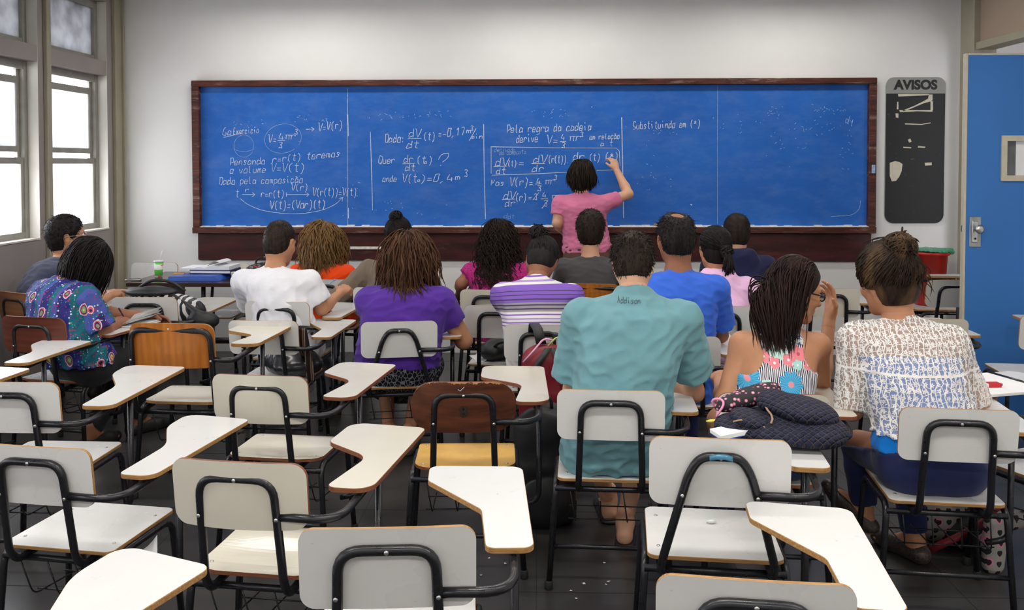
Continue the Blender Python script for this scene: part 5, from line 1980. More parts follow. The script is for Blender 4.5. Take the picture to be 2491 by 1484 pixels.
def paisley_mat():
    g = G('paisley', 0.75, 0.25)
    x, y, z = g.sep()
    v = g.map(rot=(0, 0.18, 0.2))
    sx, sy, sz = g.sep(v)
    st = g.math('FRACT', g.math('MULTIPLY', sx, 11.0))
    base = g.ramp(st, [(0.0, srgb(40, 44, 120)), (0.30, srgb(40, 44, 120)), (0.31, srgb(24, 96, 112)), (0.55, srgb(24, 96, 112)), (0.56, srgb(70, 84, 160)), (0.8, srgb(70, 84, 160)), (0.81, srgb(48, 40, 100))], 'CONSTANT')
    d = g.voro(70, v, rnd=0.5)
    dc = g.voro(70, v, out='Color', rnd=0.5)
    dots = g.math('LESS_THAN', d, 0.34)
    hx = g.sep(dc)[0]
    dcol = g.ramp(hx, [(0, srgb(176, 40, 70)), (0.3, srgb(208, 210, 214)), (0.5, srgb(60, 150, 140)), (0.7, srgb(150, 60, 110)), (0.86, srgb(60, 60, 150))], 'CONSTANT')
    band = g.math('GREATER_THAN', g.math('FRACT', g.math('MULTIPLY', sx, 22.0)), 0.35)
    c = g.mix(g.math('MULTIPLY', dots, band), base, dcol)
    b = g.voro(11.5, g.map(scale=(1, 1, 0.75), rot=(0, 0.5, 0)), rnd=0.8)
    bc = g.sep(g.voro(11.5, g.map(scale=(1, 1, 0.75), rot=(0, 0.5, 0)), out='Color', rnd=0.8))
    wob = g.math('ADD', b, g.math('MULTIPLY', g.math('SUBTRACT', g.noise(30, 2), 0.5), 0.16))
    rings = g.ramp(g.math('MULTIPLY', wob, 2.2), [(0, srgb(196, 60, 80)), (0.16, srgb(206, 190, 96)), (0.26, srgb(120, 150, 110)), (0.42, srgb(60, 30, 80)), (0.50, srgb(200, 90, 110)), (0.60, srgb(230, 220, 220)), (0.66, srgb(60, 70, 150))], 'CONSTANT')
    on = g.math('MULTIPLY', g.math('LESS_THAN', wob, 0.32), g.math('GREATER_THAN', bc[0], 0.32))
    c = g.mix(on, c, rings)
    g.col(c)
    g.bump(g.noise(200, 2), 0.1, 0.002)
    M['paisley'] = g.m


paisley_mat()


def flower_nodes(g, x, z, cx, cz, R, petals, c, colr, colc, rot=0.0, vein=None):
    dx, dz = g.math('SUBTRACT', x, cx), g.math('SUBTRACT', z, cz)
    rr = g.math('SQRT', g.math('ADD', g.math('MULTIPLY', dx, dx), g.math('MULTIPLY', dz, dz)))
    an = g.math('ADD', g.math('ARCTAN2', dz, dx), rot)
    pet = g.math('MULTIPLY', g.math('ADD', 0.80, g.math('MULTIPLY', g.math('ABSOLUTE', g.math('COSINE', g.math('MULTIPLY', an, petals / 2.0))), 0.30)), R)
    m = g.math('LESS_THAN', rr, pet)
    cc = colr
    if vein:
        vv = g.math('GREATER_THAN', g.math('COSINE', g.math('MULTIPLY', an, petals * 3.0)), 0.82)
        cc = g.mix(g.math('MULTIPLY', vv, g.math('GREATER_THAN', rr, R * 0.3)), colr, vein)
    c = g.mix(m, c, cc)
    c = g.mix(g.math('LESS_THAN', rr, R * 0.24), c, colc)
    return c


def floral_mat(p):
    """leopard spots on top, a band of small flowers, zebra stripes and two big blue flowers below"""
    g = G('floral_print', 0.75, 0.25)
    x, y, z = g.sep()
    wv = g.wave(42, 5.5, 2, g.map(scale=(1, 0.4, 0.25)), 'X')
    c = g.mix(g.math('GREATER_THAN', wv, 0.58), (0.80, 0.78, 0.80), srgb(30, 28, 60))
    le = g.voro(52, g.map(scale=(1, 0.6, 1)), rnd=0.7)
    ring = g.math('MULTIPLY', g.math('GREATER_THAN', le, 0.24), g.math('LESS_THAN', le, 0.48))
    brk = g.math('GREATER_THAN', g.noise(60, 2), 0.42)
    lc = g.mix(g.math('MULTIPLY', ring, brk), (0.78, 0.80, 0.84), srgb(32, 84, 120))
    zl = p.at(1890, 842, 3.56)[2]
    c = g.mix(g.step(z, zl - 0.002, zl + 0.002), c, lc)
    def at2(px, py):
        q = p.at(px, py, 3.47); return q[0], q[2]
    mint, coral, sky, wht = srgb(170, 220, 214), srgb(238, 140, 150), srgb(84, 180, 222), (0.82, 0.84, 0.82)
    for (px, py, R, n, cr, cc, rt) in ((1800, 872, .034, 7, mint, srgb(110, 170, 190), 0), (1902, 864, .036, 8, srgb(196, 226, 216), srgb(70, 100, 90), .3), (1826, 866, .020, 5, coral, wht, .2), (1868, 880, .024, 5, coral, wht, .9), (1893, 893, .020, 5, coral, wht, .5), (1848, 873, .016, 5, wht, mint, 0), (1928, 886, .022, 5, coral, wht, .1), (1955, 874, .028, 5, coral, srgb(200, 90, 100), .7), (1950, 898, .018, 6, mint, wht, .4), (1978, 900, .018, 5, coral, wht, .3), (1858, 856, .016, 5, coral, wht, .6), (1870, 942, .020, 5, srgb(190, 226, 220), srgb(190, 200, 120), .2)):
        cx, cz = at2(px, py)
        c = flower_nodes(g, x, z, cx, cz, R, n, c, cr, cc, rt)
    for (px, py, R) in ((1826, 932, .045), (1928, 940, .045)):
        cx, cz = at2(px, py)
        c = flower_nodes(g, x, z, cx, cz, R, 9, c, sky, srgb(240, 150, 160), 0.2, srgb(40, 110, 170))
    g.col(c)
    g.bump(g.noise(240, 2), 0.1, 0.002)
    M['floral_print'] = g.m


def stripe_mat(p):
    g = G('stripe_knit', 0.85, 0.2)
    x, y, z = g.sep()
    W, PU, DK, GR, LP = (0.72, 0.69, 0.68), srgb(128, 92, 184), srgb(74, 66, 96), srgb(150, 146, 150), srgb(168, 140, 200)
    bands = [(645, W), (655, LP), (658.5, W), (665, PU), (668, W), (674, PU), (677.5, W), (683, LP), (687, W), (692, PU), (704, DK), (706, PU), (713, DK), (715, PU), (722, DK), (725, PU), (731, GR), (735, DK), (738, GR), (744, DK), (747, GR), (752, W), (757, PU), (760, W), (766, LP), (769, W), (775, PU), (777.5, W), (783, PU), (785, W)]
    zz = [p.at(1340, b[0], 4.80)[2] for b in bands]
    lo, hi = zz[-1] - 0.02, zz[0] + 0.02
    st = [((q - lo) / (hi - lo), b[1]) for q, b in zip(zz, bands)]
    st = st[::-1]
    # constant ramp runs upward: each stop carries the colour of the band that ends there
    st = [(0.0, W)] + [(q, c) for q, c in zip([(w - lo) / (hi - lo) for w in zz[::-1]], [bands[i - 1][1] if i > 0 else W for i in range(len(bands) - 1, -1, -1)])]
    sag = g.math('MULTIPLY', g.math('MULTIPLY', x, x), 0.35)
    f = g.math('DIVIDE', g.math('SUBTRACT', g.math('ADD', z, sag), lo), hi - lo)
    g.col(g.ramp(f, st, 'CONSTANT'))
    g.bump(g.wave(260, 0, 0, direction='X'), 0.15, 0.002)
    M['stripe_knit'] = g.m


def skirt_mat():
    g = G('skirt_print', 0.8, 0.2)
    d = g.voro(55, g.map(scale=(1, 1, 0.6)), 'DISTANCE_TO_EDGE', 'Distance')
    c = g.mix(g.step(d, 0.05, 0.09), srgb(120, 120, 128), srgb(20, 20, 24))
    g.col(c)
    M['skirt_print'] = g.m


skirt_mat()
g = G('magenta_print', 0.8, 0.2)
tx = g.math('MULTIPLY', g.math('GREATER_THAN', g.wave(26, 0, 0, direction='Z'), 0.55), g.math('GREATER_THAN', g.noise(70, 2, v=g.map(scale=(1, 1, 0.3))), 0.55))
g.col(g.mix(g.math('MULTIPLY', tx, 0.6), srgb(176, 42, 118), srgb(90, 20, 64)))
M['magenta_print'] = g.m

# ------------------------------------------------------------------ people


def ankle(p, px, Y, z=0.085):
    q = p.at(px, 900, Y); q[2] = z
    return q


# the teacher at the board
p = Person('standing person in a pink shirt writing on the chalkboard with a raised arm', (0.41, 7.33), 0, (1416, 427, 7.36), 64, seat=0.80, sw=0.345, build=1.0, slouch=-0.01, yaw=-18, pitch=2, skin='skin_light', stand=True, hs=1.0)
for sd in (-1, 1):
    p.legs[sd] = [v3(sd * 0.09, 0.0, 0.86), v3(sd * 0.095, 0.02, 0.47), v3(sd * 0.09, -0.01, 0.085)]
p.rx[:4] = [.175, .182, .155, .165]
p.arm(1, p.at(1499, 412, 7.58), elbow=p.at(1529, 472, 7.40), curl=1.5, hd=(-0.25, 0.25, 0.9), palm=(-0.4, 0.9, -0.1))
p.arm(-1, (-0.16, 0.24, 1.02), elbow=p.at(1355, 543, 7.30), curl=1.0)
p.body()
TS = p.top('cloth_rose', sleeve=0.60, hem=0.0, loose=0.013, waist=0.45, sl_loose=0.016, neck=0.075, seed=21, fold=0.003)
p.pants('trouser_brown', top=0.2)
p.shoes('shoe_black')
p.strands('hair_darkbrown', n=1176, length=0.185, rad=0.0036, crown=(0.0, .0, .125), grav=0.30, steps=12, seed=31, off=0.016, jitter=0.06, lenfn=lambda Q: 0.55 + 0.45 * np.clip((Q[:, 2] + 0.02) / 0.12, 0, 1))
ck = empty('chalk_stick', p.o.matrix_world @ Vector((0, 0, 0)))
wq = p.arms[1]['wr']
cpos = Vector(p.org) + Vector((wq[0] - 0.045, wq[1] + 0.085, wq[2] + 0.085))
ck.location = cpos
tag(ck, 'white stick of chalk in the raised hand of the person in pink', 'chalk')
MB().tube([(0, -0.025, -0.01), (0, 0.03, 0.012)], 0.005, 8).build('stick', 'chalk', ck)

# front rows
p = Person('person in a navy shirt and glasses sitting by the window', (-3.2, 5.86), -42, (163, 573, 6.05), 86, sw=0.38, build=1.12, depth=1.1, slouch=0.10, yaw=-14, pitch=-4, skin='skin_tan', hs=1.10)
p.arm(1, p.at(268, 712, 6.0) + v3(0, 0, -0.02), curl=1.2)
p.arm(-1, (-0.05, 0.45, 0.72))
p.body()
p.top('cloth_slate', sleeve=0.7, hem=None, neck=0.082, seed=2, waist=0.7).data
p.pants('denim', top=0.15)
p.shoes()
p.short_hair('hair_black', thick=0.016, nape=-0.085, seed=51, front=0.035, fuzz=1800)
p.glasses('steel')

p = Person('person in a colourful paisley blouse bent over a sheet, writing', (-2.525, 4.985), -30, (216, 636, 5.08), 100, sw=0.34, build=1.12, depth=1.1, slouch=0.07, yaw=-8, pitch=34, roll=12, skin='skin_brown', hs=1.08)
PW = p
p.arm(1, p.at(288, 786, 5.12), elbow=p.at(240, 812, 4.92), curl=1.3)
p.arm(-1, (-0.02, 0.42, 0.71))
p.legs[1] = [v3(0.085, 0.03, 0.51), v3(0.13, 0.42, 0.49), ankle(p, 330, 5.35)]
p.legs[-1] = [v3(-0.085, 0.03, 0.51), v3(-0.06, 0.40, 0.49), ankle(p, 215, 5.05)]
p.body()
p.top('paisley', sleeve=0.86, hem=0.0, loose=0.03, sl_loose=0.04, neck=0.085, neck_drop=0.01, seed=3, waist=0.8, fold=0.005, puff=0.02)
p.pants('trouser_black', top=0.2)
p.shoes('shoe_black', 'flat')
p.strands('hair_black', n=1176, length=0.27, rad=0.0033, crown=(0.0, .02, .125), grav=0.34, steps=14, seed=33, off=0.010, jitter=0.03, swing=(-0.1, -0.2, 0), pull=(p.at(190, 690, 5.0), 1.5))
q = p.spine_at(0.985)
m = MB()
ring = [q + v3(0.088 * math.cos(a), 0.07 * math.sin(a) + 0.01, 0.035 - 0.02 * math.sin(a)) for a in np.linspace(0, 2 * PI, 25)]
m.tube(ring, 0.008, 6, False)
plain('necklace_gold', srgb(196, 140, 30), 0.4)
m.build('necklace', 'necklace_gold', p.o, True)

p = Person('person in a plain white shirt writing at a tablet', (-1.50, 5.49), -3, (681, 590, 5.6), 77, sw=0.41, build=1.08, slouch=0.05, yaw=-10, pitch=12, skin='skin_tan')
p.arm(1, p.at(828, 712, 5.75), elbow=p.at(783, 752, 5.55), curl=1.1)
p.arm(-1, (-0.15, 0.40, 0.71))
p.body()
p.top('cloth_white', sleeve=0.68, hem=None, neck=0.08, seed=4, waist=0.7, puff=0.02, sl_loose=0.022, fold=0.0045)
p.pants('denim_grey', top=0.15); p.shoes()
p.short_hair('hair_darkbrown', thick=0.005, nape=-0.075, seed=52, fuzz=2500, flen=0.007)

p = Person('person in an orange top sitting in the front row', (-1.50, 6.62), -5, (788, 590, 6.65), 84, sw=0.37, build=1.05, slouch=0.03, yaw=-12, pitch=5, skin='skin_light', hs=1.12)
p.body()
p.top('cloth_orange', sleeve=0.8, hem=None, neck=0.085, seed=5)
p.pants('denim', top=0.15); p.shoes()
p.strands('hair_blonde', n=1176, length=0.25, rad=0.0041, crown=(0.02, -.01, .125), grav=0.28, steps=12, seed=34, off=0.03, curl=0.008, cfreq=45, jitter=0.12, capthick=0.02)

p = Person('person in a taupe hoodie sitting beyond the purple top', (-0.96, 6.17), -3, (969, 577, 6.3), 68, sw=0.38, build=1.05, slouch=0.04, yaw=5, pitch=10, skin='skin_tan', hs=1.07)
p.arm(-1, p.at(850, 712, 6.45), curl=1.0)
p.body()
p.top('cloth_taupe', sleeve=1.95, hem=None, neck=0.085, seed=6, hood=True, loose=0.02, sl_loose=0.024, waist=0.8, fold=0.005)
p.pants('denim', top=0.15); p.shoes()
p.strands('hair_black', n=728, length=0.10, rad=0.0033, crown=(-0.02, -.07, .10), grav=0.0, gather=True, steps=12, seed=35, off=0.014, jitter=0.06)
p.bun('hair_black', (-0.012, -.06, .125), 0.042, 70, 7)

p = Person('person in a purple top and dark printed skirt resting an elbow', (-0.76, 4.93), 3, (994, 628, 5.02), 106, sw=0.385, build=1.29, depth=1.3, slouch=0.05, yaw=-4, pitch=14, skin='skin_tan', hs=1.12)
p.armr = 1.25
p.arm(1, p.at(1118, 812, 5.28), elbow=p.at(1128, 828, 5.02), curl=0.9)
p.arm(-1, (-0.16, 0.36, 0.74), elbow=p.at(893, 745, 4.95))
p.legs[1] = [v3(0.1, 0.03, 0.51), v3(0.12, 0.40, 0.49), v3(0.05, 0.10, 0.085)]
p.legs[-1] = [v3(-0.1, 0.03, 0.51), v3(-0.12, 0.40, 0.49), v3(-0.06, 0.14, 0.085)]
p.body()
p.top('cloth_purple', sleeve=0.52, hem=0.03, neck=0.105, neck_drop=0.015, seed=7, waist=0.7, loose=0.012, sl_loose=0.016)
p.pants('skirt_print', name='skirt', top=0.2, to=0.55, skirt=True, seed=8)
p.shoes('shoe_grey', 'flat')
p.strands('hair_brown', n=1344, length=0.27, rad=0.0041, crown=(0.0, -.01, .125), grav=0.30, steps=12, seed=36, off=0.028, curl=0.006, cfreq=40, jitter=0.11, capthick=0.018)

p = Person('person in a magenta top sitting below the chalkboard', (-0.28, 6.13), -4, (1213, 582, 6.22), 76, sw=0.35, build=1.0, slouch=0.03, yaw=0, pitch=4, skin='skin_brown', hs=1.05)
p.arm(-1, p.at(1118, 712, 6.35), elbow=p.at(1122, 690, 6.15), curl=1.0)
p.body()
p.top('magenta_print', sleeve=0.35, hem=None, neck=0.085, seed=9)
p.pants('denim', top=0.15); p.shoes()
p.strands('hair_darkbrown', n=950, length=0.42, rad=0.0030, crown=(0.0, -.01, .125), grav=0.32, seed=37, off=0.022, curl=0.010, cfreq=95, steps=26, jitter=0.13, capthick=0.015)

p = Person('person in a purple and white striped jumper looking down', (0.05, 4.86), -3, (1318, 634, 5.05), 80, sw=0.37, build=1.12, depth=1.1, slouch=0.07, yaw=-6, pitch=42, roll=8, skin='skin_brown', hs=1.02)
stripe_mat(p)
p.arm(1, (0.12, 0.42, 0.71), elbow=p.at(1424, 775, 4.98))
p.arm(-1, (-0.12, 0.40, 0.71), elbow=p.at(1258, 785, 4.95))
p.body()
p.top('stripe_knit', sleeve=1.6, hem=0.02, neck=0.078, neck_drop=0.0, seed=10, waist=0.6, sl_loose=0.014, fold=0.003)
p.pants('denim', top=0.18); p.shoes()
p.strands('hair_black', n=840, length=0.11, rad=0.0033, crown=(-0.02, -.05, .115), grav=0.0, gather=True, steps=12, seed=38, off=0.014, jitter=0.05)
p.bun('hair_black', (-0.045, -.075, .125), 0.046, 90, 9, wisps=40, wl=0.03)

p = Person('person in a dark grey shirt sitting right behind the pink shirt', (0.384, 6.43), -3, (1437, 561, 6.5), 70, sw=0.37, build=1.02, slouch=0.03, yaw=-4, pitch=4, skin='skin_light', hs=1.15, long_neck=0.02)
p.body()
p.top('cloth_grey', sleeve=0.6, hem=None, neck=0.085, seed=11)
p.pants('denim', top=0.15); p.shoes()
p.short_hair('hair_darkbrown', thick=0.016, nape=-0.09, seed=53, fuzz=1800)

p = Person('person in a teal shirt and shorts sitting in the middle', (0.30, 3.545), -3, (1540, 640, 3.70), 100, sw=0.385, build=1.10, depth=1.08, slouch=0.06, yaw=-4, pitch=24, roll=-2, skin='skin_light', neck=0.056)
p.arm(-1, (-0.10, 0.40, 0.70), elbow=p.at(1388, 978, 3.66), curl=1.0)
p.arm(1, (0.10, 0.42, 0.71), elbow=p.at(1690, 955, 3.72), curl=1.0)
p.legs[1] = [v3(0.085, 0.03, 0.51), v3(0.14, 0.42, 0.49), ankle(p, 1522, 3.86)]
p.legs[-1] = [v3(-0.085, 0.03, 0.51), v3(-0.12, 0.42, 0.49), ankle(p, 1482, 4.12)]
p.body()
TEAL = p
tsh = p.top('cloth_teal', sleeve=0.70, hem=None, loose=0.022, sl_loose=0.026, neck=0.078, seed=12, waist=0.75, fold=0.0055, puff=0.022, h=0.007, shape=[.80, .86, .95, 1, 1, 1, 1])
p.pants('denim_light', name='shorts', top=0.12, to=0.3)
p.shoes('shoe_black', 'flipflop')
p.short_hair('hair_darkbrown', thick=0.016, nape=-0.082, seed=54, fuzz=3000, flen=0.018)

p = Person('person in a bright blue shirt sitting right of the teal shirt', (0.70, 4.60), -3, (1643, 583, 4.72), 90, sw=0.37, build=1.08, slouch=0.03, yaw=12, pitch=10, skin='skin_brown', neck=0.058)
p.body()
p.top('cloth_blue', sleeve=0.75, hem=None, neck=0.082, seed=13, waist=0.7, puff=0.02, sl_loose=0.022)
p.pants('denim', top=0.15); p.shoes()
p.short_hair('hair_black', thick=0.012, nape=-0.085, seed=55, bald=True, fuzz=1800)

p = Person('person in a pale pink hoodie sitting beyond the blue shirt', (1.10, 5.50), -6, (1739, 607, 5.6), 76, sw=0.34, build=0.98, slouch=0.05, yaw=14, pitch=6, skin='skin_tan', hs=1.1)
p.arm(1, p.at(1835, 745, 5.75), curl=1.0)
p.body()
p.top('cloth_pink', sleeve=1.95, hem=None, neck=0.082, seed=14, hood=True, loose=0.018, sl_loose=0.022, waist=0.8, fold=0.005)
p.pants('denim', top=0.15); p.shoes()
p.strands('hair_black', n=896, length=0.135, rad=0.0033, crown=(0.02, -.115, .0), grav=0.0, gather=True, steps=12, seed=39, off=0.013, jitter=0.03)
p.bun('hair_black', (0.02, -.135, -.015), 0.036, 50, 10)
TLp = []
rg = np.random.default_rng(5)
for k in range(60):
    a = p.head_pt(0.02 + rg.normal(0, .008), -.15, -.02 + rg.normal(0, .01))
    e = a + v3(rg.normal(0, .012), -0.005 + rg.normal(0, .008), -0.10 - rg.uniform(0, .04))
    TLp.append([a + (e - a) * t + v3(rg.normal(0, .003), -0.03 * math.sin(PI * t), 0) for t in np.linspace(0, 1, 9)])
V, Fc = strand_mesh(np.array(TLp), 0.007, 4, 0.7)
link('ponytail', vmesh('ponytail', [(V, Fc)], 0), ['hair_black'], p.o)

p = Person('person in a navy hoodie in the front row', (1.46, 6.50), -2, (1791, 566, 6.6), 66, sw=0.38, build=1.02, slouch=0.04, yaw=8, pitch=6, skin='skin_light', hs=1.1)
p.body()
p.top('cloth_navy', sleeve=1.95, hem=None, neck=0.085, seed=15, hood=True, loose=0.02, sl_loose=0.024, waist=0.8, fold=0.005)
p.pants('denim', top=0.15); p.shoes()
p.short_hair('hair_darkbrown', thick=0.010, nape=-0.085, seed=56, fuzz=600, flen=0.010)

p = Person('person in a floral tank top and glasses turning to the right', (0.875, 3.49), -4, (1934, 702, 3.76), 110, sw=0.30, build=0.92, depth=0.95, slouch=0.02, yaw=-72, pitch=14, roll=2, skin='skin_tan', hs=1.06, neck=0.046)
floral_mat(p)
p.armr = 0.92
p.arm(-1, (-0.12, 0.40, 0.70), elbow=p.at(1762, 975, 3.60))
p.arm(1, p.at(2018, 772, 4.0), elbow=p.at(1998, 940, 3.86), curl=0.8, hd=(0.1, 0.1, 1), palm=(-1, -0.3, 0))
p.body()
def bare(f):
    # racerback: shoulders and the sides of the upper back stay bare
    c = p.spine_at(0.80)
    for sd in (-1, 1):
        f.sub(capsule(c + v3(sd * 0.165, -0.2, 0.03), c + v3(sd * 0.165, 0.2, 0.03), 0.088), 0.01)
        f.sub(capsule(c + v3(sd * 0.175, -0.2, 0.16), c + v3(sd * 0.175, 0.2, 0.16), 0.118), 0.01)
tk = p.top('floral_print', sleeve=0, hem=0.0, loose=0.008, neck=0.072, neck_drop=0.0, seed=16, waist=0.3, fold=0.0018, name='tank_top', bare=bare, h=0.006)
# bra straps laid over the shoulders
bodyo = [c for c in p.o.children if c.name.startswith('body')][0]
plain('strap_pink', srgb(226, 206, 216), 0.6)
for (xa, za, xb, zb) in ((1800, 768, 1808, 826), (1982, 776, 1962, 842)):
    a, b = p.at(xa, za, 3.5), p.at(xb, zb, 3.5)
    p.project(bodyo, [[(a[0] + (b[0] - a[0]) * t + w_, a[2] + (b[2] - a[2]) * t) for t in np.linspace(0, 1, 12)] for w_ in (0, 0.004)], 'strap_pink', 'strap', 0.006)
p.pants('denim', top=0.15); p.shoes()
p.strands('hair_reddark', n=1500, length=0.29, rad=0.0032, crown=(0.0, .085, .085), grav=0.40, seed=40, off=0.008, jitter=0.03, steps=18, capthick=0.008, push=0.006, pull=(p.at(1912, 850, 3.5), 3.0), region=lambda Q: ((Q[:, 2] > -0.01) & (Q[:, 1] < 0.0 + Q[:, 2] * 0.55)) | ((Q[:, 1] < -0.03) & (Q[:, 2] > -0.05)))
p.glasses('glasses_black', 0.002)

p = Person('person in a white lace blouse and jeans leaning left', (1.455, 3.37), -4, (2158, 683, 3.60), 120, sw=0.335, build=1.05, depth=1.05, slouch=0.03, yaw=30, pitch=8, roll=-6, skin='skin_tan', hs=1.08, tilt=-0.03)
p.armr = 1.08
p.arm(-1, p.at(2010, 985, 3.85), elbow=p.at(2072, 996, 3.52), curl=0.9)
p.arm(1, p.at(2400, 955, 3.85), elbow=p.at(2368, 985, 3.52), curl=0.9)
p.legs[-1] = [v3(-0.085, 0.03, 0.51), v3(-0.16, 0.36, 0.47), ankle(p, 2105, 3.72, 0.21), (-0.75, 0.25, 0.75)]
p.legs[1] = [v3(0.085, 0.03, 0.51), v3(0.02, 0.42, 0.49), ankle(p, 2232, 3.72), (-0.5, 0.8, 0)]
p.rx[:2] *= 1.1
p.body()
def bare2(f):
    f.cut(p.spine_at(0.80), (0, 0.15, 1))
p.top('cloth_cyan', sleeve=0, hem=0.1, loose=0.008, neck=0.06, seed=17, waist=0.15, name='blue_top', bare=bare2, fold=0.002)
p.top('lace', sleeve=0.99, hem=0.24, loose=0.020, sl_loose=0.020, neck=0.088, neck_drop=0.005, seed=18, waist=0.3, fold=0.004, name='lace_blouse', h=0.007)
p.pants('denim', top=0.13)
plain('shoe_sequin', (0.05, 0.035, 0.03), 0.35, var=0.8, scale=160)
p.shoes('shoe_sequin', 'flat')
p.strands('hair_highlight', n=1300, length=0.16, rad=0.0032, crown=(0.01, -.075, .105), grav=0.0, gather=True, steps=12, seed=41, off=0.026, jitter=0.10, curl=0.003, cfreq=50, capthick=0.022)
p.bun('hair_highlight', (0.012, -.07, .112), 0.060, 220, 12, rad=0.0036, wisps=26, wl=0.045)
p.strands('hair_highlight', n=36, length=0.11, rad=0.0022, crown=(0.01, -.07, .14), grav=0.14, steps=12, seed=43, off=0.036, jitter=0.14, curl=0.012, cfreq=40, cap=False, name='loose_locks', region=lambda Q: (Q[:, 2] > 0.03) & (Q[:, 0] > 0.0) & (Q[:, 1] < 0.02))

# ------------------------------------------------------------------ things on tables, seats and floor
def soft(name, prims, mat, parent, h=0.008, disp=None, cuts=(), subs=(), sm=1):
    lo = np.min([q[0][1] for q in prims], 0); hi = np.max([q[0][2] for q in prims], 0)
    f = Field(lo - 0.02, hi + 0.02, h)
    for q, k in prims: f.add(q, k)
    for q in subs: f.sub(q, 0.01)
    for pnt, n in cuts: f.cut(pnt, n)
    if disp: f.disp(disp)
    return link(name, vmesh(name, [f.mesh()], sm), [mat], parent)


# teacher table
wood('table_dark', srgb(44, 30, 28), srgb(62, 44, 40), 3, 0.22)
TZ = 0.752
tx0, tx1, ty0, ty1 = -2.98, -1.78, 6.52, 7.22
t = empty('teacher_table', ((tx0 + tx1) / 2, (ty0 + ty1) / 2, 0))
tag(t, 'dark brown table with black metal legs at the left front', 'table')
hx, hy = (tx1 - tx0) / 2, (ty1 - ty0) / 2
MB().box(-hx, hx, -hy, hy, TZ - 0.028, TZ, 0.004).build('tabletop', 'table_dark', t)
for sx in (-1, 1):
    for sy in (-1, 1):
        MB().tube([(sx * (hx - 0.55 if sy < 0 and sx < 0 else hx - 0.06), sy * (hy - 0.05), 0), (sx * (hx - 0.55 if sy < 0 and sx < 0 else hx - 0.06), sy * (hy - 0.05), TZ - 0.028)], 0.016, 10).build('leg', 'black_steel', t, True)
plain('panel_taupe', srgb(88, 80, 78), 0.6)
MB().box(-hx + 0.08, -hx + 0.20, -0.12, hy - 0.1, 0.0, TZ - 0.028, 0.004).build('side_panel', 'panel_taupe', t)
MB().box(hx - 0.28, hx - 0.24, -hy + 0.12, hy - 0.1, 0.02, TZ - 0.028, 0.004).build('side_panel', 'panel_taupe', t)
MB().tube([(-hx + 0.55, -hy + 0.05, 0.33), (hx - 0.06, -hy + 0.05, 0.33)], 0.018, 8).build('foot_rail', 'black_steel', t, True)

# drinking cup with straw
g = G('cup_print', 0.35)
x, y, z = g.sep()
b = g.ramp(g.math('MULTIPLY', z, 6.0), [(0, (0.8, 0.8, 0.8)), (0.08, srgb(96, 196, 80)), (0.36, (0.8, 0.82, 0.8)), (0.60, srgb(110, 206, 90)), (0.86, (0.78, 0.78, 0.78))], 'CONSTANT')
b = g.mix(g.math('MULTIPLY', g.math('GREATER_THAN', g.noise(26, 1), 0.60), g.math('GREATER_THAN', x, 0.005)), b, srgb(214, 130, 110))
g.col(b); M['cup_print'] = g.m
plain('plastic_clear', (0.75, 0.76, 0.76), 0.2)
cp = at(386, 675, 6.85)
t = empty('drink_cup', (cp.x, 6.85, TZ)); tag(t, 'tall green and white paper cup with a straw on the dark table', 'cup')
MB().lathe([(0.024, 0), (0.027, 0.002), (0.036, 0.12), (0.034, 0.12), (0.025, 0.006)], n=24).build('cup', 'cup_print', t, True)
MB().lathe([(0.0375, 0.118), (0.0385, 0.121), (0.0375, 0.126), (0.033, 0.129), (0.003, 0.130)], n=24).build('lid', 'plastic_clear', t, True)
MB().tube([(0.012, 0, 0.125), (0.03, 0, 0.205)], 0.004, 8).build('straw', 'paper', t, True)
# small plastic cup
cp = at(571, 690, 6.62)
t = empty('plastic_cup', (cp.x, 6.62, TZ)); tag(t, 'small white plastic coffee cup at the right end of the dark table', 'cup')
MB().lathe([(0.018, 0), (0.019, 0.001), (0.026, 0.068), (0.0275, 0.07), (0.0255, 0.07), (0.018, 0.004)], n=20).build('cup', 'plastic_clear', t, True)
# phone
cp = at(327, 687, 6.66)
t = empty('mobile_phone', (cp.x, 6.64, TZ), 0.3); tag(t, 'dark mobile phone lying at the left end of the dark table', 'phone')
plain('phone_dark', (0.02, 0.022, 0.03), 0.2)
MB().plate(rrect(0.115, 0.06, 0.02), 0.0, 0.014, 0.004).build('body', ['phone_dark', 'brushed_steel'], t, True)
MB().plate(rrect(0.07, 0.05, 0.004), 0.014, 0.0148, 0.0004).build('screen', ['eye_dark', 'eye_dark'], t)
# blue folder
plain('folder_blue', srgb(28, 78, 170), 0.35)
plain('book_navy', srgb(22, 28, 84), 0.4)
cp = at(480, 682, 6.72)
t = empty('document_folder', (cp.x, 6.74, TZ), 0.03); tag(t, 'bright blue document folder under the open book on the dark table', 'folder')
m = MB().plate(fillet([(-0.19, -0.12), (0.20, -0.12), (0.22, 0.12), (-0.17, 0.12)], 0.006, 3), 0, 0.003, 0.0008)
m.build('back_cover', ['folder_blue', 'folder_blue'], t)
m = MB(); m.add([(-0.19, -0.12, 0.003), (0.20, -0.12, 0.003), (0.22, 0.12, 0.003), (-0.17, 0.12, 0.003), (-0.18, -0.11, 0.034), (0.15, -0.115, 0.036), (0.19, 0.11, 0.036), (-0.16, 0.12, 0.032)], [(0, 1, 5, 4), (1, 2, 6, 5), (2, 3, 7, 6), (3, 0, 4, 7), (4, 5, 6, 7)])
m.build('front_cover', 'folder_blue', t)
plain('pencil_orange', srgb(226, 150, 40), 0.5)
MB().box(-0.20, -0.12, 0.04, 0.06, 0.032, 0.040, 0.002).build('pencil', 'pencil_orange', t)
cp = at(520, 668, 6.85)
t = empty('navy_book', (cp.x, 6.86, TZ + 0.037), -0.05); tag(t, 'navy blue closed book below the open book', 'book')
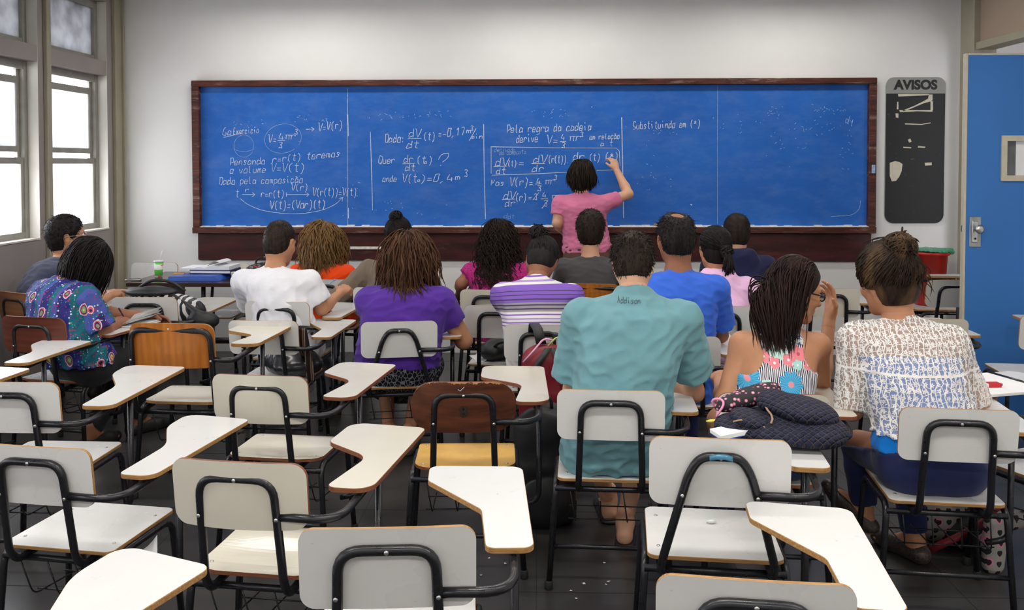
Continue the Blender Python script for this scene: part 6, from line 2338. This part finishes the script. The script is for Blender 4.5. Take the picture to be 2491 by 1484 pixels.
MB().box(-0.15, 0.17, -0.10, 0.10, 0, 0.006, 0.001).box(-0.15, 0.17, -0.10, 0.10, 0.024, 0.03, 0.001).box(0.164, 0.17, -0.10, 0.10, 0.006, 0.024).build('cover', 'book_navy', t)
MB().box(-0.145, 0.163, -0.095, 0.095, 0.006, 0.024).build('pages', 'paper', t)
t = empty('open_book', (cp.x - 0.03, 6.87, TZ + 0.068), -0.06); tag(t, 'open book with curling white pages on top of the stack', 'book')
m = MB()
for sd, nm in ((-1, 0), (1, 0)):
    xs = np.linspace(0, 0.19, 12)
    V = []
    for k, x in enumerate(xs):
        zz = 0.012 + 0.022 * math.sin(min(1, x / 0.10) * PI * 0.75) if sd > 0 else 0.012 + 0.008 * math.sin(min(1, x / 0.09) * PI)
        V += [(sd * x, -0.11, zz), (sd * x, 0.11, zz), (sd * x, -0.11, 0.0), (sd * x, 0.11, 0.0)]
    Fc = []
    for k in range(11):
        a, b = 4 * k, 4 * k + 4
        q = [(a, b, b + 1, a + 1), (a + 2, a + 3, b + 3, b + 2), (a, a + 2, b + 2, b), (a + 1, b + 1, b + 3, a + 3)]
        Fc += q if sd > 0 else [tuple(reversed(f)) for f in q]
    a = 44
    Fc.append((a, a + 2, a + 3, a + 1))
    MB().add(V, Fc).build('pages', 'paper', t, False)
# lifted leaf
V = []
for k in range(12):
    u = k / 11
    V += [(0.02 + 0.10 * u, -0.11, 0.03 + 0.035 * math.sin(u * PI * 0.8)), (0.02 + 0.10 * u, 0.11, 0.03 + 0.035 * math.sin(u * PI * 0.8))]
MB().add(V + [(a, b, c - 0.0008) for a, b, c in V], [(2 * k, 2 * k + 2, 2 * k + 3, 2 * k + 1) for k in range(11)] + [(24 + 2 * k, 24 + 2 * k + 1, 24 + 2 * k + 3, 24 + 2 * k + 2) for k in range(11)]).build('leaf', 'paper', t, True)

# patterned cloth bag at the end of the table
g = G('bag_pattern', 0.7, 0.3)
d = g.voro(36, g.map(scale=(1, 1, 0.7)), rnd=0.9)
c = g.ramp(g.math('MULTIPLY', d, 1.6), [(0, srgb(150, 146, 140)), (0.25, srgb(60, 56, 54)), (0.55, srgb(128, 122, 116)), (0.75, srgb(44, 40, 40))], 'CONSTANT')
g.col(g.mix(g.math('GREATER_THAN', g.noise(18, 1), 0.68), c, srgb(170, 40, 50)))
M['bag_pattern'] = g.m
cp = at(625, 690, 6.6)
t = empty('cloth_bag', (cp.x, 6.72, TZ + 0.001)); tag(t, 'grey patterned cloth bag on the table behind the white shirt', 'bag')
soft('bag_body', [(ellip((0, 0, 0.06), (0.13, 0.10, 0.065)), 0.02), (ellip((0.08, 0.02, 0.07), (0.1, 0.09, 0.075)), 0.03)], 'bag_pattern', t, 0.008, lambda P: snoise(3, 40)(P) * 0.008, [((0, 0, 0), (0, 0, -1))])
MB().tube(fillet3([(-0.05, -0.02, 0.1), (-0.02, -0.03, 0.17), (0.08, -0.02, 0.17), (0.11, 0, 0.11)], 0.04), 0.007, 8).build('handle', 'bag_pattern', t, True)

# zebra bag over the chair by the table
g = G('zebra', 0.4, 0.4)
w1 = g.wave(9, 7, 2, g.map(scale=(1, 1, 0.8), rot=(0, 0.5, 0.3)), 'X')
g.col(g.mix(g.math('GREATER_THAN', w1, 0.56), (0.012, 0.012, 0.013), (0.55, 0.55, 0.56)))
M['zebra'] = g.m
plain('nylon_black', (0.012, 0.012, 0.013), 0.5, bump=0.1)
plain('nylon_red', srgb(120, 14, 28), 0.5, bump=0.1)
c32 = C[32].location
t = empty('zebra_bag', (c32.x, c32.y, 0.45)); tag(t, 'black and white zebra striped shoulder bag on the armchair behind the papers', 'bag')
soft('bag_body', [(ellip((-0.02, -0.06, 0.22), (0.24, 0.13, 0.15)), 0.02), (ellip((0.17, -0.10, 0.22), (0.14, 0.10, 0.12)), 0.05)], 'zebra', t, 0.009, lambda P: snoise(8, 30)(P) * 0.010, [((0, 0, 0.0), (0, 0, -1))])
soft('flap', [(ellip((-0.05, -0.06, 0.355), (0.17, 0.10, 0.035)), 0.02), (ellip((0.33, -0.20, 0.20), (0.10, 0.05, 0.055)), 0.03), (capsule((0.12, -0.12, 0.33), (0.30, -0.2, 0.24), 0.018, 0.026), 0.02)], 'nylon_black', t, 0.008, lambda P: snoise(9, 40)(P) * 0.006)
MB().tube(fillet3([(-0.15, -0.05, 0.37), (-0.06, -0.04, 0.43), (0.07, -0.04, 0.42), (0.16, -0.05, 0.36)], 0.05), 0.010, 8).build('strap', 'nylon_black', t, True)

# papers under the paisley woman's hand, and pens
def sheet(m, w_, d_, curl=0.0, z=0.0, n=8, th=0.0008, rot=0.0, off=(0, 0)):
    V = []
    c, s_ = math.cos(rot), math.sin(rot)
    for lay in (0, 1):
        for k in range(n + 1):
            u = k / n
            zz = z + curl * max(0, u - 0.45) ** 2 / 0.3 + th * (1 - lay)
            for y in (-d_ / 2, d_ / 2):
                x = (u - 0.5) * w_
                V.append((x * c - y * s_ + off[0], x * s_ + y * c + off[1], zz))
    N = 2 * (n + 1)
    Fc = []
    for k in range(n):
        a = 2 * k
        Fc += [(a, a + 2, a + 3, a + 1), (N + a, N + a + 1, N + a + 3, N + a + 2), (a, N + a, N + a + 2, a + 2), (a + 1, a + 3, N + a + 3, N + a + 1)]
    Fc += [(0, 1, N + 1, N), (2 * n, N + 2 * n, N + 2 * n + 1, 2 * n + 1)]
    m.add(V, Fc)


q = at(312, 778, 5.22)
t = empty('paper_pad', (q.x, 5.26, 0.684), -0.2); tag(t, 'stack of white sheets under the hand of the person in paisley', 'paper')
m = MB()
sheet(m, 0.21, 0.28, 0.0, 0.0, th=0.006); m.build('pad', 'paper', t)
for k in range(3):
    m = MB(); sheet(m, 0.22, 0.28, 0.035 + 0.015 * k, 0.007 + 0.002 * k, rot=0.03 * k); m.build('sheet', 'paper', t, True)
def pen(label, p0, p1, mat, r=0.004, name='pen'):
    p0, p1 = Vector(p0), Vector(p1)
    t = empty(name, p0); tag(t, label, 'pen')
    d = p1 - p0
    MB().tube([(0, 0, 0), d * 0.12, d], [r * 0.3, r, r], 8).build('barrel', mat, t, True)
    MB().tube([d * 0.7, d * 1.02], r * 1.25, 8).build('cap', mat, t, True)
    return t
plain('pen_dark', (0.03, 0.03, 0.045), 0.3)
plain('pen_blue', srgb(50, 60, 190), 0.3)
plain('pen_blue_pale', srgb(120, 150, 220), 0.3)
a, b = at(302, 772, 5.2), at(289, 750, 5.16); pen('dark pen in the hand of the person in paisley', a, b, 'pen_dark')
a, b = at(262, 700, 6.02), at(268, 680, 6.0); pen('dark pen held by the person in navy', a, b, 'pen_dark')
a, b = at(802, 690, 5.72), at(816, 680, 5.75); pen('pale blue pen held by the person in the white shirt', a, b, 'pen_blue_pale')

# leather bag with striped strap
plain('leather_dark', (0.02, 0.02, 0.024), 0.22, bump=0.15)
g = G('strap_stripes', 0.7, 0.2)
x, y, z = g.sep()
g.col(g.ramp(g.math('FRACT', g.math('MULTIPLY', x, 26.0)), [(0, srgb(34, 26, 24)), (0.3, srgb(120, 84, 60)), (0.45, srgb(60, 50, 52)), (0.6, srgb(150, 130, 110)), (0.7, srgb(40, 30, 28))], 'CONSTANT'))
M['strap_stripes'] = g.m
c16 = C[16].location
t = empty('leather_bag', (c16.x + 0.06, c16.y - 0.01, 0.425)); tag(t, 'shiny dark leather bag with a striped strap on the seat left of the purple shirt', 'bag')
soft('bag_body', [(ellip((0, 0, 0.075), (0.15, 0.12, 0.085)), 0.02), (ellip((0.03, -0.02, 0.06), (0.16, 0.13, 0.07)), 0.02)], 'leather_dark', t, 0.008, lambda P: snoise(4, 45)(P) * 0.008, [((0, 0, 0), (0, 0, -1))])
def strap(path, w_, th, name, mat, parent, side=(1, 0, 0)):
    P = [Vector(p) for p in path]; S = Vector(side).normalized()
    V = []
    n = len(P)
    for i in range(n):
        T_ = (P[min(i + 1, n - 1)] - P[max(i - 1, 0)]).normalized()
        N_ = T_.cross(S).normalized()
        for a, b in ((-1, -1), (1, -1), (1, 1), (-1, 1)):
            V.append(P[i] + S * a * w_ / 2 + N_ * b * th / 2)
    Fc = [(0, 1, 2, 3), tuple(4 * (n - 1) + k for k in (3, 2, 1, 0))]
    for i in range(n - 1):
        for k in range(4):
            j = (k + 1) % 4
            Fc.append((4 * i + k, 4 * (i + 1) + k, 4 * (i + 1) + j, 4 * i + j))
    return MB().add(V, Fc).build(name, mat, parent, True)
strap(fillet3([(0.10, -0.05, 0.10), (0.11, -0.18, 0.16), (0.13, -0.25, 0.33), (0.16, -0.22, 0.10), (0.17, -0.20, -0.02), (0.13, -0.14, 0.06)], 0.06, 5), 0.04, 0.004, 'strap', 'strap_stripes', t)

# black bag on the empty chair
c20 = C[20].location
t = empty('black_bag', (c20.x + 0.03, c20.y, 0.433)); tag(t, 'black soft bag lying on the seat of the empty white armchair', 'bag')
soft('bag_body', [(ellip((0.02, 0, 0.08), (0.16, 0.13, 0.09)), 0.02), (ellip((-0.1, -0.05, 0.05), (0.09, 0.09, 0.06)), 0.03)], 'nylon_black', t, 0.009, lambda P: snoise(14, 35)(P) * 0.010, [((0, 0, 0), (0, 0, -1))])
MB().tube(fillet3([(-0.1, -0.1, 0.08), (-0.06, -0.16, 0.13), (0.06, -0.16, 0.13), (0.12, -0.1, 0.1)], 0.04), 0.009, 8).build('handle', 'nylon_black', t, True)
q = at(1152, 862, 5.35)
t = empty('paper_sheet', (c20.x - 0.155, c20.y - 0.02, 0.4335), 0.3); tag(t, 'white folded paper beside the black bag on the empty chair', 'paper')
m = MB(); sheet(m, 0.09, 0.2, 0.05); m.build('sheet', 'paper', t, True)

# backpacks
def backpack(name, label, loc, rz, w_, d_, h_, main, trim, seed=1, straps=True, pocket=0.45, lean=0.0):
    t = empty(name, loc, rz); tag(t, label, 'backpack')
    t.rotation_euler = (lean, 0, rz)
    n = snoise(seed, 26)
    a, b = w_ / 2, d_ / 2
    soft('main_bag', [(loft([(0, 0, 0.05), (0, 0, h_ * 0.5), (0, 0, h_ - 0.09)], [a * 0.95, a, a * 0.82], [b * 0.95, b, b * 0.7]), 0.03), (ellip((0, 0, h_ - 0.10), (a * 0.8, b * 0.75, 0.10)), 0.04), (ellip((0, 0, 0.06), (a, b, 0.07)), 0.03)], main, t, 0.008, lambda P: n(P) * 0.007, [((0, 0, 0.0), (0, 0, -1))])
    soft('pocket', [(ellip((0, -b * 0.85, h_ * pocket * 0.55), (a * 0.8, b * 0.5, h_ * pocket * 0.5)), 0.02)], trim, t, 0.008, lambda P: n(P) * 0.006, [((0, 0, 0.004), (0, 0, -1))])
    MB().tube([(a * 0.86 * math.cos(u), -b * 0.25, h_ * 0.52 + (h_ * 0.42) * math.sin(u)) for u in np.linspace(-0.3, PI + 0.3, 22)], 0.006, 6).build('zip', 'nylon_black', t, True)
    MB().tube(fillet3([(-0.04, 0.0, h_ - 0.02), (-0.035, 0, h_ + 0.05), (0.035, 0, h_ + 0.05), (0.04, 0, h_ - 0.02)], 0.03), 0.008, 8).build('handle', 'nylon_black', t, True)
    if straps:
        for sd in (-1, 1):
            strap(fillet3([(sd * 0.06, b * 0.9, h_ - 0.06), (sd * 0.09, b + 0.06, h_ * 0.7), (sd * 0.10, b + 0.05, h_ * 0.3), (sd * a * 0.8, b * 0.9, 0.06)], 0.08, 5), 0.045, 0.01, 'strap', 'nylon_black', t)
    return t
bp = backpack('red_backpack', 'red and black backpack hanging from the chair of the striped jumper', (0.05, 4.45, 0.24), 0.1, 0.27, 0.18, 0.50, 'nylon_red', 'nylon_black', 5)
strap(fillet3([(-0.03, -0.03, 0.50), (-0.045, -0.02, 0.57), (-0.05, 0.145, 0.575), (-0.05, 0.19, 0.50)], 0.03, 5), 0.05, 0.006, 'hanging_strap', 'nylon_black', bp)
strap([(-0.09, -0.085, 0.30), (-0.05, -0.09, 0.42), (0.0, -0.075, 0.49)], 0.035, 0.008, 'side_band', 'nylon_black', bp)
strap([(0.09, -0.085, 0.25), (0.07, -0.09, 0.40), (0.02, -0.075, 0.49)], 0.035, 0.008, 'side_band', 'nylon_black', bp)
plain('ribbon_pink', srgb(214, 160, 190), 0.6); plain('ribbon_green', srgb(176, 186, 110), 0.6)
MB().tube(fillet3([(-0.12, -0.06, 0.42), (-0.07, -0.08, 0.48), (-0.02, -0.06, 0.535), (0.03, -0.05, 0.52)], 0.03), 0.005, 6).build('ribbon', 'ribbon_pink', bp, True)
MB().tube(fillet3([(0.0, -0.07, 0.50), (0.04, -0.08, 0.545), (0.08, -0.07, 0.53), (0.09, -0.06, 0.48)], 0.03), 0.005, 6).build('ribbon', 'ribbon_green', bp, True)
backpack('black_backpack', 'large black backpack standing on the floor left of the person in teal', (0.03, 4.08, 0), 0.15, 0.30, 0.20, 0.52, 'nylon_black', 'nylon_black', 6)

# quilted backpack lying on the tablet
g = G('quilt_denim', 0.75, 0.25)
x, y, z = g.sep()
u = g.math('ADD', x, g.math('MULTIPLY', g.math('ADD', z, y), 0.9))
v = g.math('SUBTRACT', x, g.math('MULTIPLY', g.math('ADD', z, y), 0.9))
def lines(q): return g.math('ABSOLUTE', g.math('SUBTRACT', g.math('FRACT', g.math('MULTIPLY', q, 34.0)), 0.5))
dd = g.math('MINIMUM', lines(u), lines(v))
th = g.math('LESS_THAN', dd, 0.03)
dash = g.math('GREATER_THAN', g.noise(300, 1), 0.42)
g.col(g.mix(g.math('MULTIPLY', th, dash), g.ramp(g.noise(70, 3), [(0.3, srgb(24, 27, 46)), (0.7, srgb(42, 46, 72))]), srgb(112, 94, 70)))
g.bump(g.step(dd, 0.0, 0.3), 0.7, 0.008)
M['quilt_denim'] = g.m
plain('piping_tan', srgb(160, 130, 100), 0.6)
g = G('pouch_floral', 0.7)
d = g.voro(60, rnd=0.6)
g.col(g.ramp(d, [(0, srgb(220, 190, 196)), (0.2, srgb(196, 110, 140)), (0.34, srgb(30, 24, 32))], 'CONSTANT')); M['pouch_floral'] = g.m
plain('pink_trim', srgb(236, 150, 190), 0.5)
TZ4 = 0.682 * 1.055 + 0.001
q = at(1905, 1100, 2.98)
t = empty('quilted_backpack', (0.785, 2.94, TZ4), -0.12); t.scale = (0.92, 1.0, 0.76); tag(t, 'quilted navy denim backpack lying on the tablet of the arched chair', 'backpack')
soft('main_bag', [(loft([(-0.17, 0, 0.055), (0, 0, 0.07), (0.16, 0, 0.06)], [0.05, 0.06, 0.055], [0.05, 0.06, 0.05], X=(0, 0, 1)), 0.02), (ellip((0.0, 0.0, 0.06), (0.215, 0.135, 0.062)), 0.04), (ellip((0.12, -0.01, 0.06), (0.10, 0.12, 0.062)), 0.03)], 'quilt_denim', t, 0.007, lambda P: snoise(4, 22)(P) * 0.005, [((0, 0, 0), (0, 0, -1))])
soft('flap', [(ellip((0.07, 0.015, 0.142), (0.135, 0.115, 0.052), rotm(0, 0, 14)), 0.02), (ellip((-0.03, 0.03, 0.175), (0.05, 0.06, 0.035), rotm(0, 0, -30)), 0.03)], 'quilt_denim', t, 0.007, lambda P: snoise(6, 26)(P) * 0.006)
soft('front_pocket', [(ellip((-0.10, -0.03, 0.105), (0.075, 0.08, 0.035), rotm(0, 0, 18)), 0.02)], 'quilt_denim', t, 0.007, lambda P: snoise(7, 26)(P) * 0.004)
MB().tube([(-0.045 + 0.008 * math.sin(k * 1.2), -0.10 + 0.018 * k, 0.115 + 0.05 * math.sin(k / 9 * PI * 0.75)) for k in range(10)], 0.004, 6).build('piping', 'piping_tan', t, True)
MB().tube([(-0.17 + 0.02 * k, -0.095 + 0.004 * math.sin(k), 0.115 + 0.02 * math.sin(k / 6 * PI) - 0.005 * k) for k in range(7)], 0.0035, 6).build('piping', 'piping_tan', t, True)
MB().lathe([(0.006, 0), (0.005, 0.003), (0.001, 0.004)], (0.155, -0.01, 0.178), 10).build('snap_button', 'steel', t, True)
t = empty('floral_pouch', (0.65, 3.02, TZ4 + 0.085), 0.35); tag(t, 'dark floral pouch with pink trim sticking out of the quilted backpack', 'pouch')
soft('pouch_body', [(ellip((0.06, 0, 0.035), (0.13, 0.045, 0.032), rotm(0, 0, -12)), 0.01)], 'pouch_floral', t, 0.006, lambda P: snoise(8, 50)(P) * 0.004)
MB().tube([(-0.062 + 0.012 * math.sin(u * 2), -0.02 * math.cos(u) - 0.01, 0.012 + 0.03 * math.sin(u)) for u in np.linspace(-1.2, PI, 14)], 0.004, 6).build('trim', 'pink_trim', t, True)
t = empty('pocket_book', (0.615, 2.87, TZ4 + 0.042), 0.25); tag(t, 'small white book with a blue cover slipped into the quilted backpack', 'book')
t.rotation_euler = (0, math.radians(-7), 0.25)
MB().box(-0.05, 0.05, -0.03, 0.05, 0, 0.003, 0.001).build('cover', 'folder_blue', t)
MB().box(-0.05, 0.05, -0.03, 0.05, 0.003, 0.016, 0.001).build('pages', 'paper', t)
plain('pencil_yellow', srgb(216, 214, 90), 0.5)
pen('yellow green pencil poking out of the quilted backpack', (0.555, 2.98, TZ4 + 0.055), (0.66, 2.97, TZ4 + 0.065), 'pencil_yellow', 0.005, 'pencil')

# notebook, eraser and pen on the tablet at the right
q = at(2440, 950, 3.72)
t = empty('notebook', (q.x + 0.03, 3.86, 0.684), 0.30); tag(t, 'open white notebook on the tablet at the right edge', 'notebook')
MB().box(-0.15, 0.13, -0.15, 0.17, 0, 0.012, 0.002).build('pages', 'paper', t)
MB().tube([(0.135, -0.15, 0.012), (0.135, 0.17, 0.012)], 0.007, 8).build('spiral', 'phone_dark', t, True)
q = at(2412, 926, 3.80)
t = empty('pencil_eraser', (q.x, 3.80, 0.697), 0.1); tag(t, 'white eraser in a red sleeve on the open notebook', 'eraser')
plain('eraser_red', srgb(196, 36, 36), 0.5)
MB().box(-0.036, -0.02, -0.016, 0.016, 0, 0.015, 0.002).build('rubber', 'paper', t)
MB().box(-0.02, 0.034, -0.017, 0.017, 0, 0.016, 0.001).build('sleeve', 'eraser_red', t)
a, b = at(2376, 915, 3.90), at(2447, 930, 3.79)
pen('blue ballpoint pen lying across the open notebook', (a.x, 3.86, 0.7), (b.x, 3.82, 0.7), 'pen_blue')

# heart-print backpack under the chair on the right
g = G('heart_print', 0.7, 0.25)
cell = g.node('ShaderNodeTexVoronoi'); cell.inputs['Scale'].default_value = 24; cell.inputs['Randomness'].default_value = 0.25
g.put(cell.inputs['Vector'], g.co())
sc_ = g.node('ShaderNodeVectorMath', operation='SUBTRACT'); g.put(sc_.inputs[0], g.co()); g.put(sc_.inputs[1], cell.outputs['Position'])
x, y, z = g.sep(g.map(sc_.outputs[0], (24, 24, 24)))
ax = g.math('ABSOLUTE', x)
hh = g.math('ADD', g.math('POWER', g.math('SUBTRACT', z, g.math('MULTIPLY', g.math('SQRT', ax), 0.28)), 2.0), g.math('MULTIPLY', g.math('MULTIPLY', x, x), 1.2))
inh = g.math('LESS_THAN', hh, 0.075)
rim = g.math('MULTIPLY', g.math('LESS_THAN', hh, 0.17), g.math('GREATER_THAN', g.sep(cell.outputs['Color'])[0], 0.55))
c = g.mix(rim, srgb(150, 146, 142), srgb(216, 120, 158))
g.col(g.mix(inh, c, (0.02, 0.02, 0.022)))
M['heart_print'] = g.m
t = empty('heart_backpack', (1.74, 3.86, 0), 0.1); tag(t, 'grey backpack with black and pink hearts on the floor under the right chair', 'backpack')
soft('main_bag', [(ellip((-0.02, 0.05, 0.15), (0.15, 0.12, 0.145)), 0.02), (ellip((0.05, 0.08, 0.12), (0.16, 0.12, 0.12)), 0.03)], 'heart_print', t, 0.008, lambda P: snoise(5, 25)(P) * 0.006, [((0, 0, 0), (0, 0, -1))])
soft('black_panel', [(ellip((0.09, -0.03, 0.09), (0.14, 0.08, 0.10)), 0.02)], 'nylon_black', t, 0.009, lambda P: snoise(6, 30)(P) * 0.006, [((0, 0, 0.0), (0, 0, -1))])
strap(fillet3([(-0.14, -0.10, 0.03), (-0.02, -0.13, 0.10), (0.10, -0.13, 0.17), (0.2, -0.08, 0.2)], 0.06, 5), 0.03, 0.012, 'strap', 'nylon_red', t, (0, 0.6, 1))
strap([(0.02, -0.125, 0.06), (0.07, -0.135, 0.10), (0.13, -0.13, 0.13)], 0.02, 0.006, 'buckle_strap', 'brushed_steel', t, (0, 0.6, 1))
MB().tube([(-0.02 + 0.155 * math.cos(u), -0.035, 0.15 + 0.13 * math.sin(u)) for u in np.linspace(0.2, PI + 0.4, 24)], 0.005, 6).build('piping', 'paper', t, True)
t = empty('heart_pencil_case', (1.81, 3.62, 0), 0.1); tag(t, 'upright case with the same heart print by the right chair leg', 'case')
soft('case_body', [(loft([(0, 0, 0.03), (0, 0, 0.12), (0, 0, 0.2)], [0.042, 0.046, 0.04], [0.034, 0.036, 0.03]), 0.02), (ellip((0.08, 0.02, 0.2), (0.07, 0.035, 0.04)), 0.02)], 'heart_print', t, 0.006, lambda P: snoise(9, 40)(P) * 0.003, [((0, 0, 0), (0, 0, -1))])

# red bin with a green liner on the far chair
plain('bin_red', srgb(184, 38, 26), 0.35)
plain('liner_green', srgb(70, 160, 120), 0.35)
t = empty('waste_bin', (3.155, 7.40, 0.432 * 1.12 + 0.002)); tag(t, 'red plastic waste bin with a green liner in the right corner', 'bin')
MB().lathe([(0.105, 0), (0.11, 0.004), (0.135, 0.40), (0.15, 0.402), (0.152, 0.425), (0.138, 0.428), (0.128, 0.40), (0.104, 0.01)], n=32).build('bucket', 'bin_red', t, True)
f = Field((-0.19, -0.19, 0.36), (0.19, 0.19, 0.47), 0.006)
f.add(capsule((0.02, 0, 0.425), (0.02, 0, 0.43), 0.15), 0.0)
f.cut((0, 0, 0.448), (0, 0, 1)); f.cut((0, 0, 0.429), (0, 0, -1))
f.add(ellip((0.13, -0.03, 0.425), (0.05, 0.05, 0.025)), 0.02)
n1 = snoise(3, 60)
f.disp(lambda P: n1(P) * 0.008)
link('liner', vmesh('liner', [f.mesh()]), ['liner_green'], t)

# loose paper on the floor, scraps, and the crumpled bit on the seat
q = at(270, 1115, 3.62)
t = empty('floor_paper', (-1.62, 3.62, 0.001), 0.4); tag(t, 'white sheet of paper on the floor between the left armchairs', 'paper')
m = MB(); sheet(m, 0.15, 0.2, 0.06); m.build('sheet', 'paper', t, True)
m = MB()
rs = np.random.default_rng(8)
for (px, py) in ((1390, 1451), (1402, 1470), (1190, 1372), (1480, 1427), (1475, 1434), (1470, 1380), (1548, 1440), (1560, 1392), (1170, 1415), (1640, 1480), (1340, 1420), (1230, 1385), (2095, 1478), (1085, 1350), (1420, 1433)):
    Y = 1.62 * F_PX / (py - 397)
    qq = at(px, py, Y)
    a = rs.uniform(0, 6)
    V = [(qq.x + math.cos(a + k * 1.57) * rs.uniform(.003, .009), Y + math.sin(a + k * 1.57) * rs.uniform(.003, .008), 0.001 + rs.uniform(0, .004)) for k in range(4)]
    m.add(V, [(0, 1, 2, 3)])
o = m.build('paper_scraps', 'paper'); tag(o, 'tiny torn scraps of white paper scattered on the dark floor', 'paper', kind='stuff')
t = empty('candy_wrapper', (0.565, 2.93, 0.432 * 1.055 + 0.001)); tag(t, 'crumpled wrapper on the seat of the arched white chair', 'wrapper')
soft('foil', [(ellip((0, 0, 0.007), (0.012, 0.008, 0.007)), 0.004), (capsule((-0.016, 0, 0.006), (0.016, 0.004, 0.006), 0.004, 0.003), 0.004)], 'plastic_clear', t, 0.0025, lambda P: snoise(2, 300)(P) * 0.002)

# markings on single chairs
plain('sticker_blue', srgb(70, 130, 160), 0.3)
strap([(-0.032, -0.3275, 0.752), (-0.01, -0.3285, 0.757), (0.01, -0.3285, 0.757), (0.032, -0.3275, 0.752)], 0.014, 0.002, 'sticker', 'sticker_blue', C[4], (0, 0.3, 1))
e8 = link('stencil_number', text_mesh('8', 0.056, 0.02, 0.0003), 'ink_black', C[8])
e8.location = (0.0, -0.3160, 0.672); e8.rotation_euler = (math.radians(97.4), 0, 0)
MB().tube([(-0.02, -0.3262, 0.776), (-0.012, -0.326, 0.770), (0.004, -0.3275, 0.786)], 0.0011, 5).build('chalk_tick', 'chalk', C[8])
# printed signature under the collar of the teal shirt
sg = text_strokes('Addison', 1502, 742, 58, 13, 0.0)
TEAL.project(tsh, [[(TEAL.at(a, b, 3.46)[0], TEAL.at(a, b, 3.46)[2]) for a, b in st] for st in sg], 'cloth_grey', 'printed_signature', 0.0016)
